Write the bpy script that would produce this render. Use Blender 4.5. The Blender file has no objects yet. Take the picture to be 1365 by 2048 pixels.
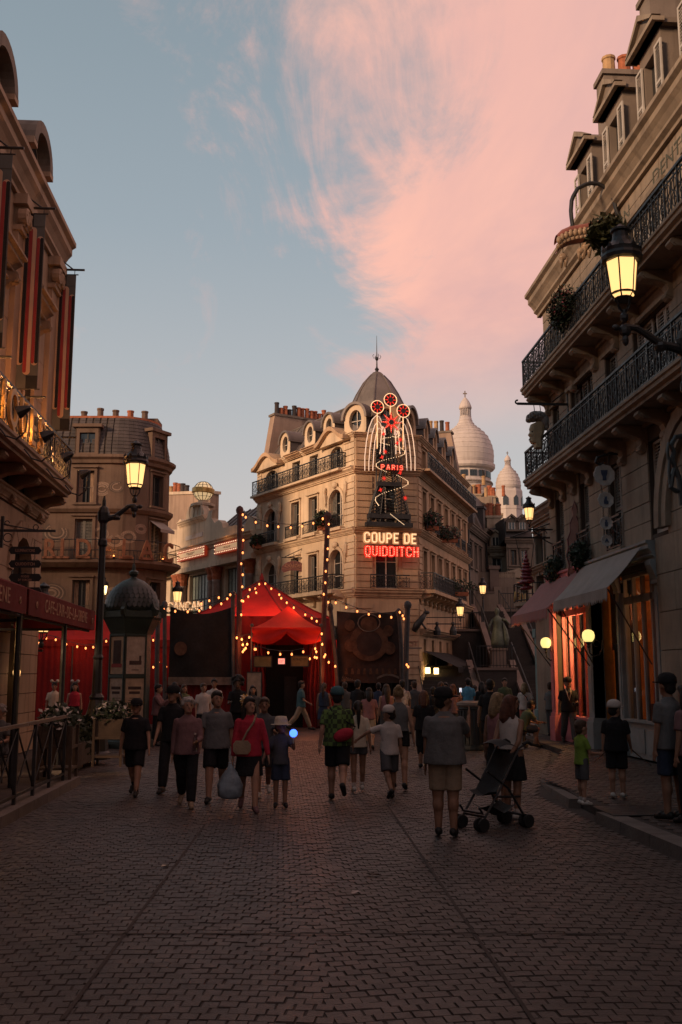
import bpy, math, random
from math import sin, cos, pi, radians, sqrt, atan2
from mathutils import Matrix, Vector
random.seed(7)
SC = bpy.context.scene
COL = SC.collection
# ------------------------------------------------------------------ camera
TH, PS, EYE, FPX = radians(9.24), radians(3.5), 2.0, 1991.0
cam = bpy.data.cameras.new('camera'); camo = bpy.data.objects.new('camera', cam); COL.objects.link(camo)
cam.sensor_fit = 'VERTICAL'; cam.sensor_height = 36; cam.lens = 35; cam.clip_end = 3000; cam.clip_start = .05
camo.location = (0, 0, EYE); camo.rotation_euler = (radians(90) + TH, 0, -PS)
SC.camera = camo
# ------------------------------------------------------------------ sky and sun
SUN_EL, SUN_AZ = radians(15), radians(236)      # azimuth clockwise from +Y: low sun behind and to the left
world = bpy.data.worlds.new('World'); SC.world = world; world.use_nodes = True
world.cycles.sampling_method = 'MANUAL'; world.cycles.sample_map_resolution = 512
def build_world():
    nt = world.node_tree; N = nt.nodes; L = nt.links; N.clear()
    out = N.new('ShaderNodeOutputWorld'); bg = N.new('ShaderNodeBackground')
    sky = N.new('ShaderNodeTexSky'); sky.sky_type = 'NISHITA'; sky.sun_disc = False
    sky.sun_elevation = radians(3.5); sky.sun_rotation = SUN_AZ; sky.air_density = 1.2; sky.dust_density = 2.5; sky.ozone_density = 1.5
    tc = N.new('ShaderNodeTexCoord'); sep = N.new('ShaderNodeSeparateXYZ'); L.new(tc.outputs['Generated'], sep.inputs[0])
    def m(op, a, b=None, c=None, clamp=False):
        n = N.new('ShaderNodeMath'); n.operation = op; n.use_clamp = clamp
        for i, x in enumerate((a, b, c)):
            if x is None: continue
            if isinstance(x, (int, float)): n.inputs[i].default_value = x
            else: L.new(x, n.inputs[i])
        return n.outputs[0]
    def mix(f, a, b):
        n = N.new('ShaderNodeMix'); n.data_type = 'RGBA'
        for i, x in ((0, f), (6, a), (7, b)):
            if isinstance(x, tuple): n.inputs[i].default_value = (*x, 1)
            elif isinstance(x, (int, float)): n.inputs[i].default_value = x
            else: L.new(x, n.inputs[i])
        return n.outputs[2]
    X, Y, Z = sep.outputs
    zc = m('MAXIMUM', Z, 0.0)
    hz = N.new('ShaderNodeValToRGB'); L.new(zc, hz.inputs[0]); r = hz.color_ramp
    r.elements[0].position = 0; r.elements[0].color = (.62, .53, .50, 1)
    r.elements[1].position = .75; r.elements[1].color = (.20, .255, .30, 1)
    for p, c in ((.14, (.57, .535, .525)), (.26, (.46, .475, .495)), (.42, (.325, .38, .425)), (.55, (.265, .325, .37))):
        e = r.elements.new(p); e.color = (*c, 1)
    nis = N.new('ShaderNodeMix'); nis.data_type = 'RGBA'; nis.blend_type = 'MULTIPLY'; nis.inputs[0].default_value = 1
    L.new(sky.outputs[0], nis.inputs[6]); nis.inputs[7].default_value = (.10, .10, .10, 1)
    clear = mix(.12, hz.outputs[0], nis.outputs[2])
    # clouds lie on a flat layer: project the direction onto it so that they shrink towards the horizon
    dz = m('ADD', zc, .12)
    cx, cy = m('DIVIDE', X, dz), m('DIVIDE', Y, dz)
    cv = N.new('ShaderNodeCombineXYZ'); L.new(cx, cv.inputs[0]); L.new(cy, cv.inputs[1])
    def noise(scale, det, rough, dist=0, loc=(0, 0, 0), st=(1, 1, 1), rot=0):
        mp = N.new('ShaderNodeMapping'); mp.inputs['Location'].default_value = loc; mp.inputs['Scale'].default_value = st; mp.inputs['Rotation'].default_value = (0, 0, rot)
        L.new(cv.outputs[0], mp.inputs[0])
        n = N.new('ShaderNodeTexNoise'); n.inputs['Scale'].default_value = scale; n.inputs['Detail'].default_value = det
        n.inputs['Roughness'].default_value = rough; n.inputs['Distortion'].default_value = dist
        L.new(mp.outputs[0], n.inputs['Vector']); return n.outputs[0]
    big = noise(1.1, 9, .62, .6, (3.1, 1.7, 0), (1, .75, 1), .5)
    wisp = noise(3.4, 10, .68, 1.4, (1, 9, 0), (1.0, .45, 1), -.7)
    tone = noise(1.7, 6, .6, .4, (7, 2, 0), (1, .6, 1), .3)
    # the bank: everything to the right of a line over the street
    bank = m('MULTIPLY_ADD', cx, 1.9, m('MULTIPLY_ADD', cy, -.03, .02))
    bank = m('MINIMUM', m('MAXIMUM', bank, -.9), .85)
    d = m('ADD', bank, m('MULTIPLY_ADD', big, 2.0, -1.0))
    d = m('ADD', d, m('MULTIPLY_ADD', wisp, 1.25, -.63))
    mr = N.new('ShaderNodeMapRange'); mr.interpolation_type = 'SMOOTHSTEP'; L.new(d, mr.inputs[0]); mr.inputs[1].default_value = -.12; mr.inputs[2].default_value = .42
    low = N.new('ShaderNodeMapRange'); low.interpolation_type = 'SMOOTHSTEP'; L.new(Z, low.inputs[0]); low.inputs[1].default_value = .20; low.inputs[2].default_value = .36
    cov = m('MULTIPLY', mr.outputs[0], low.outputs[0])
    w2 = N.new('ShaderNodeMapRange'); L.new(wisp, w2.inputs[0]); w2.inputs[1].default_value = .56; w2.inputs[2].default_value = .8; w2.inputs[4].default_value = .35
    cov = m('MAXIMUM', cov, m('MULTIPLY', w2.outputs[0], low.outputs[0]))
    cov = m('MULTIPLY', cov, .94)
    tr = N.new('ShaderNodeMapRange'); L.new(tone, tr.inputs[0]); tr.inputs[1].default_value = .35; tr.inputs[2].default_value = .68
    ccol = mix(tr.outputs[0], (.66, .385, .36), (.96, .50, .38))
    col = mix(cov, clear, ccol)
    gnd = m('LESS_THAN', Z, -.02)
    col = mix(gnd, col, (.05, .045, .045))
    L.new(col, bg.inputs[0]); bg.inputs[1].default_value = 1.15
    L.new(bg.outputs[0], out.inputs[0])
build_world()
sl = bpy.data.lights.new('sun', 'SUN'); sl.energy = 4.1; sl.angle = radians(12); sl.color = (1, .62, .36)
so = bpy.data.objects.new('sun', sl); COL.objects.link(so)
so.rotation_euler = Vector((-sin(SUN_AZ) * cos(SUN_EL), -cos(SUN_AZ) * cos(SUN_EL), -sin(SUN_EL))).to_track_quat('-Z', 'Y').to_euler()
VS = SC.view_settings; VS.view_transform = 'Standard'; VS.look = 'None'; VS.exposure = 0; VS.gamma = 1
SC.cycles.use_denoising = True; SC.cycles.max_bounces = 6; SC.cycles.diffuse_bounces = 3; SC.cycles.glossy_bounces = 3
SC.cycles.transparent_max_bounces = 12; SC.cycles.sample_clamp_indirect = 4; SC.cycles.caustics_reflective = False; SC.cycles.caustics_refractive = False
# ------------------------------------------------------------------ projection helpers: photograph pixel + a real depth -> point in the place
def cw(xc, yc): return (xc * cos(PS) + yc * sin(PS), -xc * sin(PS) + yc * cos(PS))
def ray(u, v):
    a, b = (u - 682.5) / FPX, (1024 - v) / FPX
    x, y = cw(a, cos(TH) - b * sin(TH)); return Vector((x, y, sin(TH) + b * cos(TH)))
def aX(u, v, x): d = ray(u, v); t = x / d.x; return Vector((x, t * d.y, EYE + t * d.z))
def aZ(u, v, z=0.): d = ray(u, v); t = (z - EYE) / d.z; return Vector((t * d.x, t * d.y, z))
def aD(u, v, yc):                       # at forward distance yc
    a, b = (u - 682.5) / FPX, (1024 - v) / FPX; t = yc / (cos(TH) - b * sin(TH))
    x, y = cw(a * t, yc); return Vector((x, y, EYE + t * (sin(TH) + b * cos(TH))))
def aP(u, v, p, n):                     # on the upright plane through p with normal n
    d = ray(u, v); o = Vector((0, 0, EYE)); t = (Vector(p) - o).dot(n) / d.dot(n); return o + d * t
def zat(v, yc): return aD(682, v, yc).z
# ------------------------------------------------------------------ mesh helpers
class B:
    def __init__(s, M=None): s.v = []; s.f = []; s.M = M
    def add(s, vs, fs, M=None):
        o = len(s.v); s.v += [tuple(M @ Vector(p)) if M else tuple(p) for p in vs]; s.f += [tuple(i + o for i in f) for f in fs]; return s
    def box(s, x0, x1, y0, y1, z0, z1, M=None):
        return s.add([(x0, y0, z0), (x1, y0, z0), (x1, y1, z0), (x0, y1, z0), (x0, y0, z1), (x1, y0, z1), (x1, y1, z1), (x0, y1, z1)],
                     [(0, 3, 2, 1), (4, 5, 6, 7), (0, 1, 5, 4), (1, 2, 6, 5), (2, 3, 7, 6), (3, 0, 4, 7)], M)
    def ext(s, poly, d0, d1, ax='y', M=None):       # 2-D outline extruded: ax y -> (x,z), x -> (y,z), z -> (x,y)
        n = len(poly)
        g = {'y': lambda a, b, d: (a, d, b), 'x': lambda a, b, d: (d, a, b), 'z': lambda a, b, d: (a, b, d)}[ax]
        vs = [g(a, b, d0) for a, b in poly] + [g(a, b, d1) for a, b in poly]
        return s.add(vs, [tuple(range(n)), tuple(range(2 * n - 1, n - 1, -1))] + [(i, i + n, (i + 1) % n + n, (i + 1) % n) for i in range(n)], M)
    def rings(s, rr, cap=True, closed=False, M=None):
        n = len(rr[0]); vs = [p for r in rr for p in r]; fs = []; k = len(rr)
        for j in range(k if closed else k - 1):
            a, b = j * n, ((j + 1) % k) * n
            fs += [(a + i, a + (i + 1) % n, b + (i + 1) % n, b + i) for i in range(n)]
        if cap and not closed: fs += [tuple(range(n - 1, -1, -1)), tuple(range((k - 1) * n, k * n))]
        return s.add(vs, fs, M)
    def tube(s, pts, r, n=6, closed=False, M=None):
        P = [Vector(p) for p in pts]; k = len(P); rr = []; up = None
        for i in range(k):
            if closed: t = P[(i + 1) % k] - P[i - 1]
            else: t = P[min(i + 1, k - 1)] - P[max(i - 1, 0)]
            if t.length < 1e-9: t = Vector((0, 0, 1))
            t.normalize()
            if up is None: up = Vector((0, 0, 1)) if abs(t.z) < .9 else Vector((1, 0, 0))
            a = t.cross(up)
            if a.length < 1e-5: a = t.orthogonal()
            a.normalize(); b = a.cross(t); up = b
            R = r[i] if isinstance(r, (list, tuple)) else r
            rr.append([tuple(P[i] + (a * cos(2 * pi * q / n) + b * sin(2 * pi * q / n)) * R) for q in range(n)])
        return s.rings(rr, True, closed, M)
    def lathe(s, prof, n=14, c=(0, 0, 0), sx=1, sy=1, M=None, ph=0, a1=2 * pi):
        rr = [[(c[0] + r * sx * cos(ph + a1 * q / n), c[1] + r * sy * sin(ph + a1 * q / n), c[2] + z) for q in range(n)] for r, z in prof]
        return s.rings(rr, True, False, M)
    def ball(s, c, r, n=10, k=6, M=None):
        r = r if isinstance(r, (tuple, list)) else (r, r, r)
        rr = [[(c[0] + r[0] * sin(pi * (j + .5 * (j == 0) * .3) / k) * cos(2 * pi * q / n) if 0 < j < k else c[0] + r[0] * .05 * cos(2 * pi * q / n),
                c[1] + r[1] * sin(pi * j / k) * sin(2 * pi * q / n) if 0 < j < k else c[1] + r[1] * .05 * sin(2 * pi * q / n),
                c[2] - r[2] * cos(pi * j / k)) for q in range(n)] for j in range(k + 1)]
        return s.rings(rr, True, False, M)
    def grid(s, fn, nu, nv, M=None):
        vs = [fn(i / nu, j / nv) for j in range(nv + 1) for i in range(nu + 1)]; w = nu + 1
        return s.add(vs, [(j * w + i, j * w + i + 1, (j + 1) * w + i + 1, (j + 1) * w + i) for j in range(nv) for i in range(nu)], M)
    def mesh(s, name, mat=None, smooth=False):
        me = bpy.data.meshes.new(name); vs = s.v
        if s.M: vs = [tuple(s.M @ Vector(p)) for p in vs]
        me.from_pydata(vs, [], s.f); me.update()
        if smooth: me.shade_smooth()
        if mat: me.materials.append(MT(mat))
        return me
    def build(s, name, mat, par=None, smooth=False, loc=None, rz=0, kind=None):
        o = bpy.data.objects.new(name, s.mesh(name, mat, smooth)); return link(o, par, loc, rz, kind)
def link(o, par=None, loc=None, rz=0, kind=None):
    COL.objects.link(o); o.parent = par
    if loc is not None: o.location = loc
    if rz: o.rotation_euler.z = rz
    if kind: o['kind'] = kind
    return o
def inst(me, name, par, M=None, loc=None, scale=None, rz=0):     # another object that shares a mesh
    o = bpy.data.objects.new(name, me); COL.objects.link(o); o.parent = par
    if M is not None: o.matrix_local = M
    if loc is not None: o.location = loc
    if rz: o.rotation_euler.z = rz
    if scale is not None: o.scale = scale
    return o
def thing(name, label, cat, loc=(0, 0, 0), rz=0, group=None):
    o = bpy.data.objects.new(name, None); COL.objects.link(o); o.location = loc; o.rotation_euler.z = rz; o.empty_display_size = .2
    return tag(o, label, cat, group)
def tag(o, label, cat, group=None):
    o['label'] = label; o['category'] = cat
    if group: o['group'] = group
    return o
def frame(o, ax):                       # local frame of a facade: x along it, y into the house, z up
    x = Vector((ax[0], ax[1], 0)).normalized(); return Matrix(((x.x, -x.y, 0, o[0]), (x.y, x.x, 0, o[1]), (0, 0, 1, o[2] if len(o) > 2 else 0), (0, 0, 0, 1)))
def TR(x, y, z): return Matrix.Translation((x, y, z))
def RZ(a): return Matrix.Rotation(a, 4, 'Z')
def RX(a): return Matrix.Rotation(a, 4, 'X')
def RY(a): return Matrix.Rotation(a, 4, 'Y')
UNIT = {}
def unit_box(mat):
    if mat not in UNIT: UNIT[mat] = B().box(0, 1, 0, 1, 0, 1).mesh('stone', mat)
    return UNIT[mat]
def block(name, mat, par, x0, x1, y0, y1, z0, z1, M=None):
    m = TR(x0, y0, z0) @ Matrix.Diagonal((x1 - x0, y1 - y0, z1 - z0, 1)); return inst(unit_box(mat), name, par, (M @ m) if M else m)
# ------------------------------------------------------------------ materials
MATS = {}; SPEC = {}
def mdef(name, col, **k): SPEC[name] = (col, k)
def MT(name):
    if name not in MATS:
        c, k = SPEC[name]; MATS[name] = mk(name, c, **k)
    return MATS[name]
def mk(name, col, rough=.8, var=.18, scale=1.5, fine=14., bump=.25, bscale=40., metal=0, emit=None, es=1., spec=.35, streak=0., sheen=0, alt=None, trans=0, alpha=None, island=0, stripe=None, checks=None, thin=0):
    m = bpy.data.materials.new(name); m.use_nodes = True; nt = m.node_tree; N = nt.nodes; L = nt.links; bs = N['Principled BSDF']
    bs.inputs['Roughness'].default_value = rough; bs.inputs['Metallic'].default_value = metal; bs.inputs['Specular IOR Level'].default_value = spec
    if sheen: bs.inputs['Sheen Weight'].default_value = sheen
    ge = N.new('ShaderNodeNewGeometry')
    def noi(s, det=4, ro=.55, st=None):
        n = N.new('ShaderNodeTexNoise'); n.inputs['Scale'].default_value = s; n.inputs['Detail'].default_value = det; n.inputs['Roughness'].default_value = ro
        if st:
            mp = N.new('ShaderNodeMapping'); mp.inputs['Scale'].default_value = st; L.new(ge.outputs['Position'], mp.inputs[0]); L.new(mp.outputs[0], n.inputs['Vector'])
        else: L.new(ge.outputs['Position'], n.inputs['Vector'])
        return n.outputs[0]
    def mix(f, a, b, mode='MIX'):
        n = N.new('ShaderNodeMix'); n.data_type = 'RGBA'; n.blend_type = mode
        for i, x in ((0, f), (6, a), (7, b)):
            if isinstance(x, tuple): n.inputs[i].default_value = (*x[:3], 1)
            elif isinstance(x, (int, float)): n.inputs[i].default_value = x
            else: L.new(x, n.inputs[i])
        return n.outputs[2]
    def rng(x, a, b, lo=0., hi=1.):
        n = N.new('ShaderNodeMapRange'); L.new(x, n.inputs[0])
        for i, q in ((1, a), (2, b), (3, lo), (4, hi)): n.inputs[i].default_value = q
        return n.outputs[0]
    lo = tuple(c * (1 - var) for c in col); hi = tuple(min(1, c * (1 + var)) for c in col)
    c = mix(rng(noi(scale), .3, .7), alt or lo, hi)
    c = mix(rng(noi(fine, 3), .25, .75, 0, .5 * min(1, var * 3)), c, lo)
    if island:                           # every stone its own tone
        c = mix(rng(ge.outputs['Random Per Island'], 0, 1, 0, island), c, tuple(q * .35 for q in col))
    if stripe:                           # woven stripes along local x
        c2, w = stripe; tc = N.new('ShaderNodeTexCoord'); wv = N.new('ShaderNodeTexWave'); wv.inputs['Scale'].default_value = w; wv.inputs['Distortion'].default_value = 0
        L.new(tc.outputs['Object'], wv.inputs[0]); c = mix(rng(wv.outputs[1], .45, .55), c, c2)
    if checks:
        c2, w = checks; tc = N.new('ShaderNodeTexCoord'); ck = N.new('ShaderNodeTexChecker'); ck.inputs['Scale'].default_value = w
        L.new(tc.outputs['Object'], ck.inputs[0]); c = mix(ck.outputs[1], c, c2)
    if streak:                           # soot washed down the wall
        c = mix(rng(noi(1.3, 5, .6, (2.2, 2.2, .16)), .5, .72, 0, streak), c, (col[0] * .28, col[1] * .25, col[2] * .24))
    L.new(c, bs.inputs['Base Color'])
    if bump:
        bp = N.new('ShaderNodeBump'); bp.inputs['Strength'].default_value = bump; bp.inputs['Distance'].default_value = .02
        L.new(noi(bscale, 4, .6), bp.inputs['Height']); L.new(bp.outputs[0], bs.inputs['Normal'])
        if var > .05: L.new(rng(noi(fine * .7), .3, .7, max(.05, rough - .1), min(1, rough + .08)), bs.inputs['Roughness'])
    if emit: bs.inputs['Emission Color'].default_value = (*emit, 1); bs.inputs['Emission Strength'].default_value = es
    if trans: bs.inputs['Transmission Weight'].default_value = trans
    if thin:                             # cloth that lets light through
        o = N['Material Output']; tl = N.new('ShaderNodeBsdfTranslucent'); L.new(c, tl.inputs[0]); ms = N.new('ShaderNodeMixShader'); ms.inputs[0].default_value = thin
        L.new(bs.outputs[0], ms.inputs[1]); L.new(tl.outputs[0], ms.inputs[2]); L.new(ms.outputs[0], o.inputs[0])
    if alpha is not None:                # clear pane: mostly see-through, mirror at grazing angles
        o = N['Material Output']; tp = N.new('ShaderNodeBsdfTransparent'); tp.inputs[0].default_value = (*col, 1); gl = N.new('ShaderNodeBsdfGlossy'); gl.inputs['Roughness'].default_value = .03
        fr = N.new('ShaderNodeFresnel'); fr.inputs[0].default_value = 1.5; ad = N.new('ShaderNodeMath'); ad.operation = 'MULTIPLY_ADD'; L.new(fr.outputs[0], ad.inputs[0]); ad.inputs[1].default_value = 1.; ad.inputs[2].default_value = alpha
        ms = N.new('ShaderNodeMixShader'); L.new(ad.outputs[0], ms.inputs[0]); L.new(tp.outputs[0], ms.inputs[1]); L.new(gl.outputs[0], ms.inputs[2]); L.new(ms.outputs[0], o.inputs[0])
    return m
# ------------------------------------------------------------------ colours
mdef('sett', (.086, .067, .061), rough=.47, streak=.6, var=.5, scale=.45, fine=9, bump=.5, bscale=60, island=.6, alt=(.04, .029, .026))
mdef('mortar', (.052, .041, .037), rough=.9, var=.3, bump=.4)
mdef('kerb', (.13, .11, .10), rough=.75, var=.3, scale=2, bump=.5, bscale=25)
mdef('stone_r', (.275, .225, .175), rough=.85, var=.22, scale=.9, bump=.35, bscale=30, streak=.6, alt=(.18, .145, .115))
mdef('stone_l', (.36, .25, .175), rough=.85, var=.2, scale=.8, bump=.35, bscale=30, streak=.5)
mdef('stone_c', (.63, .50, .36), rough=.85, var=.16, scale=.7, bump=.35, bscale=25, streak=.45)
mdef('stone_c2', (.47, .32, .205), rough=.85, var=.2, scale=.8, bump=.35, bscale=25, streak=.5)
mdef('stone_d', (.19, .155, .13), rough=.9, var=.22, scale=.8, bump=.4, streak=.6)
mdef('stone_b', (.33, .235, .18), rough=.88, var=.22, scale=.7, bump=.35, streak=.55)
mdef('plaster', (.37, .29, .215), rough=.9, var=.2, scale=.6, bump=.25, streak=.55)
mdef('plaster_d', (.22, .17, .135), rough=.9, var=.25, scale=.6, bump=.25, streak=.6)
mdef('white_stone', (.5, .45, .43), rough=.8, var=.12, scale=.5, fine=5, bump=.3, bscale=12, streak=.25)
mdef('joint', (.07, .055, .045), rough=.95, bump=.2)
mdef('zinc', (.17, .145, .135), rough=.55, var=.25, scale=.8, bump=.15, metal=.25, streak=.4)
mdef('slate', (.085, .07, .068), rough=.65, var=.3, scale=2, bump=.4, island=.45)
mdef('iron', (.014, .014, .016), rough=.5, var=.3, bump=.2, spec=.5)
mdef('iron_g', (.03, .036, .04), rough=.45, var=.3, bump=.2, spec=.5)
mdef('pane', (.02, .024, .028), rough=.08, var=.3, scale=1.2, bump=.03, bscale=3, spec=.7)
mdef('pane_lit', (.2, .1, .03), rough=.3, var=.5, bump=0, emit=(1, .42, .1), es=.5)
mdef('frame_w', (.52, .46, .40), rough=.6, var=.12, bump=.1)
mdef('frame_d', (.05, .05, .052), rough=.6, var=.2, bump=.1)
mdef('shutter_w', (.44, .41, .375), rough=.6, var=.15, scale=3, bump=.15)
mdef('shutter_g', (.17, .16, .145), rough=.7, var=.2, scale=3, bump=.15)
mdef('curtain', (.3, .2, .14), rough=.9, var=.25, scale=5)
mdef('terracotta', (.36, .12, .06), rough=.85, var=.3, scale=6, bump=.3)
mdef('pot_pale', (.42, .27, .14), rough=.85, var=.25, scale=6, bump=.3)
mdef('pot_dark', (.05, .04, .04), rough=.85, var=.3, scale=6, bump=.3)
mdef('leaf', (.035, .05, .024), rough=.6, var=.5, scale=9, bump=.2, island=.6)
mdef('leaf_y', (.085, .085, .03), rough=.6, var=.4, scale=9, bump=.2, island=.6)
mdef('flower_r', (.28, .05, .06), rough=.6, var=.4, scale=20, island=.4)
mdef('flower_w', (.62, .56, .50), rough=.6, var=.2, scale=20, island=.3)
mdef('lamp_glass', (.9, .6, .25), rough=.3, var=.0, bump=0, emit=(1, .56, .20), es=1.6)
mdef('lamp_hot', (1, .8, .4), rough=.3, var=0, bump=0, emit=(1, .72, .3), es=4)
mdef('globe_glass', (.9, .8, .4), rough=.3, var=0, bump=0, emit=(1, .80, .26), es=1.15)
mdef('bulb', (1, .7, .35), rough=.3, var=0, bump=0, emit=(1, .27, .07), es=2.9)
mdef('bulb_w', (1, .85, .6), rough=.3, var=0, bump=0, emit=(1, .68, .40), es=1.05)
mdef('gold', (.55, .33, .10), rough=.4, var=.25, metal=.6, scale=5, bump=.15)
mdef('wood', (.07, .045, .03), rough=.65, var=.35, scale=4, bump=.3)
mdef('black', (.012, .012, .013), rough=.6, var=.3, bump=.2)
mdef('glass', (.86, .84, .82), alpha=.02)

# ------------------------------------------------------------------ ground
st = B().box(-700, 700, -700, 700, -.6, -.011).build('street', 'mortar', kind='structure')
def sett_mesh():
    b = B(); a, t = .0675, .0635
    return b.add([(-a, -a, -.012), (a, -a, -.012), (a, a, -.012), (-a, a, -.012), (-t, -t, 0), (t, -t, 0), (t, t, 0), (-t, t, 0)],
                 [(4, 5, 6, 7), (0, 1, 5, 4), (1, 2, 6, 5), (2, 3, 7, 6), (3, 0, 4, 7)])
def lay_setts():
    R = random.Random(3); W = 3.0; SZ = .115; pos = []
    for lane in range(-2, 3):
        x0 = lane * W + .35
        for k in range(30, 275):
            n = 26
            for i in range(n):
                t = ((i + .5 + .5 * (k % 2)) / n) % 1; x = x0 + t * W; y = k * SZ * 1.0 + .17 * sin(pi * t)
                if y < 4.6 or y > 31: continue
                if x < -3.75 and y < 19.4: continue
                if x > 4.32 + max(0, y - 17) * .3: continue
                pos.append((x + R.uniform(-.006, .006), y + R.uniform(-.006, .006), R.uniform(-.006, .003), atan2(.17 * pi * cos(pi * t), W) * .9 + R.uniform(-.03, .03), R.uniform(.76, .86), R.uniform(.76, .85)))
    vis = []
    for p in pos:
        fy = p[0] * sin(PS) + p[1] * cos(PS); fx = p[0] * cos(PS) - p[1] * sin(PS)
        if abs(fx) > fy * .36 + .2: continue
        vis.append((fy, p))
    vis.sort(key=lambda q: q[0])
    near = [q for q in vis if q[0] > 5.75][:300]; ns = set(id(q[1]) for q in near)
    sm = sett_mesh(); me = sm.mesh('sett', 'sett')
    for d, p in near:
        inst(me, 'sett', st, TR(p[0], p[1], p[2]) @ RZ(p[3]) @ Matrix.Diagonal((p[4], p[5], 1, 1)))
    b = B()
    for d, p in vis:
        if id(p) in ns: continue
        b.add(sm.v, sm.f, TR(p[0], p[1], p[2]) @ RZ(p[3]) @ Matrix.Diagonal((p[4], p[5], 1, 1)))
    b.build('sett_paving', 'sett', st, kind='stuff')
lay_setts()
B().add([(-80, 30.9, -.004), (80, 30.9, -.004), (80, 160, -.004), (-80, 160, -.004)], [(0, 1, 2, 3)]).build('plaza_ground', 'sett', kind='structure')
for a, c in (((125, 2040), (410, 1650)), ((1070, 2047), (775, 1610)), ((150, 1868), (1250, 1868))):      # joints between the paving fields
    p, q = aZ(*a), aZ(*c); d = (q - p).normalized(); n = Vector((-d.y, d.x, 0)) * .014
    B().add([p - n + Vector((0, 0, .005)), p + n + Vector((0, 0, .005)), q + n + Vector((0, 0, .005)), q - n + Vector((0, 0, .005))], [(0, 1, 2, 3)]).build('expansion_joint', 'mortar', st)
# right-hand pavement with its kerb stones
KR = [(4.42, -20), (4.40, 4), (4.38, 11.0), (4.33, 13.9), (4.40, 15.4), (4.62, 17.2), (4.85, 18.8), (5.3, 20.5), (6.1, 22.6), (6.9, 25.0)]
pv = B().ext([(x + .2, y) for x, y in KR] + [(7.4, 31), (9.5, 31), (9.5, -20)], -.05, .12, 'z').build('pavement', 'mortar', kind='structure')
def kh(y): return .135 if y < 15 else .135 * max(.12, 1 - (y - 15) / 5)
def kerbs():
    pts = []
    for (x0, y0), (x1, y1) in zip(KR, KR[1:]):
        n = max(1, int(abs(y1 - y0) / .9)); pts += [(x0 + (x1 - x0) * i / n, y0 + (y1 - y0) * i / n) for i in range(n)]
    for p, q in zip(pts, pts[1:]):
        if q[1] < 6.0: continue
        g = .012; b = B(); z0, z1 = kh(p[1]), kh(q[1])
        if 13.6 < p[1] < 14.2: continue            # the drain mouth
        b.add([(p[0], p[1] + g, -.05), (p[0] + .3, p[1] + g, -.05), (q[0] + .3, q[1] - g, -.05), (q[0], q[1] - g, -.05),
               (p[0] + .02, p[1] + g, z0), (p[0] + .3, p[1] + g, z0), (q[0] + .3, q[1] - g, z1), (q[0] + .02, q[1] - g, z1)],
              [(0, 3, 2, 1), (4, 5, 6, 7), (0, 1, 5, 4), (1, 2, 6, 5), (2, 3, 7, 6), (3, 0, 4, 7)]).build('kerb_stone', 'kerb', pv)
kerbs()
B().box(4.45, 5.5, 13.45, 14.4, .136, .146).build('drain_cover', 'iron', pv)
def pave_right():
    R = random.Random(5); b = B(); sm = sett_mesh()
    for j in range(70, 222):
        for i in range(34):
            x = 4.82 + i * .135 + (j % 2) * .06; y = j * .135
            if y > 18 and x < 4.85 + (y - 18.5) * .34: continue
            if x > 8.6 or (x > 7.9 and y < 25) : continue
            fy = x * sin(PS) + y * cos(PS); fx = x * cos(PS) - y * sin(PS)
            if fx > fy * .36: continue
            if 4.4 < x < 5.55 and 13.4 < y < 14.45: continue
            b.add(sm.v, sm.f, TR(x, y, .135 + R.uniform(-.005, .003)) @ RZ(R.uniform(-.05, .05)) @ Matrix.Diagonal((.93, .93, 1, 1)))
    b.build('sett_paving', 'sett', pv, kind='stuff')
pave_right()
# left terrace of the cafe
tr_ = B().box(-9, -3.98, -20, 19.0, -.05, .14).build('terrace', 'mortar', kind='structure')
for i in range(16):
    y = 5 + i * .88
    block('kerb_stone', 'kerb', tr_, -3.97, -3.62, y, y + .865, -.05, .15)
B().box(-6.3, -4.6, 19.3, 30, -.05, .12).build('pavement_left', 'mortar', kind='structure')
block('kerb_stone', 'kerb', tr_, -4.6, -4.25, 20.4, 22.6, -.05, .14)

# ------------------------------------------------------------------ facade kit
def wall(b, x0, x1, z0, z1, holes, y=0., dep=.28, M=None):      # wall sheet with real openings and their reveals
    xs = sorted({x0, x1, *[h[0] for h in holes], *[h[1] for h in holes]}); zs = sorted({z0, z1, *[h[2] for h in holes], *[h[3] for h in holes]})
    xs = [x for x in xs if x0 <= x <= x1]; zs = [z for z in zs if z0 <= z <= z1]
    for a, c in zip(xs, xs[1:]):
        for e, g in zip(zs, zs[1:]):
            mx, mz = (a + c) / 2, (e + g) / 2
            if any(h[0] < mx < h[1] and h[2] < mz < h[3] for h in holes): continue
            b.add([(a, y, e), (c, y, e), (c, y, g), (a, y, g)], [(0, 1, 2, 3)], M)
    for h in holes:
        a, c, e, g = h[:4]; d = y + dep
        b.add([(a, y, e), (a, d, e), (a, d, g), (a, y, g)], [(0, 1, 2, 3)], M); b.add([(c, y, e), (c, y, g), (c, d, g), (c, d, e)], [(0, 1, 2, 3)], M)
        b.add([(a, y, g), (a, d, g), (c, d, g), (c, y, g)], [(0, 1, 2, 3)], M); b.add([(a, y, e), (c, y, e), (c, d, e), (a, d, e)], [(0, 1, 2, 3)], M)
def arch_top(b, x0, x1, zt, rise, y0, y1, M=None, n=10):          # fills the corners above a round-headed opening
    cx, w = (x0 + x1) / 2, (x1 - x0) / 2
    for sgn in (-1, 1):
        pts = [(cx + sgn * w, zt), (cx, zt)] + [(cx + sgn * w * sin(pi / 2 * i / n), zt - rise + rise * cos(pi / 2 * i / n)) for i in range(n + 1)][1:]
        if sgn > 0: pts = pts[::-1]
        b.ext(pts, y0, y1, 'y', M)
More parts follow.
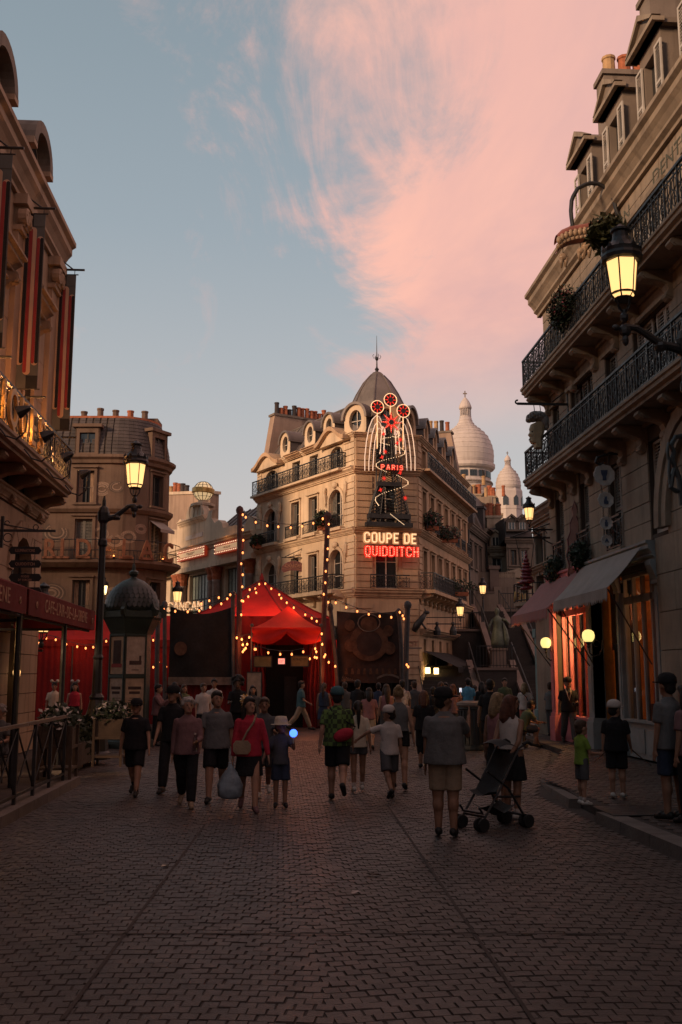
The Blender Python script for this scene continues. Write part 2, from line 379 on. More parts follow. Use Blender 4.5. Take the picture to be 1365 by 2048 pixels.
def shutter_mesh(w, h, mat):
    key = ('sh', round(w, 2), round(h, 2), mat)
    if key not in UNIT:
        b = B(); f = .05
        b.box(0, f, 0, .04, 0, h).box(w - f, w, 0, .04, 0, h).box(f, w - f, 0, .04, 0, .08).box(f, w - f, 0, .04, h - .06, h).box(f, w - f, 0, .04, h * .45, h * .45 + .06)
        n = max(4, int(h / .075))
        for i in range(n):
            z = .09 + (h - .17) * i / n
            b.add([(f, .005, z), (w - f, .005, z), (w - f, .035, z + .045), (f, .035, z + .045)], [(0, 1, 2, 3)])
            b.add([(f, .005, z), (w - f, .005, z), (w - f, .005, z + .012), (f, .005, z + .012)], [(0, 1, 2, 3)])
        UNIT[key] = b.mesh('shutter', mat)
    return UNIT[key]
def window(par, M, x0, x1, z0, z1, rows=3, arch=0, dep=.24, fm='frame_w', pm='pane', curtain=False):
    b = B(); y = dep - .07; t = .05; cx = (x0 + x1) / 2
    b.box(x0, x0 + t, y, y + .07, z0, z1).box(x1 - t, x1, y, y + .07, z0, z1).box(x0 + t, x1 - t, y, y + .07, z0, z0 + t).box(x0 + t, x1 - t, y, y + .07, z1 - t, z1).box(cx - .03, cx + .03, y - .01, y + .06, z0 + t, z1 - t)
    for r in range(1, rows):
        z = z0 + (z1 - z0) * r / rows; b.box(x0 + t, cx - .03, y + .012, y + .05, z - .015, z + .015).box(cx + .03, x1 - t, y + .012, y + .05, z - .015, z + .015)
    b.M = M; w = b.build('window', fm, par)
    for a, c in ((x0 + t, cx - .03), (cx + .03, x1 - t)):
        B(M).add([(a, y + .03, z0 + t), (c, y + .03, z0 + t), (c, y + .03, z1 - t), (a, y + .03, z1 - t)], [(0, 1, 2, 3)]).build('pane', pm, w)
    if curtain:
        for a, c in ((x0 + t, x0 + (x1 - x0) * .3), (x1 - (x1 - x0) * .3, x1 - t)):
            B(M).grid(lambda p, q, a=a, c=c: (a + (c - a) * p, y + .02 - .008 * (1 + cos(p * 18)), z0 + t + (z1 - z0 - 2 * t) * q), 10, 1).build('curtain', 'curtain', w)
    return w
def surround(par, M, x0, x1, z0, z1, mat, w=.14, d=.06, head=.1, sill=True, key=True):
    b = B(M); b.box(x0 - w, x0, -d, .02, z0, z1).box(x1, x1 + w, -d, .02, z0, z1).box(x0 - w, x1 + w, -d, .02, z1, z1 + w)
    b.box(x0 - w - .06, x1 + w + .06, -d - .1, .02, z1 + w, z1 + w + head * .6)
    if key: b.box((x0 + x1) / 2 - .08, (x0 + x1) / 2 + .08, -d - .05, .0, z1 - .02, z1 + w - .004)
    if sill: b.box(x0 - w - .03, x1 + w + .03, -d - .08, .03, z0 - .1, z0 - .002)
    return b.build('window_surround', mat, par)
PROF = [(0, 0), (-.25, 0), (-.25, .12), (-.45, .2), (-.45, .3), (-.62, .46), (-.8, .58), (-.8, .78), (-1, .86), (-1, 1), (0, 1)]
def cornice(par, M, x0, x1, z0, h, d, mat, name='cornice', prof=PROF, y=0):
    return B(M).ext([(y + p * d, z0 + q * h) for p, q in prof], x0, x1, 'x').build(name, mat, par)
def bracket_mesh(d, h, w, mat):
    key = ('br', d, h, w, mat)
    if key not in UNIT:
        pr = [(0, 0), (-.12, .02), (-.2, .1), (-.2, .2), (-.14, .32), (-.2, .5), (-.42, .62), (-.68, .66), (-.84, .7), (-.94, .8), (-.9, .92), (-.8, 1), (0, 1)]
        b = B().ext([(p * d, q * h) for p, q in pr], 0, w, 'x'); pr2 = [(p * d * .9, .06 * h + q * h * .9) for p, q in pr]
        b.ext(pr2, -.03, 0, 'x').ext(pr2, w, w + .03, 'x')
        UNIT[key] = b.mesh('bracket', mat)
    return UNIT[key]
def rail_mesh(w, h, mat, rich=True):
    key = ('rail', round(w, 3), round(h, 2), mat, rich)
    if key not in UNIT:
        b = B(); b.box(0, w, -.03, .03, h - .05, h).box(0, w, -.015, .015, .05, .08).box(0, w, -.012, .012, h - .16, h - .135).box(0, .025, -.02, .02, 0, h)
        z0, z1 = .08, h - .16; hm = (z1 - z0)
        if rich:
            nn = 2
            for i in range(nn):
                cx = w * (i + .5) / nn; rx = w / nn * .36
                for zc, rz in ((z0 + hm * .3, hm * .24), (z0 + hm * .75, hm * .2)):
                    b.tube([(cx + rx * cos(a * pi / 5), 0, zc + rz * sin(a * pi / 5)) for a in range(10)], .011, 4, True)
                b.tube([(cx + rx * .5 * (1 - a / 9) * cos(a), 0, z0 + hm * .3 + rz * .5 * (1 - a / 9) * sin(a)) for a in range(9)], .012, 4)
                b.box(cx - .009, cx + .009, -.009, .009, z0, z1); b.box(w * (i + 1) / nn - .01, w * (i + 1) / nn + .01, -.01, .01, z0 - .03, z1 + .03)
                b.ball((cx, 0, h - .1), (.03, .02, .03), 6, 4)
        else:
            nn = max(3, int(w / .11))
            for i in range(1, nn + 1): b.box(w * i / nn - .009, w * i / nn + .009, -.009, .009, .05, h - .05)
            b.tube([(w * q / 12, 0, z0 + hm * (.25 + .15 * sin(q * pi / 1.5))) for q in range(13)], .012, 4)
        UNIT[key] = b.mesh('railing_panel', mat)
    return UNIT[key]
def railing(par, M, x0, x1, y, z, h, mat='iron', pw=.6, rich=True):
    n = max(1, round((x1 - x0) / pw)); w = (x1 - x0) / n; me = rail_mesh(w, h, mat, rich)
    for i in range(n): inst(me, 'railing_panel', par, M @ TR(x0 + i * w, y, z))
def rail_end(par, M, x, y0, y1, z, h, mat='iron'):
    inst(rail_mesh(abs(y1 - y0), h, mat, True), 'railing_panel', par, M @ TR(x, min(y0, y1), z) @ RZ(pi / 2))
def courses(par, M, x0, x1, z0, z1, holes, ch, mat, proud=.03, gap=.018, L=None, seed=1, name='stone'):     # dressed stones, one object each
    R = random.Random(seed); n = max(1, round((z1 - z0) / ch)); c = (z1 - z0) / n
    for k in range(n):
        a, e = z0 + k * c + gap / 2, z0 + (k + 1) * c - gap / 2; segs = [(x0, x1)]
        for h in holes:
            if h[2] < e and h[3] > a:
                segs = [s for q in segs for s in ((q[0], min(q[1], h[0])), (max(q[0], h[1]), q[1])) if s[1] - s[0] > .06]
        for s0, s1 in segs:
            if L:
                m = max(1, round((s1 - s0) / L)); cut = [s0 + (s1 - s0) * (i + (.5 * (k % 2) - .25 if 0 < i < m else 0)) / m for i in range(m + 1)]
            else: cut = [s0, s1]
            for p, q in zip(cut, cut[1:]): block(name, mat, par, p + gap / 2, q - gap / 2, -proud - R.uniform(0, .008), .01, a, e, M)
def pots(par, M, xs, z, R, tall=(.45, .8), mats=('terracotta', 'terracotta', 'terracotta', 'pot_dark', 'pot_pale'), r=.13):
    for x in xs:
        h = R.uniform(*tall); B(M @ TR(x, 0, z)).lathe([(r * 1.1, 0), (r, .05), (r * .92, h * .85), (r * 1.08, h * .88), (r * 1.08, h), (r * .8, h)], 10).build('chimney_pot', R.choice(mats), par, smooth=False)
def cm(txt, size, mat, par, M, ext_=.02, name='lettering', align='CENTER', sx=1., off=0.):
    cu = bpy.data.curves.new('t', 'FONT'); cu.body = txt; cu.size = size; cu.extrude = ext_; cu.align_x = align; cu.align_y = 'BOTTOM_BASELINE'; cu.resolution_u = 3; cu.offset = off; cu.space_character = 1.05
    o = bpy.data.objects.new('t', cu); me = bpy.data.meshes.new_from_object(o); bpy.data.objects.remove(o); bpy.data.curves.remove(cu)
    me.transform(M @ RX(pi / 2) @ Matrix.Diagonal((sx, 1, 1, 1))); me.name = name; me.materials.clear(); me.materials.append(MT(mat))
    o = bpy.data.objects.new(name, me); return link(o, par)
def foliage(name, par, c, r, n, mat, R, size=.05, fl=None, nf=0, drop=1.):
    b = B(); fb = B()
    def put(bb, s):
        while True:
            p = Vector((R.uniform(-1, 1), R.uniform(-1, 1), R.uniform(-1, 1)))
            if .25 < p.length < 1: break
        k = R.uniform(.75, 1.1); q = Vector((c[0] + p.x * r[0] * k, c[1] + p.y * r[1] * k, c[2] + p.z * r[2] * k))
        a = Vector((R.uniform(-1, 1), R.uniform(-1, 1), R.uniform(-1, 1))).normalized(); e = a.orthogonal().normalized(); s *= R.uniform(.7, 1.4)
        bb.add([q - a * s, q + e * s * .5, q + a * s, q - e * s * .5], [(0, 1, 2, 3)])
    for i in range(n): put(b, size)
    o = b.build(name, mat, par, kind=None)
    if nf:
        for i in range(nf):
            put(fb, size * .8)
        fb.build('blossom', fl, o if par else o)
    return o
# ------------------------------------------------------------------ right-hand building with the two shops
mdef('pink', (.42, .13, .15), rough=.6, var=.18, scale=3, bump=.15)
mdef('greyblue', (.20, .225, .235), rough=.6, var=.18, scale=3, bump=.15)
mdef('teal', (.14, .26, .27), rough=.6, var=.18, scale=3, bump=.15)
mdef('awning_pink', (.30, .085, .085), rough=.85, var=.15, bump=.2, stripe=((.20, .15, .145), 2.4))
mdef('awning_grey', (.27, .24, .225), rough=.9, var=.15, bump=.2)
mdef('interior', (.52, .25, .08), rough=.8, var=.3, scale=2)
mdef('interior_d', (.16, .075, .04), rough=.8, var=.4, scale=2)
mdef('candy', (.5, .05, .04), rough=.4, var=.3, scale=12)
mdef('cream', (.6, .5, .36), rough=.6, var=.15)
mdef('paint_green', (.10, .105, .085), rough=.9, var=.35, scale=4, bump=.1)
def RW(u, v): p = aX(u, v, 8.0); return 28.8 - p.y, p.z
RB = thing('apartment_building', 'tall stone apartment house with two iron balconies above the pink and grey shops', 'building', (8, 28.8, 0), -pi / 2)
I4 = Matrix.Identity(4)
RF1 = [(.65, 1.5, 4.95, 7.0), (3.0, 3.8, 4.95, 7.0), (5.4, 6.3, 4.95, 7.0), (8.0, 8.95, 4.95, 7.0), (11.2, 12.1, 4.95, 7.0)]
RF2 = [(.7, 1.4, 7.9, 9.7), (2.55, 4.5, 7.9, 9.7), (5.5, 6.4, 7.9, 9.7), (7.45, 9.6, 7.9, 9.7), (11.0, 12.0, 7.9, 9.7)]
RF3 = [(.8, 1.7, 10.65, 12.2), (3.1, 4.0, 10.65, 12.2), (5.4, 6.3, 10.65, 12.2), (7.5, 9.6, 10.65, 12.2), (11.0, 12.9, 10.65, 12.2)]
SHOP = [(.25, 3.1, .12, 4.3), (3.5, 8.2, .12, 4.3)]
b = B(); wall(b, 0, 42, 0, 13.0, RF1 + RF2 + RF3 + SHOP)
b.add([(0, 0, 0), (0, 12, 0), (0, 12, 13), (0, 0, 13)], [(0, 1, 2, 3)]); b.build('wall', 'joint', RB)
courses(RB, I4, 0, 13.4, 4.85, 7.38, RF1, .42, 'stone_r', L=1.5, seed=11)
courses(RB, I4, 0, 13.4, 7.66, 10.18, RF2, .42, 'stone_r', L=1.5, seed=12)
courses(RB, I4, 0, 13.4, 10.46, 12.26, RF3, .45, 'stone_r', L=1.7, seed=13)
courses(RB, I4, 0, 13.4, 12.26, 12.9, [], .32, 'stone_r', L=2.4, seed=14)
courses(RB, I4, 8.25, 13.4, .12, 4.85, [], .78, 'stone_r', proud=.05, L=1.35, seed=15)
block('far_wall', 'stone_r', RB, 13.45, 75, -.03, .01, 0, 12.9)
ME = frame((0, 12, 0), (0, -1))
courses(RB, ME, 0, 12, 4.85, 12.9, [], .42, 'stone_r', L=2.5, seed=16)
cornice(RB, I4, -.3, 75, 12.9, .72, .5, 'stone_r')
cornice(RB, I4, -.05, 3.3, 4.42, .4, .25, 'pink', 'shop_cornice'); cornice(RB, I4, 3.34, 8.22, 4.42, .4, .25, 'greyblue', 'shop_cornice')
for i, h in enumerate(RF1 + RF2 + RF3):
    w = h[1] - h[0]; wide = w > 1.5; fl = 1 if h[2] < 5 else (2 if h[2] < 9 else 3)
    if wide:
        window(RB, I4, h[0], h[1], h[2], h[3], 3)
        me = shutter_mesh(.46, h[3] - h[2] - .02, 'shutter_w' if (h[0] > 7) else 'shutter_g')
        xs = [h[0] + .01, h[0] + .49, h[1] - .97, h[1] - .48] if h[0] > 7 else [h[0] + .02, h[0] + .75, h[1] - .5]
        for x in xs: inst(me, 'shutter', RB, TR(x, .08, h[2] + .01))
        B().box(h[0] - .2, h[1] + .2, -.13, -.03, h[3] + .02, h[3] + .12).build('lintel', 'stone_r', RB)
    else:
        white = fl == 1 and h[0] > 7
        me = shutter_mesh(w / 2 - .01, h[3] - h[2] - .02, 'shutter_w' if white else 'shutter_g')
        window(RB, I4, h[0], h[1], h[2], h[3], 3)
        inst(me, 'shutter', RB, TR(h[0] + .005, .1, h[2] + .01)); inst(me, 'shutter', RB, TR(h[0] + w / 2 + .005, .1, h[2] + .01))
        if fl > 1: B().box(h[0] - .1, h[1] + .1, -.1, -.03, h[3] + .02, h[3] + .1).build('lintel', 'stone_r', RB)
        if fl == 1 and not white: inst(rail_mesh(w + .1, .8, 'iron'), 'railing_panel', RB, TR(h[0] - .05, -.12, h[2] - .05)); B().box(h[0] - .1, h[1] + .1, -.16, .0, h[2] - .12, h[2] - .04).build('window_sill', 'stone_r', RB)
for z, nm in ((7.4, 'lower'), (10.2, 'upper')):
    B().ext([(.0, z), (-.72, z), (-.72, z + .06), (-.8, z + .1), (-.8, z + .18), (-.84, z + .2), (-.84, z + .26), (0, z + .26)], .15, 13.4, 'x').build('balcony_slab', 'stone_r', RB)
    railing(RB, I4, .22, 13.3, -.76, z + .26, .86, 'iron', .62)
    rail_end(RB, I4, .24, -.74, -.06, z + .26, .86)
    me = bracket_mesh(.72, .62, .24, 'stone_r')
    for s in ((.3, 1.55, 2.55, 3.95, 5.1, 6.45, 7.7, 9.1, 10.4, 11.8) if z < 8 else (.3, 1.75, 2.9, 4.75, 6.3, 7.7, 9.6, 11.2)): inst(me, 'bracket', RB, TR(s, -.03, z - .62))
    B().box(0, 13.4, -.1, -.03, z - .1, z - .003).build('moulding', 'stone_r', RB)
cm('TION', .46, 'paint_green', RB, TR(7.0, -.042, 12.4), .002, 'painted_lettering', sx=1.25); cm('DENTU', .46, 'paint_green', RB, TR(10.1, -.042, 12.4), .002, 'painted_lettering', sx=1.25)
# great arch on the pier at the right edge
b = B()
for r0, r1, d in ((1.75, 2.0, .2), (1.5, 1.72, .15)):
    n = 18; pts = [(10.6 + r1 * cos(pi * i / n), 5.0 + r1 * 1.15 * sin(pi * i / n)) for i in range(n + 1)] + [(10.6 + r0 * cos(pi * i / n), 5.0 + r0 * 1.15 * sin(pi * i / n)) for i in range(n, -1, -1)]
    b.ext(pts, -d, -.02, 'y')
b.build('arch_moulding', 'stone_r', RB)
# mansard, dormers, chimneys
B().add([(-.1, .25, 13.6), (75, .25, 13.6), (75, 1.9, 16.9), (-.1, 1.9, 16.9), (-.1, 9, 17.6), (75, 9, 17.6), (-.1, 9, 13.6)], [(0, 1, 2, 3), (3, 2, 5, 4), (0, 3, 4, 6)]).build('roof', 'slate', RB)
for i in range(6):
    c = 4.15 + i * 2.42 - .02; w = .62
    cc = c - 2.42 * .0; M = TR(cc, .12, 13.6)
    b = B(); wall(b, -w, w, 0, 2.3, [(-.36, .36, .25, 1.95)], 0, .2); b.add([(-w, 0, 0), (-w, 2.2, 0), (-w, 2.2, 2.3), (-w, 0, 2.3)], [(3, 2, 1, 0)]).add([(w, 0, 0), (w, 2.2, 0), (w, 2.2, 2.3), (w, 0, 2.3)], [(0, 1, 2, 3)])
    b.M = M; d = b.build('dormer', 'stone_d', RB)
    B(M).ext([(-.78, 2.3), (.78, 2.3), (.78, 2.42), (0, 2.92), (-.78, 2.42)], -.16, 2.4, 'y').build('dormer_roof', 'stone_d', d)
    B(M).ext([(-.7, 2.44), (0, 2.84), (.7, 2.44), (.84, 2.44), (0, 2.99), (-.84, 2.44)], -.26, -.05, 'y').build('pediment', 'stone_r', d)
    B(M).box(-.84, .84, -.26, .02, 2.3, 2.4).build('dormer_cornice', 'stone_r', d)
    B(M).box(-.36, .36, .17, .19, .25, 1.95).build('pane', 'pane', d); B(M).box(-.03, .03, .13, .165, .25, 1.95).box(-.36, .36, .135, .165, 1.1, 1.14).build('window_frame', 'frame_w', d)
    me = shutter_mesh(.36, 1.72, 'shutter_w')
    inst(me, 'shutter', d, M @ TR(-.74, -.07, .24)); inst(me, 'shutter', d, M @ TR(.38, -.07, .24))
R = random.Random(4)
for cx in (2.3, 5.9, 14.6):
    M = TR(cx, 1.3, 0); B(M).box(-.35, .35, 0, 2.2, 14, 19.3).box(-.42, .42, -.07, 2.27, 19.3, 19.45).build('chimney', 'stone_d', RB)
    for y in (.3, .75, 1.2, 1.7): pots(RB, TR(cx + R.uniform(-.1, .1), 1.3 + y, 0), [0], 19.45, R, (.6, 1.1), ('terracotta', 'pot_pale', 'terracotta'), .19)
# --- shops
def pillar(x0, x1, mat, z1=4.4, d=.28):
    b = B(); b.box(x0 - .06, x1 + .06, -d - .06, .3, .12, .8).box(x0 - .03, x1 + .03, -d - .03, .3, .8, .9).box(x0, x1, -d, .3, .9, z1 - .5)
    b.box(x0 + .06, x1 - .06, -d - .02, -d, 1.05, z1 - .7).box(x0 - .04, x1 + .04, -d - .04, .1, z1 - .5, z1 - .42).ext([(-d - .03, z1 - .42), (-d - .16, z1 - .1), (-d - .16, z1), (.1, z1), (.1, z1 - .42)], x0 - .03, x1 + .03, 'x')
    return b.build('pillar', mat, RB)
pillar(-.16, .24, 'pink', d=.1); pillar(3.1, 3.5, 'greyblue', d=.02); pillar(5.25, 5.5, 'greyblue', d=-.06); pillar(7.95, 8.22, 'greyblue', d=.02)
def shopfront(x0, x1, mat, z0, n, ztop=3.62):
    b = B(); b.box(x0, x1, -.06, .08, .13, z0 - .06).box(x0 - .0, x1 + .0, -.16, .1, z0 - .06, z0)
    m = max(1, n // 2)
    for i in range(m): a, c = x0 + (x1 - x0) * i / m + .1, x0 + (x1 - x0) * (i + 1) / m - .1; b.box(a, c, -.085, -.06, .25, z0 - .2)
    YO = TR(0, .19, 0); b.M = YO; b.build('stall_riser', mat, RB)
    b = B(); b.box(x0, x1, -.04, .06, ztop, ztop + .16).box(x0, x1, -.05, .08, 4.2, 4.42)
    for i in range(n + 1):
        x = x0 + (x1 - x0) * i / n; b.box(max(x0, x - .035), min(x1, x + .035), -.04, .05, z0, 4.2)
    b.M = YO; w = b.build('shop_window', mat, RB)
    for i in range(n):
        a, c = x0 + (x1 - x0) * i / n + .035, x0 + (x1 - x0) * (i + 1) / n - .035
        for e, g in ((z0, ztop), (ztop + .16, 4.2)): B(YO).add([(a, .01, e), (c, .01, e), (c, .01, g), (a, .01, g)], [(0, 1, 2, 3)]).build('pane', 'glass', w)
shopfront(.26, 3.04, 'pink', .86, 4); shopfront(5.56, 7.9, 'greyblue', .98, 4)
B().box(3.56, 5.2, .55, .62, .13, 2.6).box(3.56, 5.2, .5, .62, 2.6, 2.75).box(4.35, 4.41, .5, .55, .13, 2.6).build('door', 'black', RB)
B().box(3.56, 5.2, .5, .55, 2.75, 4.3).build('transom', 'pane', RB)
b = B()
for x0, x1 in ((-.0, 3.3), (3.42, 8.25)):
    b.add([(x0, 3.4, .12), (x1, 3.4, .12), (x1, 3.4, 4.4), (x0, 3.4, 4.4), (x0, .32, .12), (x1, .32, .12), (x1, .32, 4.4), (x0, .32, 4.4)], [(0, 1, 2, 3), (4, 0, 3, 7), (1, 5, 6, 2), (3, 2, 6, 7), (4, 5, 1, 0)])
b.build('shop_interior', 'interior', RB)
def lamp_light(name, loc, energy, col, par=None, r=.1):
    l = bpy.data.lights.new(name, 'POINT'); l.energy = energy; l.color = col; l.shadow_soft_size = r
    o = bpy.data.objects.new(name, l); COL.objects.link(o); o.location = loc; o.parent = par; return o
# goods in the pink shop window
def W_(s, y, z): return Vector((8 + y, 28.8 - s, z))
R = random.Random(9)
sh = thing('display_shelf', 'shelves of red and white sweets in the pink shop window', 'shelf', W_(1.7, 1.5, .2))
for z in (.75, 1.05, 1.35, 1.65): B().box(-.3, .3, -.75, .75, z, z + .03).build('shelf', 'wood', sh)
for z in (.78, 1.08, 1.38):
    for k in range(9): B().lathe([(.05, 0), (.07, .03), (.065, .15), (.03, .18), (.03, .2)], 8, (R.uniform(-.12, .05), -.68 + k * .165, z)).build('sweet_jar', R.choice(['candy', 'cream', 'gold', 'candy']), sh)
ca = thing('toy_carousel', 'small white roofed carousel display in the pink shop window', 'display', W_(2.0, .85, 1.0))
B().lathe([(.42, 0), (.42, .06), (.38, .08), (0.02, .08)], 12).build('base', 'gold', ca); B().lathe([(.46, .62), (.46, .68), (.2, .85), (.03, 1.05), (.02, 1.15)], 12).build('canopy', 'cream', ca)
for k in range(8): a = k * pi / 4; B().tube([(.36 * cos(a), .36 * sin(a), .08), (.36 * cos(a), .36 * sin(a), .64)], .012, 5).build('post', 'gold', ca)
for k in range(8): a = k * pi / 4 + .4; B().ball((.25 * cos(a), .25 * sin(a), .3), (.07, .07, .12), 7, 5).build('figure', 'candy', ca)
ov = thing('oval_sign', 'oval ring of light bulbs hanging in the pink shop window', 'sign', W_(2.62, .36, 1.62))
B().tube([(0, .17 * cos(a * pi / 16), .38 * sin(a * pi / 16)) for a in range(32)], .025, 5, True).build('ring', 'black', ov)
b = B()
for a in range(34): b.ball((-.03, .17 * cos(a * pi / 17), .38 * sin(a * pi / 17)), .018, 5, 4)
b.build('bulbs', 'bulb_w', ov, kind='stuff'); B().tube([(0, 0, .4), (0, 0, 1.9)], .006, 4).build('cord', 'iron', ov)
for k, (s, y, z) in enumerate(((.8, 1.2, 2.5), (1.5, 1.8, 2.3), (2.6, 1.4, 2.95), (1.0, .8, 3.3), (6.2, 1.2, 2.6), (6.5, 1.5, 2.3), (7.0, 1.0, 2.75), (7.3, 1.3, 2.2), (7.55, .9, 2.5), (6.8, 1.7, 2.0), (7.4, 1.6, 2.9))):
    o = thing('pendant_lamp', 'small red glowing pendant bulb inside the ' + ('pink shop' if s < 3.4 else 'grey shop') + ', ' + ('left high one', 'left low one', 'right one', 'highest one', 'leftmost one', 'second from left', 'upper middle one', 'lowest but one', 'rightmost one', 'lowest one', 'topmost one')[k], 'lamp', W_(s, y, z), 0, 'pendant bulbs inside the shops')
    B().ball((0, 0, 0), .055, 8, 6).build('bulb', 'bulb', o); B().tube([(0, 0, .05), (0, 0, 4.38 - z)], .006, 4).build('cord', 'iron', o)
lamp_light('shop_light', W_(1.6, .9, 3.2), 420, (1, .55, .2), None, .3); lamp_light('shop_light', W_(6.6, 1.6, 3.4), 45, (1, .42, .16), None, .3)
for k in range(16):
    s = 5.75 + .135 * k; B().box(s, s + .1, .5 + R.uniform(0, .3), .75 + R.uniform(0, .3), 1.0, 1.2 + R.uniform(0, .9)).build('window_goods', R.choice(['interior_d', 'candy', 'wood', 'gold']), RB)
# awnings
def awning(name, label, s0, s1, mat, z0=4.62, z1=3.66, d0=.28, d1=1.2, val=.3, lean=0):
    o = thing(name, label, 'awning', W_(s0, 0, 0), -pi / 2); L = s1 - s0; n = max(6, int(L / .14)); b = B()
    b.grid(lambda p, q: (p * L, -d0 - (d1 - d0) * q, z0 + (z1 - z0) * q - .05 * sin(pi * q)), 12, 6).grid(lambda p, q: (p * L, -d0 - (d1 - d0) * q, z0 - .012 + (z1 - z0) * q - .05 * sin(pi * q)), 12, 6)
    b.build('cloth', mat, o)
    b = B()
    for i in range(n):
        x0, x1 = L * i / n, L * (i + 1) / n - .012; xm = (x0 + x1) / 2; hh = val * random.Random(i).uniform(.9, 1.08)
        b.ext([(x0, z1), (x1, z1), (x1, z1 - hh * .7), (xm, z1 - hh), (x0, z1 - hh * .7)], -d1 - .012, -d1 + .002, 'y')
    b.build('valance', mat, o)
    for s in (.15, L - .15): B().tube([(s, -d1 + .06, z1 - .02), (s, -.1, 2.2)], .018, 5).build('strut', 'iron', o)
    return o
awning('awning', 'faded pink striped awning with fringed edge over the sweet shop', -.25, 3.7, 'awning_pink')
awning('awning', 'grey fringed awning over the grey shop', 3.78, 8.0, 'awning_grey', 4.7, 3.82, .28, 1.05)
def globe_lamp(loc, label, sgn):
    o = thing('globe_lamp', label, 'lamp', loc, 0, None)
    B().lathe([(.03, -.15), (.1, -.13), (.145, -.06), (.155, .02), (.135, .1), (.07, .15), (.02, .16)], 14).build('globe', 'globe_glass', o, True)
    B().lathe([(.02, -.3), (.05, -.26), (.03, -.22), (.07, -.17), (.07, -.14)], 8).build('holder', 'iron', o)
    B().tube([(0, 0, -.28), (.02, 0, -.42), (.12, 0, -.5), (.26, 0, -.46), (.34, 0, -.32), (.36, 0, -.1)], .02, 6).build('bracket', 'iron', o)
    B().tube([(.2 + .08 * cos(a * .7), 0, -.18 + .08 * sin(a * .7)) for a in range(8)], .012, 5).build('scroll', 'iron', o)
    lamp_light('lamp_light', (0, 0, 0), 16, (1, .62, .22), o, .16)
p = aX(1177, 1272, 7.62); globe_lamp(p, 'yellow globe lamp on the pillar between the two shops', 1)
p = aX(1092, 1286, 7.72); globe_lamp(p, 'yellow globe lamp on the pink pillar at the shop corner', 1)
# ------------------------------------------------------------------ lanterns, signs and plants of the right-hand house
def lantern(par, M=None, k=1., glass='lamp_glass', energy=60):
    M = (M or I4) @ Matrix.Diagonal((1, 1, .84, 1)); b = B(M @ Matrix.Scale(k, 4))
    b.lathe([(.12, 0), (.17, .08), (.225, .66), (.225, .68)], 6); g = b.build('glass', glass, par)
    b = B(M @ Matrix.Scale(k, 4))
    for q in range(6):
        a = q * pi / 3; b.tube([(.125 * cos(a), .125 * sin(a), 0), (.178 * cos(a), .178 * sin(a), .08), (.235 * cos(a), .235 * sin(a), .68)], .011, 4)
    b.lathe([(.13, -.02), (.14, 0), (.13, .015)], 12).lathe([(.182, .07), (.19, .085), (.182, .1)], 12); b.build('cage', 'iron', par)
    b = B(M @ Matrix.Scale(k, 4)); b.lathe([(.25, .66), (.29, .68), (.3, .74), (.28, .8), (.29, .86), (.25, .9), (.15, 1.02), (.12, 1.1), (.11, 1.2), (.14, 1.22), (.14, 1.26), (.05, 1.32), (.02, 1.36)], 14)
    for q in range(10): a = q * pi / 5; b.ext([(-.04, 0), (.04, 0), (0, .09)], -.01, .01, 'y', TR(.28 * cos(a), .28 * sin(a), .86) @ RZ(a + pi / 2))
    b.build('cap', 'iron', par)
    b = B(M @ Matrix.Scale(k, 4)); b.lathe([(.035, -.42), (.06, -.36), (.06, -.3), (.04, -.26), (.04, -.2)], 8)
    for q in range(4): a = q * pi / 2 + .4; b.tube([(.03 * cos(a), .03 * sin(a), -.24), (.1 * cos(a), .1 * sin(a), -.14), (.12 * cos(a), .12 * sin(a), -.01)], .013, 5)
    b.build('holder', 'iron', par)
    lamp_light('lamp_light', M @ Vector((0, 0, .35 * k)), energy, (1, .58, .2), par, .1)
def arm_pts(L): return [(0, 0, 0), (.18 * L, 0, .06), (.4 * L, 0, .1), (.6 * L, 0, .22), (.8 * L, 0, .34), (L, 0, .36)]
def lamp_post(x, y, zt, rz, label, armL=.95, lan_z=None):
    o = thing('street_lamp', label, 'street lamp', (x, y, .12), rz, 'street lamps on either side of the street')
    B().lathe([(.36, 0), (.36, .14), (.3, .18), (.28, .5), (.22, .62), (.24, .7), (.2, .8), (.24, .95), (.19, 1.1), (.15, 1.3), (.17, 1.36), (.11, 1.45)], 12).build('base', 'iron', o)
    B().lathe([(.115, 1.4), (.1, 2.2), (.12, 2.25), (.09, 2.32), (.075, zt - .9), (.11, zt - .85), (.11, zt - .75), (.08, zt - .7), (.08, zt - .35), (.13, zt - .28), (.14, zt - .1), (.1, zt + .02), (.05, zt + .06), (.04, zt + .2), (.02, zt + .3)], 10).build('post', 'iron', o)
    b = B(); pts = [(p[0], p[1], p[2] + zt - .28) for p in arm_pts(armL)]; b.tube(pts, [.075, .07, .06, .055, .05, .045], 8); b.lathe([(.08, -.1), (.1, -.05), (.08, 0)], 8, (armL * .42, 0, zt - .16)).ball((armL, 0, zt + .02), (.09, .07, .1), 8, 6).ball((armL, 0, zt - .12), (.05, .05, .09), 8, 6).ball((armL + .13, 0, zt + .06), (.06, .05, .05), 8, 6)
    b.build('arm', 'iron', o)
    lantern(o, TR(armL, 0, zt + .5), 1.)
    return o
p = aZ(189, 1518, .12); lamp_post(p.x, p.y, 5.68, 0, 'tall black street lamp left of the street beside the advertising column', .7)
lamp_post(5.78, 13.4, 6.72, pi, 'lit street lamp lantern on a fluted arm high at the right edge', .88)
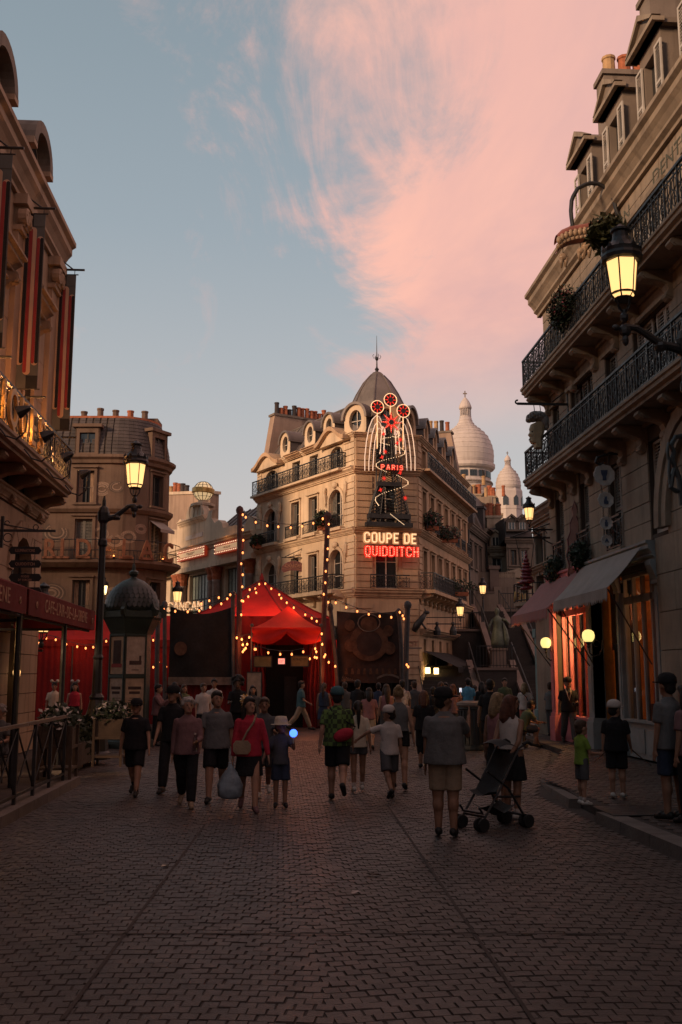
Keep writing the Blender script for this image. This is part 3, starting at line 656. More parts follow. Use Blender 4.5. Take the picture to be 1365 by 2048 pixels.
# --- wall lantern on an iron bracket
p = aD(1059, 1040, 28.9)
o = thing('wall_lantern', 'lit wall lantern on a scrolled iron bracket at the corner of the balcony house', 'lantern', (p.x, p.y, p.z - .1))
lantern(o, TR(0, 0, .1), .62, energy=40)
B().box(-.05, .75, -.02, .02, -.2, -.16).tube([(.75, 0, -.65), (.45, 0, -.5), (.1, 0, -.2)], .02, 5).box(.72, .77, -.03, .03, -.75, .05).tube([(.4 + .12 * cos(a * .8), 0, -.3 + .1 * sin(a * .8)) for a in range(8)], .013, 5).tube([(.2 + .07 * cos(a * .8), 0, -.26 + .06 * sin(a * .8)) for a in range(8)], .012, 5).build('bracket', 'iron', o)
# --- sign with a wig on a head
mdef('head_wood', (.36, .27, .17), rough=.55, var=.2, scale=5, bump=.2)
mdef('wig', (.24, .21, .20), rough=.7, var=.3, scale=8, bump=.6, bscale=18)
Y = 26.5; g = lambda u, v: Vector((aX(u, v, 1).x * 0 + (ray(u, v) * (Y / ray(u, v).y)).x, Y, EYE + (ray(u, v) * (Y / ray(u, v).y)).z))
p = g(1074, 872)
o = thing('wigmaker_sign', 'carved wooden head with a grey wig hung from an iron bar', 'sign', p)
zb = g(1074, 808).z - p.z; x1 = 8.0 - p.x
pr = [(.22, .32), (.2, .1), (.12, -.08), (.12, -.36), (-.1, -.36), (-.1, -.2), (-.17, -.22), (-.215, -.15), (-.2, -.1), (-.215, -.07), (-.2, -.04), (-.25, .03), (-.2, .12), (-.215, .2), (-.17, .32), (0, .4), (.15, .4)]
b = B(); n = len(pr)
for k, (s, y) in enumerate(((.55, -.13), (.85, -.1), (1, -.04), (1, .04), (.85, .1), (.55, .13))): b.v += [(px * s + .01, y, pz * (s if abs(pz) < .3 else 1) if False else pz * (.9 + .1 * s)) for px, pz in pr]
b.f = [(k * n + i, k * n + (i + 1) % n, (k + 1) * n + (i + 1) % n, (k + 1) * n + i) for k in range(5) for i in range(n)] + [tuple(range(n))[::-1], tuple(range(5 * n, 6 * n))]
h_ = b.build('head', 'head_wood', o)
for y in (-.11,): B().ball((-.15, y, .1), (.035, .02, .018), 8, 5).build('eye', 'frame_d', h_)
B().ball((-.21, 0, -.11), (.02, .05, .02), 8, 5).build('mouth', 'interior_d', h_)
b = B(); R = random.Random(2)
for c, r in (((-.1, 0, .52), (.19, .17, .13)), ((.08, 0, .55), (.22, .19, .16)), ((.22, 0, .42), (.14, .17, .2)), ((-.02, 0, .62), (.18, .15, .09)), ((.26, 0, .28), (.09, .12, .12)), ((-.2, 0, .46), (.1, .13, .09))): b.ball(c, r, 12, 8)
w = b.build('wig', 'wig', o, True)
for k in range(6): B().tube([(-.26 + .07 * k + .03 * sin(q), -.19 + .02 * cos(q * 2), .42 + .05 * k * (1 if k < 3 else .3) + .02 * q) for q in range(7)], .022, 6).build('curl', 'wig', w)
B().box(-.52, x1, -.03, .03, zb - .03, zb + .03).tube([(-.52 - .05 * sin(a * .6), 0, zb + .05 - .05 * cos(a * .6)) for a in range(7)], .025, 6).tube([(x1, 0, zb + .45), (x1 - .5, 0, zb + .05)], .02, 5).box(x1 - .06, x1, -.04, .04, zb - .3, zb + .5).build('bar', 'iron', o)
for x in (-.05, .12): B().tube([(x, 0, .66), (x + .01, .01, .76), (x - .01, -.01, zb - .02)], .012, 5).build('hanger', 'iron', o)
# --- four plates on chains
mdef('china', (.42, .40, .39), rough=.3, var=.15, scale=6, bump=.1)
mdef('china_blue', (.05, .07, .13), rough=.4, var=.3, scale=8, bump=.1)
Y = 22.3; g = lambda u, v: ray(u, v) * (Y / ray(u, v).y) + Vector((0, 0, EYE))
top = g(1209, 950); o = thing('plate_sign', 'four blue and white china plates hanging one under another on chains', 'sign', (top.x, Y, top.z))
for (u, v), r, kind in (((1209, 950), .255, 0), ((1212, 1000), .19, 1), ((1213, 1046), .155, 2), ((1214, 1081), .135, 3)):
    p = g(u, v) - top; n = 28; b = B(TR(p.x, 0, p.z) @ RX(pi / 2) @ RZ(.3))
    rr = [[(q * (1 + (.05 * cos(9 * 2 * pi * i / n) if q > r * .8 else 0)) * cos(2 * pi * i / n), q * (1 + (.05 * cos(9 * 2 * pi * i / n) if q > r * .8 else 0)) * sin(2 * pi * i / n), z) for i in range(n)] for q, z in ((r * .3, -.03), (r * .9, -.02), (r, 0), (r * .95, .012), (r * .62, -.005), (r * .55, -.012), (.004, -.012))]
    pl = b.rings(rr).build('plate', 'china', o)
    if kind == 0: sil = [(-.32, .45), (.32, .45), (.28, .1), (.16, -.15), (.18, -.5), (-.18, -.5), (-.16, -.15), (-.28, .1)]
    elif kind == 1: sil = [(-.25, -.5), (.3, -.5), (.32, -.2), (.12, 0), (.16, .25), (.1, .5), (0, .38), (-.12, .5), (-.14, .2), (-.25, -.1)]
    elif kind == 2: sil = [(-.2, -.5), (.2, -.5), (.24, .1), (.14, .2), (.14, .5), (-.14, .5), (-.14, .2), (-.24, .1)]
    else: sil = [(-.35, -.4), (0, -.1), (.35, -.4), (.2, .1), (0, .45), (-.2, .1)]
    B(TR(p.x, 0, p.z)).ext([(a * r, c * r) for a, c in sil], -.012, .0, 'y').build('motif', 'china_blue', pl)
    if kind < 3:
        q = g(*((1212, 1000), (1213, 1046), (1214, 1081))[kind]) - top; r2 = (.19, .155, .135)[kind]
        for sx in (-.5, .5):
            a, e = Vector((p.x + sx * r * .7, 0, p.z - r * .86)), Vector((q.x + sx * r2 * .8, 0, q.z + r2 * .82))
            for i in range(4): c = a.lerp(e, (i + .5) / 4); B().tube([(c.x + .014 * cos(t * pi / 4), .008 * (i % 2) * sin(t), c.z + .026 * sin(t * pi / 4)) for t in range(8)], .007, 4, True).build('chain_link', 'iron', o)
b = B(); b.tube([(.75, 0, .25), (.5, 0, .48), (.15, 0, .52), (-.15, 0, .42), (-.2, 0, .3), (-.1, 0, .24), (0, 0, .3)], .03, 6).tube([(.62, 0, -.3), (.66, 0, .1), (.5, 0, .45)], .025, 6)
for sx in (-.1, .1): b.tube([(sx, 0, .24), (sx * 1.2, 0, .45)], .012, 4)
b.build('bracket', 'iron', o)
# --- tall pink cut-out sign
mdef('rose', (.42, .25, .22), rough=.6, var=.2, scale=5); mdef('rose_d', (.16, .06, .06), rough=.6, var=.2)
Y = 26.0; g = lambda u, v: ray(u, v) * (Y / ray(u, v).y) + Vector((0, 0, EYE)); p0 = g(1150, 1190)
o = thing('shaped_sign', 'tall pale pink cut-out sign with a dark scalloped border beside a shutter', 'sign', p0)
out = [(1150, 1000), (1144, 1018), (1146, 1032), (1140, 1046), (1141, 1062), (1135, 1078), (1137, 1094), (1133, 1110), (1138, 1130), (1136, 1150), (1144, 1165), (1143, 1190), (1158, 1190), (1157, 1165), (1162, 1148), (1160, 1130), (1166, 1112), (1163, 1092), (1165, 1076), (1158, 1060), (1160, 1044), (1153, 1030), (1156, 1016)]
pts = [(g(*q) - p0) for q in out]; B().ext([(q.x, q.z) for q in pts], 0, .05, 'y').build('board', 'rose_d', o)
cx = sum(q.x for q in pts) / len(pts); cz = sum(q.z for q in pts) / len(pts)
B().ext([(cx + (q.x - cx) * .8, cz + (q.z - cz) * .94) for q in pts], -.02, 0, 'y').build('panel', 'rose', o)
B().ext([(cx - .02, cz - .5), (cx + .03, cz - .5), (cx + .02, cz - .2), (cx + .08, cz - .12), (cx + .02, cz - .08), (cx + .01, cz + .15), (cx - .01, cz + .15), (cx - .02, cz - .08), (cx - .07, cz - .12), (cx - .02, cz - .2)], -.035, -.02, 'y').build('emblem', 'frame_d', o)
# --- denture and teeth on a curved arm
mdef('gum', (.30, .10, .07), rough=.4, var=.2, scale=6, bump=.3); mdef('tooth', (.48, .33, .21), rough=.35, var=.15, scale=8, bump=.1)
Y = 21.7; g = lambda u, v: ray(u, v) * (Y / ray(u, v).y) + Vector((0, 0, EYE)); p0 = g(1150, 480)
o = thing('dentist_sign', 'giant denture with hanging molars on a curved iron arm', 'sign', p0)
q = lambda u, v: g(u, v) - p0
b = B(); n = 14
arc = [(1112, 472), (1122, 462), (1138, 455), (1155, 452), (1172, 449), (1192, 444)]
def bez(pts, t):
    k = t * (len(pts) - 1); i = min(int(k), len(pts) - 2); f = k - i; return pts[i].lerp(pts[i + 1], f)
A = [q(*a) for a in arc]
b.grid(lambda s, t: tuple(bez(A, s) + Vector((0, -.18 * cos(pi * t) * (1 if True else 0), -.15 + .16 * sin(pi * t)))), 20, 8)
b.grid(lambda s, t: tuple(bez(A, s) + Vector((0, -.18 + .36 * t, -.16))), 20, 2); b.build('gum', 'gum', o, True)
for k in range(9): c = bez(A, .06 + .88 * k / 8); B().ball((c.x, -.14, c.z - .2), (.068, .06, .1), 9, 6).build('tooth', 'tooth', o, True)
for k in range(9): c = bez(A, .04 + .82 * k / 8); B().ball((c.x, -.1, c.z - .33), (.06, .055, .07), 9, 6).build('tooth', 'tooth', o, True)
B().grid(lambda s, t: tuple(bez(A, s * .9) + Vector((0, -.15 + .3 * t, -.38 - .05 * sin(pi * t)))), 16, 6).build('lower_gum', 'gum', o, True)
for u, v, k in ((1127, 518, 1.), (1162, 505, .85), (1173, 497, 1.15)):
    c = q(u, v); b = B(TR(c.x, 0, c.z) @ Matrix.Scale(k, 4)); b.ball((0, 0, .04), (.11, .09, .1), 10, 7).lathe([(.02, -.22), (.045, -.1), (.07, .02)], 8, (-.05, 0, 0)).lathe([(.02, -.2), (.045, -.1), (.07, .02)], 8, (.055, 0, 0)); t_ = b.build('molar', 'tooth', o, True)
    B(TR(c.x, 0, c.z)).tube([(0, 0, .1), (0, 0, .3)], .01, 4).build('hook', 'iron', t_)
A2 = [q(*a) for a in ((1146, 455), (1142, 425), (1144, 398), (1156, 377), (1178, 366), (1200, 368), (1218, 380), (1228, 398), (1234, 425), (1242, 440))]
B().tube([tuple(bez(A2, i / 24)) for i in range(25)], .05, 8).build('arm', 'iron', o)
# --- twisted red confectioner's sign and its bar
mdef('red_gloss', (.20, .03, .045), rough=.18, var=.3, scale=8, bump=.1, spec=.6)
Y = 30.2; g = lambda u, v: ray(u, v) * (Y / ray(u, v).y) + Vector((0, 0, EYE)); p0 = g(1054, 1180)
o = thing('stacked_sign', 'glossy dark red stack of whipped tiers hanging from an iron bar', 'sign', p0)
z = 0
for r, h in ((.2, .13), (.1, .05), (.26, .14), (.2, .12), (.17, .1), (.18, .12), (.14, .1), (.12, .1), (.09, .12), (.05, .14), (.03, .1)):
    B(TR(0, 0, z) @ RY(random.Random(h * r).uniform(-.12, .12))).lathe([(r * .6, 0), (r, h * .3), (r, h * .65), (r * .7, h)], 14).build('tier', 'red_gloss', o, True); z += h
for x in (-.3, .3): B().tube([(x, 0, 1.62), (x * .6, 0, .9), (x * .35, 0, .3)], .012, 4).build('wire', 'iron', o)
B().box(-.48, .85, -.03, .03, 1.6, 1.65).tube([(.85, 0, 2.1), (-.4, 0, 1.65)], .02, 5).build('bar', 'iron', o)
# --- plants
R = random.Random(21)
def basket(p, r, label, mat='leaf', n=520, fl=None, nf=0, size=.055):
    o = thing('flower_basket', label, 'plant', p); foliage('foliage', o, (0, 0, 0), r, n, mat, R, size, fl, nf)
    B().lathe([(r[0] * .35, -r[2] * .55), (r[0] * .5, -r[2] * .3), (r[0] * .55, 0)], 10).build('pot', 'iron', o); return o
basket(aX(1215, 470, 7.05), (.46, .42, .46), 'shaggy grassy plant on the upper balcony beside the street lamp', 'leaf_y', 1500, size=.085)
basket(aX(1130, 618, 7.2), (.42, .85, .55), 'dark bush with red flowers on the upper balcony', 'leaf', 1700, 'flower_r', 260)
basket(aX(1108, 1140, 7.72), (.3, .45, .45), 'leafy window plant nearest the building corner', 'leaf', 600)
basket(aX(1160, 1112, 7.72), (.3, .42, .45), 'leafy window plant beside the pink cut-out sign', 'leaf', 650)
# ------------------------------------------------------------------ left-hand building
mdef('cloth_tan', (.46, .31, .22), rough=.9, var=.12, bump=.2, sheen=.2); mdef('cloth_red', (.26, .03, .032), rough=.85, var=.15, bump=.2, sheen=.2)
mdef('cloth_black', (.018, .018, .02), rough=.9, var=.2, bump=.2); mdef('cloth_grey', (.10, .105, .105), rough=.9, var=.15, bump=.2)
mdef('awning_red', (.17, .02, .022), rough=.85, var=.2, scale=2, bump=.2, thin=.25)
mdef('letter_gold', (.62, .36, .12), rough=.5, var=.2, scale=6, bump=.1)
mdef('letter_pale', (.40, .21, .14), rough=.7, var=.25, scale=6, bump=.1)
mdef('warm_wall', (.5, .3, .12), rough=.8, var=.2)
LB = thing('theatre_building', 'ornate stone building with hanging striped banners and a lettered balcony at the left edge', 'building', (-6.2, -10, 0), pi / 2)
def LW(s, y, z): return Vector((-6.2 - y, -10 + s, z))
LD = [(33.3, 34.3, .14, 3.2), (28.6, 32.0, .14, 3.2), (33.2, 34.9, 3.6, 5.2), (29.6, 31.3, 3.6, 5.2), (33.35, 34.2, 7.2, 10.4), (30.25, 31.1, 7.2, 10.4), (27.4, 28.3, 7.2, 10.4)]
b = B(); wall(b, 0, 36, 0, 13, LD); b.add([(36, 0, 0), (36, 40, 0), (36, 40, 13), (36, 0, 13)], [(0, 1, 2, 3)]); b.build('wall', 'joint', LB)  # end wall deepened out of view so the block shades the rounded house
courses(LB, I4, 26, 36, .14, 3.4, LD, .46, 'stone_l', L=1.1, seed=31, proud=.06)
courses(LB, I4, 26, 36, 3.45, 5.8, LD, .5, 'stone_l', L=1.4, seed=32)
for a, c in ((26, 36),): courses(LB, I4, a, c, 6.8, 12.9, LD, 1.02, 'stone_l', L=3, seed=33)
courses(LB, frame((36, 0, 0), (0, 1)), 0, 10, 0, 12.9, [], .6, 'stone_l', L=2, seed=34)
block('far_wall', 'stone_l', LB, -35, 25.98, -.03, .01, 0, 12.9)
for h in LD[2:]:
    window(LB, I4, *h, rows=3, fm='frame_d')
    if h[3] < 6: arch_top(b := B(), h[0], h[1], h[3], (h[1] - h[0]) / 2, -.05, .2); b.build('arch_head', 'stone_l', LB)
    if h[3] < 6:
        for i in range(7):
            a = pi * (i + .5) / 7; r0, r1 = (h[1] - h[0]) / 2 + .02, (h[1] - h[0]) / 2 + .42; cx = (h[0] + h[1]) / 2; zc = h[3] - (h[1] - h[0]) / 2; da = pi / 7 * .46
            B().ext([(cx + r * cos(t), zc + r * sin(t)) for r, t in ((r0, a - da), (r1, a - da), (r1, a + da), (r0, a + da))], -.09, .0, 'y').build('voussoir', 'stone_l', LB)
cornice(LB, I4, -35, 36.3, 12.85, .85, .5, 'stone_l'); cornice(LB, I4, 0, 36.1, 5.85, .3, .18, 'stone_l', 'moulding')
B().ext([(0, 6.46), (-.76, 6.46), (-.76, 6.52), (-.84, 6.56), (-.84, 6.66), (-.88, 6.7), (-.88, 6.76), (0, 6.76)], 0, 35.5, 'x').build('balcony_slab', 'stone_l', LB)
railing(LB, I4, 24, 35.4, -.8, 6.76, .95, 'iron', .62); rail_end(LB, I4, 35.4, -.8, -.05, 6.76, .95)
me = bracket_mesh(.72, .62, .26, 'stone_l')
for s in (27.0, 28.4, 29.8, 31.2, 32.6, 34.0, 35.3): inst(me, 'bracket', LB, TR(s, -.03, 5.84 + .3 - .3))
# pilasters with scrolled capitals, window pediments on consoles
for s in (26.6, 29.3, 32.1, 35.55):
    b = B().box(s - .3, s + .3, -.16, 0, 6.8, 12.0).box(s - .36, s + .36, -.22, 0, 6.8, 7.3); b.build('pilaster', 'stone_l', LB)
    for k in (-1, 1):
        b = B(); pts = [(s + k * (.16 + (.16 - .012 * a) * cos(a * .55)), -.3, 12.36 + (.2 - .012 * a) * sin(a * .55)) for a in range(14)]; b.tube(pts, .06, 7); b.lathe([(.2, -.05), (.2, .14)], 12, M=TR(s + k * .2, -.2, 12.36) @ RX(pi / 2)); b.build('capital_scroll', 'stone_l', LB)
    B().box(s - .34, s + .34, -.24, 0, 12.0, 12.12).box(s - .42, s + .42, -.36, 0, 12.6, 12.84).box(s - .26, s + .26, -.28, 0, 12.12, 12.6).build('capital', 'stone_l', LB)
for h in LD[4:]:
    surround(LB, I4, *h, 'stone_l', w=.16, d=.09); cx = (h[0] + h[1]) / 2
    cornice(LB, I4, h[0] - .36, h[1] + .36, 10.75, .4, .5, 'stone_l', 'pediment')
    for x in (h[0] - .28, h[1] + .08): inst(bracket_mesh(.4, .7, .2, 'stone_l'), 'console', LB, TR(x, -.03, 10.05))
# mansard with round-headed dormers
B().add([(-35, .3, 13.7), (36, .3, 13.7), (36, 1.4, 16.6), (-35, 1.4, 16.6), (36, 40, 17), (-35, 40, 17), (36, 40, 13.7)], [(0, 1, 2, 3), (3, 2, 4, 5), (1, 6, 4, 2)]).build('roof', 'slate', LB)  # roof carried back over the unseen depth added for shade
for s in (26.2, 29.6, 33.0):
    M = TR(s, -.05, 13.68); n = 12; r = .78
    o1 = [(-r, 0)] + [(-r * cos(pi * i / n), .75 + r * .85 * sin(pi * i / n)) for i in range(n + 1)] + [(r, 0)]
    d = B(M).ext(o1, 0, 1.6, 'y').build('dormer', 'stone_l', LB)
    r2 = r + .16; o2 = [(-r2 * cos(pi * i / n), .75 + r2 * .88 * sin(pi * i / n)) for i in range(n + 1)]; o3 = [(-(r - .12) * cos(pi * i / n), .75 + (r - .12) * .83 * sin(pi * i / n)) for i in range(n + 1)]
    B(M).ext(o2 + o3[::-1], -.3, 1.5, 'y').build('hood', 'stone_d', d)
    o4 = [(-.42, .1)] + [(-.42 * cos(pi * i / n), .75 + .4 * sin(pi * i / n)) for i in range(n + 1)] + [(.42, .1)]; B(M).ext(o4, -.03, -.005, 'y').build('pane', 'pane', d)
    [B(M).box(q - .16, q + .16, -.3, .0, .62, .78).build('impost', 'stone_l', d) for q in (-.82, .82)]
# goose-neck lamps that light the letters, and the letters
sg = thing('balcony_lettering', 'big gold capital letters fixed along the left balcony railing', 'sign', (-5.38, 17.0, 6.80), pi / 2)
word = 'MAGNIFIQUES'; xs = []; x = -3.1
for ch, wd in zip(word, (1.1, .9, .95, .95, .45, .8, .45, .98, .85, .8, .8)):
    if x > -.5: cm(ch, 1.12, 'letter_gold', sg, TR(x + wd / 2, -.02, .06), .035, 'letter', sx=.78, off=.006)
    x += wd * .94
for i, yy in enumerate((16.4, 18.6, 20.6, 22.6, 24.6)):
    o = thing('gooseneck_lamp', 'small black gooseneck lamp aimed at the balcony letters, %s from the street corner' % ('fifth', 'fourth', 'third', 'second', 'first')[i], 'lamp', (-5.34, yy, 6.62), 0, 'gooseneck lamps along the left balcony')
    B().tube([(0, 0, 0), (.16, 0, -.2), (.36, 0, -.26), (.52, 0, -.12), (.54, 0, .18), (.5, 0, .3)], .018, 6).build('neck', 'iron', o)
    B(TR(.5, 0, .32) @ RY(radians(-115))).lathe([(.03, -.1), (.06, -.06), (.12, .1), (.13, .16), (.02, .1)], 10).build('shade', 'iron', o); B().ball((.4, 0, .36), .03, 6, 5).build('bulb', 'bulb', o)
    l = bpy.data.lights.new('gooseneck_light', 'SPOT'); l.energy = 45; l.color = (1, .47, .13); l.spot_size = radians(125); l.spot_blend = .6; l.shadow_soft_size = .05
    q = bpy.data.objects.new('gooseneck_light', l); COL.objects.link(q); q.parent = o; q.location = (.36, 0, .36); q.rotation_euler = Vector((-1, 0, .28)).to_track_quat('-Z', 'Y').to_euler()
for s in (27.9, 30.7, 33.5):      # small floodlights on the balcony floor that wash the pilasters
    o = thing('floodlight', 'small floodlight on the left balcony floor at window ' + {27.9: 'one', 30.7: 'two', 33.5: 'three'}[s], 'lamp', LW(s, -.45, 6.77), 0, 'floodlights on the left balcony floor')
    B().lathe([(.08, 0), (.08, .1), (.1, .12), (.1, .15), (.02, .14)], 10).build('housing', 'iron', o); B().lathe([(.08, .15), (.08, .155)], 10).build('lens', 'bulb', o)
    lamp_light('flood_light', (0, 0, .3), 95, (1, .40, .12), o, .08)
# banners
def banner(y, xin, w, zt, zb, label, sc=1.):
    o = thing('hanging_banner', label, 'banner', (xin, y, zb), 0, 'striped banners on the left building'); H = zt - zb
    def piece(x0, x1, z0, z1, mat, r0=0, r1=0, d=0., nm='stripe'):
        pts = []; n = 8; xm, rw = (x0 + x1) / 2, (x1 - x0) / 2
        if r0: pts += [(xm - rw * cos(pi * i / n), z0 - (rw * 1.0 * sin(pi * i / n))) for i in range(n + 1)]
        else: pts += [(x0, z0), (x1, z0)]
        if r1: pts += [(xm + rw * cos(pi * i / n), z1 + (rw * sin(pi * i / n))) for i in range(n + 1)]
        else: pts += [(x1, z1), (x0, z1)]
        B().ext(pts, -d - .006, -d, 'y').build(nm, mat, o)
    B().box(0, w, 0, .012, 0, H).build('cloth', 'cloth_grey', o)
    piece(.0, w / 2, 0, .3, 'cloth_grey', d=.004, nm='hem'); piece(w / 2, w, 0, .3, 'cloth_black', d=.004, nm='hem')
    piece(0, w / 2, H - .3, H, 'cloth_black', d=.004, nm='head'); piece(w / 2, w, H - .3, H, 'cloth_grey', d=.004, nm='head')
    for i in range(3):
        x0, x1 = (w * .02, w * .32) if i == 0 else ((w * .34, w * .66) if i == 1 else (w * .68, w * .98)); lo, hi = (.62, H - .62) if i != 1 else (.4, H - .4)
        xm = (x0 + x1) / 2
        piece(x0, x1, lo, hi, 'cloth_tan', 1, 1, .008); piece(xm, x1, lo, hi, ('cloth_black', 'cloth_tan', 'cloth_black')[i], 1, 1, .016)
        if i == 1: piece(x0, xm - .004, lo, hi, 'cloth_red', 1, 1, .016)
        if i == 2: piece(x0, xm - .004, lo, hi, 'cloth_red', 1, 1, .016)
    for z in (-.02, H + .02): B().tube([(-.03, 0, z), (w + .06, 0, z)], .016, 6).build('rod', 'iron', o)
    for zz in (H + .16,):
        B().tube([(-6.2 - xin + .02, 0, zz), (w + .22, 0, zz)], .03, 6).tube([(-6.2 - xin + .02, 0, zz + .42), (w * .8, 0, zz + .02)], .02, 5).box(-6.2 - xin, -6.2 - xin + .05, -.05, .05, zz - .25, zz + .5).build('bracket', 'iron', o)
        for x in (.04, w - .04): B().tube([(x, 0, H + .03), (x, 0, zz)], .01, 4).build('hook', 'iron', o)
    B().tube([(-6.2 - xin + .02, 0, -.2), (w + .2, 0, -.2)], .028, 6).tube([(-6.2 - xin + .02, 0, -.5), (w * .7, 0, -.2)], .018, 5).build('lower_bracket', 'iron', o)
banner(25.9, -6.08, .5, 12.62, 8.34, 'striped red, black and tan banner farthest from the frame edge on the left building')
banner(22.25, -6.08, .52, 12.6, 8.4, 'striped red, black and tan banner in the middle of the left building')
banner(19.35, -6.08, .52, 12.5, 8.4, 'striped banner cut off by the left edge of the picture')
# warm doorway, hanging direction boards
B().box(33.3, 34.3, .35, .4, .14, 3.2).build('door_back', 'warm_wall', LB); B().box(28.6, 32, 1.2, 1.25, .14, 3.2).build('door_back', 'warm_wall', LB)
o = thing('wall_sconce', 'lit sconce beside the cafe doorway at the left edge', 'lamp', LW(33.8, -.12, 2.0)); B().lathe([(.03, -.2), (.07, -.1), (.09, .05), (.05, .18)], 10).build('globe', 'lamp_glass', o, True); B().box(-.14, 0, -.03, .03, -.06, 0).build('bracket', 'iron', o); lamp_light('lamp_light', (.06, 0, 0), 7, (1, .55, .2), o, .08); lamp_light('hall_light', LW(30.3, .5, 2.6), 30, (1, .5, .16), None, .2)
Y = 20.6; g = lambda u, v: ray(u, v) * (Y / ray(u, v).y) + Vector((0, 0, EYE)); p0 = g(62, 1062)
o = thing('direction_boards', 'stack of dark pointed boards with names hanging from a scrolled iron bar', 'sign', p0)
x0 = g(2, 1062).x - p0.x; x1 = g(112, 1062).x - p0.x
B().box(-6.15 - p0.x, x1, -.02, .02, -.02, .03).box(x0, x0 + .06, -.04, .04, -.35, .3).tube([(x0, 0, .14), (.1, 0, .02)], .012, 4).tube([(.1 + .055 * sin(a * .8), 0, .08 + .055 * cos(a * .8)) for a in range(9)], .01, 4).tube([(x0 + .12 + .05 * cos(a * .8), 0, .16 + .05 * sin(a * .8)) for a in range(8)], .01, 4).tube([(x0 + .15 + .09 * cos(a * .7), 0, -.14 + .09 * sin(a * .7)) for a in range(9)], .01, 4).build('bracket', 'iron', o)
for k, (v, t1) in enumerate(((1101, 'ILLUMINATIONS'), (1128, 'QUIDDITCH'), (1155, 'MODES|DE SORCIER'), (1182, ''), (1232, 'MENU DU JOUR'))):
    c = g(51, v) - p0; w, h = .33, .075
    pl = B(TR(c.x, 0, c.z)).ext([(-w, 0), (-w + .05, h), (-.05, h), (0, h + .015), (.05, h), (w - .05, h), (w, 0), (w - .05, -h), (-w + .05, -h)], -.02, .02, 'y').build('board', 'black', o)
    for j, tx in enumerate(t1.split('|') if t1 else ()): cm(tx, .085 if '|' not in t1 else .06, 'letter_pale', pl, TR(c.x, -.022, c.z - .03 + (.03 - .07 * j if '|' in t1 else 0)), .001, 'lettering', sx=.62 if len(tx) > 10 else .8)
    if k < 4:
        for i in range(3): B().tube([(c.x + .18 + .012 * cos(t * pi / 3), 0, c.z + .1 + i * .05 + .022 * sin(t * pi / 3)) for t in range(6)], .005, 4, True).build('chain_link', 'iron', o)
# ------------------------------------------------------------------ cafe awning, railing, planters
aw = thing('cafe_awning', 'dark red cafe awning with lettered valance over the left terrace', 'awning', (-4.3, 0, 0), pi / 2)
for y0, y1 in ((8.0, 17.25), (17.4, 23.6)):
    B().grid(lambda p, q: (y0 + (y1 - y0) * p, 1.85 * q, 3.44 + .65 * q), 8, 4).build('roof_cloth', 'awning_red', aw)
    B().add([(y0, 0, 3.0), (y1, 0, 3.0), (y1, 0, 3.44), (y0, 0, 3.44), (y0, .02, 3.0), (y1, .02, 3.0), (y1, .02, 3.44), (y0, .02, 3.44)], [(0, 1, 2, 3), (7, 6, 5, 4), (0, 4, 5, 1)]).build('valance', 'awning_red', aw)
B().add([(23.6, 0, 3.0), (23.6, 1.85, 3.0), (23.6, 1.85, 4.09), (23.6, 0, 3.44)], [(0, 1, 2, 3)]).build('end_cloth', 'awning_red', aw)
cm("CAFE~L'AIR~DE~LA~SIRENE", .34, 'letter_pale', aw, TR(20.6, -.006, 3.12), .003, 'lettering', sx=.92)
cm('SIRENE', .36, 'letter_pale', aw, TR(15.6, -.006, 3.11), .003, 'lettering')
for x in (16.8, 17.95, 23.25): B().tube([(x + .06 * cos(a * 1.1) * (1 - a * .06), -.01, 3.2 + .07 * sin(a * 1.1) * (1 - a * .06)) for a in range(9)], .01, 4).build('ornament', 'letter_pale', aw)
for yy in (13.2, 17.3, 20.9): B().tube([(yy, .12, .13), (yy, .12, 3.02)], .055, 8).build('post', 'iron', aw)
B().tube([(8, .12, 2.98), (23.5, .12, 2.98)], .03, 6).build('beam', 'iron', aw)
for yy in (17.3, 20.9): B().tube([(yy, .12, 2.9), (yy, 1.8, 2.9)], .03, 6).build('cross_bar', 'iron', aw)
rl = thing('terrace_railing', 'black iron terrace railing with crossed bars along the left kerb', 'railing', (-3.78, 12.8, .15), pi / 2)
mdef('rail_top', (.22, .18, .155), rough=.35, var=.2, metal=.3)
B().box(0, 5.5, -.035, .035, 1.08, 1.13).build('handrail', 'rail_top', rl); B().box(0, 5.5, -.02, .02, .1, .14).build('bottom_rail', 'iron', rl)
for k in range(6):
    x = .0 + k * 1.1; B().box(x - .025, x + .025, -.025, .025, 0, 1.08).build('post', 'iron', rl)
    if k < 5:
        for q in (((x, 0, .14), (x + 1.1, 0, 1.06)), ((x, 0, 1.06), (x + 1.1, 0, .14))): B().tube(q, .014, 5).build('cross_bar', 'iron', rl)
R = random.Random(8)
def planter(x, y, label, n=380):
    o = thing('planter', label, 'planter', (x, y, .13)); b = B(); b.box(-.3, .3, -.3, .3, .55, .6)
    for a in (-.28, .28):
        for c in (-.28, .28): b.box(a - .025, a + .025, c - .025, c + .025, 0, .95)
    b.box(-.3, .3, -.3, .3, .18, .22); b.build('stand', 'wood', o); B().box(-.26, .26, -.26, .26, .6, .95).build('box', 'wood', o)
    foliage('foliage', o, (0, 0, 1.08), (.42, .42, .26), n, 'leaf', R, .06, 'flower_w', 150)
planter(-3.98, 18.75, 'white flowers in a planter at the end of the terrace railing'); planter(-3.5, 21.4, 'white flowers in a planter beside the street lamp base')
o = thing('hedge', 'low dark hedge around the base of the left street lamp', 'hedge', (-4.5, 22.6, .12)); foliage('foliage', o, (0, 0, .55), (.55, 1.6, .5), 1500, 'leaf', R, .07); B().box(-.4, .4, -1.4, 1.4, 0, .45).build('trough', 'wood', o)
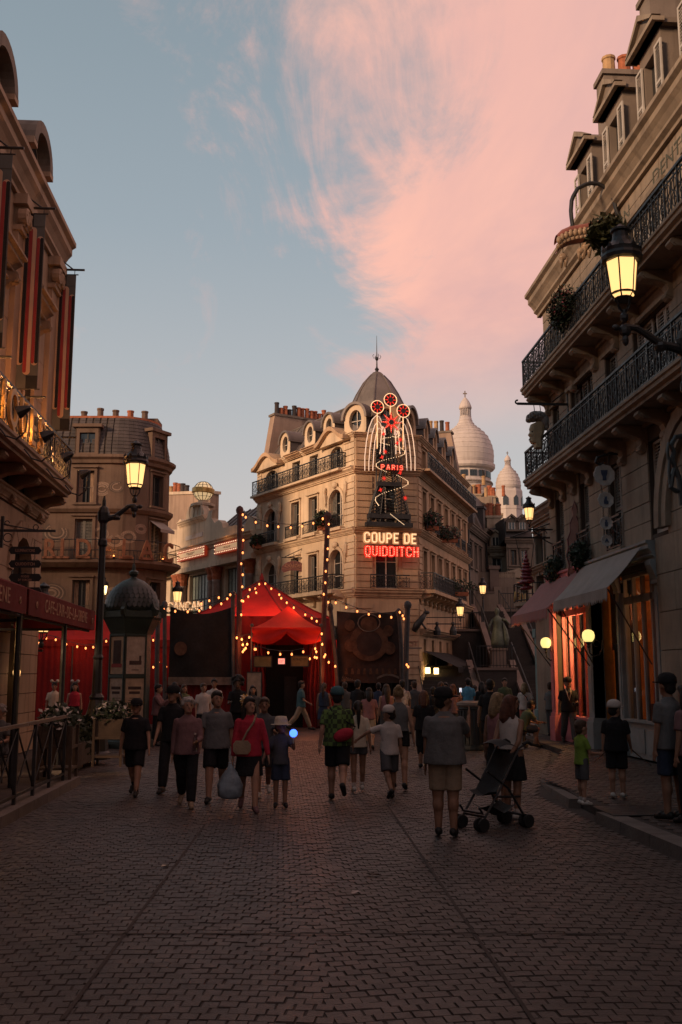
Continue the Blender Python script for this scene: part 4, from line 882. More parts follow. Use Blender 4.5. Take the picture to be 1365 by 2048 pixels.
# ------------------------------------------------------------------ advertising column
mdef('kiosk_green', (.03, .042, .036), rough=.5, var=.3, bump=.2); mdef('poster_1', (.36, .265, .195), rough=.7, var=.3, scale=7); mdef('poster_2', (.38, .30, .25), rough=.7, var=.25, scale=9); mdef('poster_red', (.22, .03, .03), rough=.7, var=.2); mdef('ink', (.05, .03, .028), rough=.8, var=.3)
p = aD(257, 1480, 28.2)
K = thing('advertising_column', 'dark green advertising column with a scaled dome roof and framed posters', 'advertising column', (p.x, p.y, .0), -radians(8))
B().lathe([(.72, 0), (.72, .18), (.66, .22), (.66, .5), (.62, .55)], 6, ph=pi / 6).build('base', 'kiosk_green', K)
B().lathe([(.56, .55), (.56, 3.25)], 6, ph=pi / 6).build('drum', 'kiosk_green', K)
B().lathe([(.6, 3.1), (.64, 3.2), (.8, 3.5), (.86, 3.56), (.86, 3.72), (.78, 3.76)], 6, ph=pi / 6).build('eaves', 'kiosk_green', K)
dm = B().lathe([(.76, 3.74), (.74, 3.95), (.66, 4.2), (.5, 4.45), (.3, 4.6), (.1, 4.68)], 18).build('dome', 'kiosk_green', K, True)
sc = B().add([(-.06, 0, 0), (.06, 0, 0), (.06, 0, -.08), (0, 0, -.14), (-.06, 0, -.08)], [(0, 1, 2, 3, 4)]).mesh('scale', 'iron_g')
for j, (r, z, sl) in enumerate(((.775, 3.95, .2), (.755, 4.07, .3), (.71, 4.19, .5), (.64, 4.3, .7), (.56, 4.4, .8))):
    n = int(2 * pi * r / .135)
    for i in range(n):
        a = 2 * pi * (i + .5 * (j % 2)) / n
        if -pi < a - pi * 1.5 < pi and sin(a) < .3: inst(sc, 'scale', dm, TR(r * cos(a), r * sin(a), z) @ RZ(a + pi / 2) @ RX(-sl * .6))
B().lathe([(.12, 4.66), (.08, 4.72), (.14, 4.8), (.14, 4.86), (.05, 4.92), (.04, 5.05), (.015, 5.1), (.012, 5.35)], 10).build('finial', 'kiosk_green', K)
for i in range(6):
    a = i * pi / 3 + pi / 6; B().ext([(.76, 3.55), (.95, 3.6), (1.0, 3.75), (.9, 3.82), (.84, 3.95), (.74, 3.9)], -.05, .05, 'y', RZ(a)).build('corner_scroll', 'kiosk_green', K)
for i, a in enumerate((-pi / 2 - pi / 6, -pi / 2 + pi / 6)):
    M = RZ(a + pi / 2) @ TR(0, -.49, 0); fr = B(M).box(-.3, -.26, -.06, .02, .7, 3.1).box(.26, .3, -.06, .02, .7, 3.1).box(-.26, .26, -.06, .02, .7, .76).box(-.26, .26, -.06, .02, 3.04, 3.1).box(-.26, .26, -.06, .02, 1.9, 1.98).build('poster_frame', 'kiosk_green', K)
    for j, (z0, z1) in enumerate(((.8, 1.88), (2.0, 3.02))):
        po = B(M).box(-.255, .255, -.03, -.01, z0, z1).build('poster', 'poster_1' if (i + j) % 2 else 'poster_2', K)
        if i == 0 and j: B(M).box(-.15, .15, -.036, -.031, z0 + .25, z1 - .1).ball((.02, -.03, z0 + .55), (.09, .02, .22), 8, 6).build('print', 'ink', po); B(M).box(-.2, .2, -.042, -.037, z0 + .18, z0 + .28).build('print', 'poster_red', po)
        elif j: B(M).box(-.17, .17, -.036, -.031, z0 + .25, z0 + .36).box(-.1, .1, -.036, -.031, z0 + .1, z0 + .12).box(.1, .16, -.036, -.031, z0 + .36, z0 + .5).build('print', 'ink', po)
        else:
            bb = B(M); bb.box(-.18, .18, -.036, -.031, z1 - .3, z1 - .22).box(-.15, .15, -.036, -.031, z1 - .42, z1 - .35)
            for q in range(9): bb.box(-.19 + .03 * (q % 3), .19 - .02 * (q % 4), -.036, -.031, z0 + .06 + q * .06, z0 + .075 + q * .06)
            bb.build('print', 'ink', po)
# ------------------------------------------------------------------ stroke letters for the bulb signs
def arcp(cx, cy, rx, ry, a0, a1, n=7): return [(cx + rx * cos(radians(a0 + (a1 - a0) * i / n)), cy + ry * sin(radians(a0 + (a1 - a0) * i / n))) for i in range(n + 1)]
W0 = .46; RR = .2
def Ostroke(q0=0, q1=1):
    return arcp(W0 - .2, .8, .2, .2, 0, 90) + arcp(.2, .8, .2, .2, 90, 180) + arcp(.2, .2, .2, .2, 180, 270) + arcp(W0 - .2, .2, .2, .2, 270, 360) + [(W0, .8)]
GL = {'O': [Ostroke()], 'Q': [Ostroke(), [(.08, -.12), (.3, -.14), (.48, -.2)]],
      'C': [arcp(W0 - .2, .8, .2, .2, -10, 90) + arcp(.2, .8, .2, .2, 90, 180) + arcp(.2, .2, .2, .2, 180, 270) + arcp(W0 - .2, .2, .2, .2, 270, 370)],
      'U': [[(0, 1)] + arcp(.22, .22, .22, .22, 180, 360) + [(.44, 1)]],
      'P': [[(0, 0), (0, 1), (.2, 1)] + arcp(.22, .73, .22, .27, 90, -90) + [(.02, .46)]],
      'R': [[(0, 0), (0, 1), (.2, 1)] + arcp(.22, .74, .22, .26, 90, -90) + [(.02, .48)], [(.2, .48), (.44, 0)]],
      'B': [[(0, 0), (0, 1), (.2, 1)] + arcp(.2, .75, .2, .25, 90, -90) + [(.02, .5)], [(.2, .5)] + arcp(.2, .25, .24, .25, 90, -90) + [(0, 0)]],
      'E': [[(.4, 1), (0, 1), (0, 0), (.4, 0)], [(.04, .52), (.34, .52)]], 'F': [[(.4, 1), (0, 1), (0, 0)], [(.04, .52), (.34, .52)]],
      'D': [[(0, 0), (0, 1), (.2, 1)] + arcp(.22, .78, .22, .22, 90, 0) + arcp(.22, .22, .22, .22, 0, -90) + [(.02, 0)]],
      'I': [[(0, 0), (0, 1)]], 'T': [[(0, 1), (.46, 1)], [(.23, .96), (.23, 0)]], 'H': [[(0, 0), (0, 1)], [(.44, 0), (.44, 1)], [(.04, .5), (.4, .5)]],
      'A': [[(0, 0), (.2, 1), (.26, 1), (.46, 0)], [(.08, .32), (.38, .32)]], 'N': [[(0, 0), (0, 1), (.44, 0), (.44, 1)]],
      'M': [[(0, 0), (0, 1), (.27, .3), (.54, 1), (.54, 0)]], 'L': [[(0, 1), (0, 0), (.4, 0)]], 'V': [[(0, 1), (.22, 0), (.44, 1)]], 'Z': [[(0, 1), (.42, 1), (0, 0), (.42, 0)]],
      'S': [arcp(.22, .76, .22, .24, 20, 180) + arcp(.22, .76, .22, .25, 180, 270)[1:] + arcp(.22, .25, .22, .26, 90, 0)[1:] + arcp(.22, .25, .22, .25, 0, -160)[1:]]}
def gw(c): return 0. if c == 'I' else (.54 if c == 'M' else .45)
def along(pl, d):
    out = [Vector((*pl[0], 0))]; acc = 0.
    for a, c in zip(pl, pl[1:]):
        a, c = Vector((*a, 0)), Vector((*c, 0)); L = (c - a).length; t = d - acc
        while t <= L + 1e-6: out.append(a.lerp(c, t / L if L else 0)); t += d
        acc = L - (t - d)
    return out
def bulb_sign(par, txt, h, mat, M, th=.1, bd=.14, br=.03, bmat='bulb_w', gap=.26, sx=1., deep=.06):
    M = M @ TR(0, 0, th * h * 1.1); h = h * (1 - 2.2 * th); sx = sx / (1 - 2.2 * th) * .96
    wd = sum(gw(c) + gap if c != ' ' else .32 for c in txt) - gap; x = -wd / 2; dots = B()
    for c in txt:
        if c == ' ': x += .32; continue
        b = B()
        for pl in GL[c]:
            q = [((x + px) * h * sx, 0, py * h) for px, py in pl]
            for (a, c2) in zip(q, q[1:]):
                A, C = Vector(a), Vector(c2); d = (C - A)
                if d.length < 1e-6: continue
                d.normalize(); n = Vector((-d.z, 0, d.x)) * th * h; e = d * th * h * .6; y = Vector((0, deep, 0))
                v = [A - n - e, A + n - e, C + n + e, C - n + e]; b.add([p - y for p in v] + [p + y for p in v], [(0, 1, 2, 3), (7, 6, 5, 4), (0, 4, 5, 1), (1, 5, 6, 2), (2, 6, 7, 3), (3, 7, 4, 0)])
            for p in along([((x + px) * h * sx, py * h) for px, py in pl], bd * h): dots.ball((p.x, -deep - br * .3, p.y), br, 5, 3)
        b.M = M; b.build('letter', mat, par); x += gw(c) + gap
    dots.M = M; dots.build('bulbs', bmat, par, kind='stuff')
# ------------------------------------------------------------------ corner house with the dome
mdef('neon_white', (.8, .7, .6), rough=.4, var=0, bump=0, emit=(1, .70, .54), es=.32); mdef('sign_red', (.34, .02, .018), rough=.5, var=.15, emit=(1, .03, .015), es=.75)
mdef('sign_cream', (.55, .36, .2), rough=.5, var=.1, emit=(1, .52, .24), es=.36); mdef('dark_metal', (.035, .035, .038), rough=.6, var=.3, metal=.3)
pL = aD(712, 1200, 45.); pR = aD(838, 1200, 45.7); pL.z = pR.z = 0
CB = thing('corner_house', 'pale stone corner house with a domed roof and iron balconies behind the red tent', 'building', pL)
axL = Vector((.474, -.88, 0)).normalized(); axR = Vector((.358, .934, 0)).normalized(); axC = (pR - pL).normalized()
LL, LC, LR = 9.9, (pR - pL).length, 13.0
FL = frame(tuple(-axL * LL), axL); FC = frame((0, 0, 0), axC); FR = frame(tuple(pR - pL), axR)
nL = Vector((axL.y, -axL.x, 0)); nR = Vector((axR.y, -axR.x, 0)); nC = Vector((axC.y, -axC.x, 0))
def lx(u, v, fr, n): q = aP(u, v, pL + fr.translation, n) - pL; return (fr.inverted() @ q)
Z1, Z2, Z3, Z4 = 5.45, 8.35, 11.15, 12.95
cols = [tuple(sorted((lx(a, 1040, FL, nL).x, lx(c, 1040, FL, nL).x))) for a, c in ((530, 556), (584, 600), (619, 636), (661, 687))]
HL = []
for i, (a, c) in enumerate(cols):
    HL += [(a, c, 5.95, 7.75), (a, c, 8.85, 10.6), (a, c, 11.5, 12.7), (a + .0, c, .5, 4.2)]
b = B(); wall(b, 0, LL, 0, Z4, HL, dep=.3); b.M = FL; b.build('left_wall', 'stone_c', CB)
for i, h in enumerate(HL):
    k, fl = i // 4, i % 4; w = h[1] - h[0]; outer = k in (0, 3)
    wn = window(CB, FL, *h, rows=3, dep=.3)
    if outer and fl < 3:
        b = B(FL); arch_top(b, h[0], h[1], h[3] + .002, w / 2 if fl < 2 else w * .35, -.02, .26); b.build('arch_head', 'stone_c', CB)
        if fl < 2:
            cx = (h[0] + h[1]) / 2; b = B(FL); n = 10; r0, r1 = w / 2 + .02, w / 2 + .16; zc = h[3] - w / 2
            b.ext([(cx + r1 * cos(pi * q / n), zc + r1 * sin(pi * q / n)) for q in range(n + 1)] + [(cx + r0 * cos(pi * q / n), zc + r0 * sin(pi * q / n)) for q in range(n, -1, -1)], -.09, -.01, 'y').box(h[0] - .16, h[0] - .02, -.08, -.01, h[2], zc).box(h[1] + .02, h[1] + .16, -.08, -.01, h[2], zc); b.build('window_surround', 'stone_c', CB)
            for sx in (-1, 1):      # carved drops either side of the head
                B(FL).tube([(cx + sx * (w / 2 + .34 + .05 * sin(q)), -.1, h[3] + .25 - q * .16) for q in range(7)], [.05, .12, .1, .12, .08, .07, .02], 6).build('carving', 'stone_c', CB)
            B(FL).ball((cx, -.12, h[3] + .22), (.2, .12, .16), 8, 6).build('keystone', 'stone_c', CB)
    elif fl < 2:
        surround(CB, FL, *h, 'stone_c', w=.1, d=.05, key=False)
    for x in ((h[0] + .01,) if fl == 0 and k == 0 else (h[0] + .01, h[1] - w * .3)) if fl < 3 else ():
        if fl != 0 or not outer: inst(shutter_mesh(w * .29, h[3] - h[2] - .1, 'shutter_g'), 'shutter', CB, FL @ TR(x, .14, h[2] + .02))
    if fl == 1:
        inst(rail_mesh(w + .3, .62, 'iron', False), 'railing_panel', CB, FL @ TR(h[0] - .15, -.28, h[2] - .1)); B(FL).box(h[0] - .25, h[1] + .25, -.34, .0, h[2] - .24, h[2] - .1).build('window_sill', 'stone_c', CB)
    if fl == 2:
        cx = (h[0] + h[1]) / 2
        if outer:      # swan-neck hood over the attic window
            n = 16; w2 = w / 2 + .75; top = [(cx + w2 * (2 * q / n - 1), 13.0 + .62 * (.5 + .5 * cos(pi * (2 * q / n - 1)))) for q in range(n + 1)]; low = [(x, z - .2) for x, z in top]
            B(FL).ext(top + low[::-1], -.5, .5, 'y').build('hood', 'stone_c2', CB); B(FL).ext([(x, z - .18) for x, z in top] + [(cx + w2, 12.8), (cx - w2, 12.8)], -.3, .4, 'y').build('hood_wall', 'stone_c', CB)
        else: cornice(CB, FL, h[0] - .3, h[1] + .3, 12.85, .25, .4, 'stone_c2', 'hood')
M3 = [(0, .9, 'stone_c')]
for z0, z1 in ((.2, 5.2), (5.85, Z2 - .1), (Z2 + .3, Z3 - .1), (Z3 + .3, Z4)):
    courses(CB, FL, LL - 1.0, LL - .02, z0, z1, [], .3, 'stone_c', L=None, seed=41, gap=.045, proud=.05); courses(CB, FL, 0, .55, z0, z1, [], .34, 'stone_c', seed=42, gap=.045, proud=.05)
# chamfered corner
HC = [(LC * .32, LC * .68, 5.85, 7.7), (LC * .33, LC * .67, 8.7, 10.7), (LC * .33, LC * .67, 11.5, 12.6), (LC * .28, LC * .72, 2.2, 4.7)]
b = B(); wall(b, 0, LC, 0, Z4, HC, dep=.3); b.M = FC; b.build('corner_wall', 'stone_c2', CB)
for i, h in enumerate(HC):
    window(CB, FC, *h, rows=3, dep=.3, pm='pane')
    if i in (0, 3): b = B(FC); arch_top(b, h[0], h[1], h[3] + .002, .4, -.02, .26); b.build('arch_head', 'stone_c2', CB)
for z0, z1 in ((.2, 5.2), (5.85, Z2 - .1), (Z2 + .3, Z3 - .1), (Z3 + .3, Z4)):
    courses(CB, FC, .02, LC * .27, z0, z1, [], .3, 'stone_c2', seed=43, gap=.045, proud=.05); courses(CB, FC, LC * .73, LC - .02, z0, z1, [], .3, 'stone_c2', seed=44, gap=.045, proud=.05)
o = thing('candle_lamp', 'small lit lamp behind the balcony window under the big sign', 'lamp', pL + FC @ Vector((LC * .47, .5, 6.6))); B().ball((0, 0, 0), .06, 8, 6).build('bulb', 'bulb', o); B().lathe([(.1, -.5), (.03, -.45), (.03, -.08), (.06, -.05)], 8).build('stem', 'gold', o); lamp_light('lamp_light', (0, -.1, 0), 6, (1, .32, .06), o, .08)
# right flank
HR = []
for k in range(7):
    x = .9 + k * 1.75
    HR += [(x, x + .8, 5.95, 7.75), (x, x + .8, 8.85, 10.6), (x, x + .8, 11.5, 12.6)]
    HR += [(x, x + .55, 2.95, 3.6)]
HR += [(1.2, 4.6, .15, 2.3)]
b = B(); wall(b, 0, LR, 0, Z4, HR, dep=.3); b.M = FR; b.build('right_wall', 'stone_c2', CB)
for h in HR[:-1]:
    window(CB, FR, *h, rows=3, dep=.3, fm='frame_w' if h[2] > 5 else 'frame_d')
    if h[2] > 5:
        surround(CB, FR, *h, 'stone_c2', w=.1, d=.05, key=False)
        if 8 < h[2] < 9: inst(rail_mesh(1.1, .62, 'iron', False), 'railing_panel', CB, FR @ TR(h[0] - .15, -.28, h[2] - .1))
B(FR).box(1.2, 4.6, .6, .7, .15, 2.3).build('shop_back', 'interior_d', CB)
for z0, z1 in ((.2, 2.6), (3.9, 5.2), (5.85, Z2 - .1), (Z2 + .3, Z3 - .1), (Z3 + .3, Z4)): courses(CB, FR, .02, .7, z0, z1, [], .3, 'stone_c2', seed=45, gap=.045, proud=.05)
# bands, slabs, balconies wrap round the three faces
for z, h, d in ((Z1, .38, .3), (Z2, .28, .26), (Z3, .32, .34), (Z4 - .1, .22, .25)):
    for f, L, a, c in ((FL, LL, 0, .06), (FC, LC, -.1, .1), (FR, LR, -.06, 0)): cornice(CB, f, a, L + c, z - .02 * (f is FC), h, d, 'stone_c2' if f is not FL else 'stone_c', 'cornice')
x0b = lx(545, 1180, FL, nL).x
B(FL).box(x0b, LL - .9, -.75, -.02, Z1 + .2, Z1 + .36).build('balcony_slab', 'stone_c', CB); railing(CB, FL, x0b, LL - .9, -.7, Z1 + .36, .72, 'iron', .7); rail_end(CB, FL, LL - .92, -.7, -.1, Z1 + .36, .72)
railing(CB, FL, .2, LL - .75, -.42, Z3 + .32, .78, 'iron', .7); rail_end(CB, FL, LL - .76, -.42, -.02, Z3 + .32, .78); B(FL).box(.1, LL - .7, -.5, -.02, Z3 + .22, Z3 + .325).build('balcony_slab', 'stone_c', CB)
railing(CB, FC, LC * .2, LC * .82, -.34, Z1 + .38, .62, 'iron', .6); railing(CB, FC, LC * .2, LC * .85, -.34, Z3 + .32, .75, 'iron', .6); railing(CB, FC, LC * .2, LC * .85, -.3, Z2 + .28, .65, 'iron', .6)
B(FR).box(.0, 8.2, -.75, -.02, Z1 + .2, Z1 + .36).build('balcony_slab', 'stone_c2', CB); railing(CB, FR, .0, 8.2, -.7, Z1 + .36, .8, 'iron', .7); rail_end(CB, FR, .02, -.7, -.1, Z1 + .36, .8); rail_end(CB, FR, 8.2, -.7, -.1, Z1 + .36, .8)
B(FR).box(.0, LR, -.6, -.02, Z3 + .22, Z3 + .325).build('balcony_slab', 'stone_c2', CB); railing(CB, FR, .0, LR, -.52, Z3 + .325, .78, 'iron', .8)
me = bracket_mesh(.6, .5, .2, 'stone_c2')
for k in range(9): inst(me, 'bracket', CB, FR @ TR(.2 + k * .95, -.05, Z1 - .3))
for k in range(6): inst(bracket_mesh(.6, .5, .2, 'stone_c'), 'bracket', CB, FL @ TR(x0b + .2 + k * (LL - 1.2 - x0b) / 5, -.05, Z1 - .3))
cornice(CB, FR, .1, 8, 3.75, .3, .45, 'stone_c2', 'shop_cornice')
# mansard in zinc with standing seams
def mansard(f, L, z0, z1, back, inset0, inset1, step=.62):
    b = B(f); e0, e1 = (inset0, 1.9) if f is FL else (1.9, inset1); A = [(inset0, .1, z0), (L - inset1, .1, z0), (L - e1, back, z1), (e0, back, z1)]; dd = (3.2, .3) if f is FL else (.3, 2.6); b.add(A + [(e0, back + dd[0], z1 + .12), (L - e1, back + dd[1], z1 + .12)], [(0, 1, 2, 3), (3, 2, 5, 4)]); rf = b.build('roof', 'zinc', CB)
    n = int((L - inset0 - inset1) / step)
    for i in range(n + 1):
        x = inset0 + (L - inset0 - inset1) * i / n; x2 = e0 + (L - e0 - e1) * i / n; B(f).tube([(x, .07, z0), (x2, back - .03, z1)], .03, 4).build('seam', 'zinc', rf)
    B(f).tube([(e0, back, z1), (L - e1, back, z1)], .07, 6).build('ridge_roll', 'zinc', rf)
mansard(FL, LL, 13.0, 15.3, 1.8, .5, .6); mansard(FR, LR, 13.0, 15.2, 1.8, .6, .5)
def oval_dormer(f, x, z, y, k=1., par=None, mat='stone_c'):
    M = f @ TR(x, y, z) @ Matrix.Scale(k, 4); n = 16; out = [(-.48, 0)] + [(-.48 * cos(pi * i / n), .62 + .52 * sin(pi * i / n)) for i in range(n + 1)] + [(.48, 0)]
    inn = [(.27 * cos(2 * pi * i / 20), .56 + .38 * sin(2 * pi * i / 20)) for i in range(20)]
    b = B(M); vs = []; fs = []
    for i in range(20):      # face ring between the oval and the outline
        a = 2 * pi * i / 20; dx, dz = cos(a), sin(a); best = 9
        for (p, q) in zip(out, out[1:] + out[:1]):
            ex, ez = q[0] - p[0], q[1] - p[1]; den = dx * ez - dz * ex
            if abs(den) < 1e-9: continue
            t = ((p[0]) * ez - (p[1] - .56) * ex) / den; s = ((p[0]) * dz - (p[1] - .56) * dx) / den
            if t > 0 and -1e-6 <= s <= 1 + 1e-6: best = min(best, t)
        vs += [(inn[i][0], -.02, inn[i][1]), (dx * best, -.02, .56 + dz * best), (inn[i][0], .2, inn[i][1])]
    for i in range(20): j = (i + 1) % 20; fs += [(3 * i, 3 * i + 1, 3 * j + 1, 3 * j), (3 * i, 3 * j, 3 * j + 2, 3 * i + 2)]
    b.add(vs, fs); d = b.build('dormer', mat, par or CB)
    hood = [(-.56 * cos(pi * i / n), .62 + .6 * sin(pi * i / n)) for i in range(n + 1)] + [(.47 * cos(pi * i / n), .62 + .51 * sin(pi * i / n)) for i in range(n + 1)]
    B(M).ext(hood, -.12, 1.1, 'y').build('hood', 'zinc', d); B(M).ext([(-.47, 0), (-.47, .62), (-.42, .62), (-.42, 0)], 0, 1.0, 'y').ext([(.42, 0), (.42, .62), (.47, .62), (.47, 0)], 0, 1., 'y').build('cheek', 'zinc', d)
    B(M).ext(inn, .14, .16, 'y').build('pane', 'pane', d); B(M).box(-.015, .015, .1, .135, .2, .92).box(-.26, .26, .1, .13, .545, .575).build('window_frame', 'frame_w', d)
for u in (568, 617, 655): oval_dormer(FL, lx(u, 860, FL, nL).x, 13.25, .12, 1.12)
for x in (2.5, 4.6, 6.8, 9): oval_dormer(FR, x, 13.2, .12, 1.1, mat='stone_c2')
# dome over the corner
dc = (FC @ Vector((LC / 2, 1.55, 0)))
dm = B(TR(dc.x, dc.y, 0)).lathe([(1.75, 12.9), (1.75, 13.3), (1.62, 13.6), (1.5, 14.2), (1.3, 14.8), (1.02, 15.4), (.66, 16.0), (.34, 16.35), (.3, 16.42), (.22, 16.5)], 8, ph=pi / 8 + atan2(axC.y, axC.x)).build('dome', 'zinc', CB)
for k in range(8):
    a = pi / 8 + atan2(axC.y, axC.x) + k * pi / 4; B(TR(dc.x, dc.y, 0)).tube([(r * 1.01 * cos(a), r * 1.01 * sin(a), z) for r, z in ((1.62, 13.6), (1.5, 14.2), (1.3, 14.8), (1.02, 15.4), (.66, 16.0), (.34, 16.35))], .04, 5).build('rib', 'zinc', dm)
B(TR(dc.x, dc.y, 0)).lathe([(.1, 16.48), (.07, 16.6), (.11, 16.68), (.04, 16.78), (.03, 17.1), (.09, 17.2), (.03, 17.3), (.02, 17.6), (.008, 18.4)], 8).build('finial', 'iron', dm)
for k in range(4): a = k * pi / 2 + .3; B(TR(dc.x, dc.y, 17.3)).tube([(.03 * cos(a), .03 * sin(a), 0), (.16 * cos(a), .16 * sin(a), -.08), (.22 * cos(a), .22 * sin(a), .04), (.16 * cos(a), .16 * sin(a), .12)], .014, 4).build('finial_leaf', 'iron', dm)
for k, an in enumerate((-52, 0, 52)):
    a = atan2(axC.y, axC.x) + radians(an); fx = Vector((cos(a), sin(a), 0)); nn = Vector((fx.y, -fx.x, 0)); q = dc + nn * 1.72; oval_dormer(frame((q.x, q.y, 0), fx), 0, 13.0, 0, 1.35, mat='stone_c' if an < 0 else 'stone_c2')
B(TR(dc.x, dc.y, 0)).lathe([(1.85, 12.6), (1.95, 12.75), (2.0, 12.95), (1.8, 13.05)], 8, ph=pi / 8 + atan2(axC.y, axC.x)).build('drum_cornice', 'stone_c2', CB)
# party walls and chimneys
R = random.Random(6)
def party(f, x, w, mat, z0, z1, d, npots, slope=.5):
    M = f @ TR(x, 0, 0); B(M).ext([(-.05, z0), (slope, z1), (d, z1), (d, z0)], 0, w, 'x').build('party_wall', mat, CB); B(M).box(-.06, w + .06, slope - .08, d + .05, z1, z1 + .12).build('chimney_cap', 'stone_d', CB)
    for k in range(npots): pots(CB, M @ TR(w / 2 + R.uniform(-.04, .04), slope + .25 + k * (d - slope - .4) / max(1, npots - 1), 0), [0], z1 + .12, R, (.4, .75))
party(FL, -.05, .55, 'stone_b', 11.4, 16.1, 4.2, 12, .75); party(FR, LR - .6, .6, 'stone_b', 11.4, 16.2, 3.6, 8, .8)
B(FL).box(-.02, .0, 0, 8, 0, 12.9).build('end_wall', 'plaster_d', CB)
# plants on its balconies
R = random.Random(12)
for f, x, z, r, t in ((FL, cols[0][0] + .1, 8.95, (.45, .3, .4), 'red flowers spilling from the leftmost balcony of the corner house'), (FL, cols[3][0] + .1, 9.2, (.45, .35, .5), 'flowers on the small balcony behind the tall bulb pole'), (FR, 1.1, 9.2, (.5, .4, .5), 'dark plant on the corner house flank beside the tower sign'), (FR, 4.5, 9.0, (.9, .35, .45), 'red flowering plants half way along the corner house flank'), (FR, 5.2, 6.4, (1.5, .4, .5), 'bushy dark plants on the lower balcony of the corner house flank')):
    q = pL + f @ Vector((x, -.45, z)); o = thing('window_plant', t, 'plant', q); foliage('foliage', o, (0, 0, 0), r, 420, 'leaf', R, .09, 'flower_r', 60 if z > 8 else 10); B().box(-r[0] * .6, r[0] * .6, -.12, .12, -r[2], -r[2] + .2).build('pot', 'terracotta', o)
# --- big signs on the chamfer
q = pL + FC @ Vector((LC / 2, -.5, 8.0)); rzC = atan2(axC.y, axC.x)
def onC(u, v, y=-.55): w = aP(u, v, pL + FC @ Vector((0, y, 0)), nC); l = FC.inverted() @ (w - pL); return Vector((l.x - LC / 2, 0, l.z))
a, c = onC(731, 1088), onC(831, 1065)
S1 = thing('bulb_sign', 'cream bulb-lit letters of the upper line on the corner house', 'sign', pL + FC @ Vector((LC / 2, -.55, a.z)), rzC); bulb_sign(S1, 'COUPE DE', c.z - a.z, 'sign_cream', TR((a.x + c.x) / 2, 0, 0), .14, .13, .026, 'bulb_w', .3, (c.x - a.x) / (c.z - a.z) / 4.92)
a, c = onC(729, 1114), onC(838, 1092)
S2 = thing('bulb_sign', 'red letters with white bulbs of the lower line on the corner house', 'sign', pL + FC @ Vector((LC / 2, -.55, a.z)), rzC); bulb_sign(S2, 'QUIDDITCH', c.z - a.z, 'sign_red', TR((a.x + c.x) / 2, 0, 0), .14, .19, .02, 'bulb_w', .3, (c.x - a.x) / (c.z - a.z) / 5.55)
for s_, y0 in ((S1, .2), (S2, .2)):
    B().box(-1.1, 1.1, .08, .11, .25, .29).box(-1.1, 1.1, .08, .11, .55, .59).build('mounting_rail', 'iron', s_)
ET = thing('tower_sign', 'illuminated iron tower with dotted light spiral, stars and fountain arcs on the corner house', 'sign', pL + FC @ Vector((LC / 2, -.75, 8.6)), rzC)
e = lambda u, v, y=0: onC(u, v, -.75) + Vector((0, y, -8.6))
prof = [(1050, 42), (1025, 38), (1005, 33), (985, 27), (965, 20), (940, 15), (910, 11), (880, 8), (850, 5)]
b = B(); cx = 778
for (v0, w0), (v1, w1) in zip(prof, prof[1:]):
    for s in (-1, 1):
        for y in (-.12, .12):
            if v0 > 930 or True: b.tube([tuple(e(cx + s * w0, v0, y)), tuple(e(cx + s * w1, v1, y))], .035, 4)
            iw0, iw1 = w0 * .45, w1 * .45
            b.tube([tuple(e(cx + s * iw0, v0, y)), tuple(e(cx + s * iw1, v1, y))], .03, 4)
            n = 3
            for k in range(n):
                t0, t1 = k / n, (k + 1) / n; va, vb = v0 + (v1 - v0) * t0, v0 + (v1 - v0) * t1; wa, wb = w0 + (w1 - w0) * t0, w0 + (w1 - w0) * t1
                b.tube([tuple(e(cx + s * wa, va, y)), tuple(e(cx + s * wb * .45, vb, y))], .022, 3).tube([tuple(e(cx + s * wa * .45, va, y)), tuple(e(cx + s * wb, vb, y))], .022, 3)
                b.tube([tuple(e(cx - wb * .45, vb, y)), tuple(e(cx + wa * .45, va, y))], .02, 3)
b.build('lattice', 'dark_metal', ET)
for v, w in ((1048, 46), (1032, 42), (968, 24), (930, 18)): p, r = e(cx - w, v), e(cx + w, v); B().box(p.x, r.x, -.18, .18, p.z - .1, p.z + .1).build('platform', 'dark_metal', ET)
p, r = e(736, 1052), e(822, 1052); B().box(p.x, r.x, -.22, .2, p.z - .02, p.z + .1).build('base', 'dark_metal', ET)
for s in (-1, 1):       # hanging iron uprights beside the tower
    p0, p1 = e(cx + s * 25, 1030), e(cx + s * 25, 880); B().tube([tuple(p0), tuple(p1)], .03, 4).build('upright', 'dark_metal', ET)
    for x0, xm, vt, xe, ve in ((16, 27, 833, 50, 943), (16, 24, 845, 42, 943), (13, 22, 858, 34, 943), (10, 14, 855, 20, 910), (9, 11, 858, 12, 900)):
        A = [(cx + s * x0, vt + 14), (cx + s * (x0 + (xm - x0) * .45), vt + 3), (cx + s * xm, vt), (cx + s * (xm + (xe - xm) * .35), vt + 8), (cx + s * (xm + (xe - xm) * .65), vt + 26), (cx + s * (xm + (xe - xm) * .86), vt + 52), (cx + s * xe, min(ve - 4, vt + 82)), (cx + s * xe, ve)]
        B().tube([tuple(e(*q, -.2)) for q in A], .023, 5).build('arc_tube', 'neon_white', ET)
def rstar(u, v, ru, n, rin, mat, y, nm='star', th=.03):
    c = e(u, v); k = (e(u + 10, v).x - c.x) / 10; pts = [(c.x + k * (ru if i % 2 == 0 else ru * rin) * sin(pi * i / n), c.z + k * (ru if i % 2 == 0 else ru * rin) * cos(pi * i / n)) for i in range(2 * n)]
    B().ext(pts, y - th, y, 'y').build(nm, mat, ET); return c, k
c, k = rstar(779, 848, 21, 8, .34, 'sign_red', -.3); dots = B()
for i in range(8):
    for r in (5, 8.5, 12, 15.5): dots.ball((c.x + k * r * sin(pi * i / 4), -.34, c.z + k * r * cos(pi * i / 4)), .011, 5, 3)
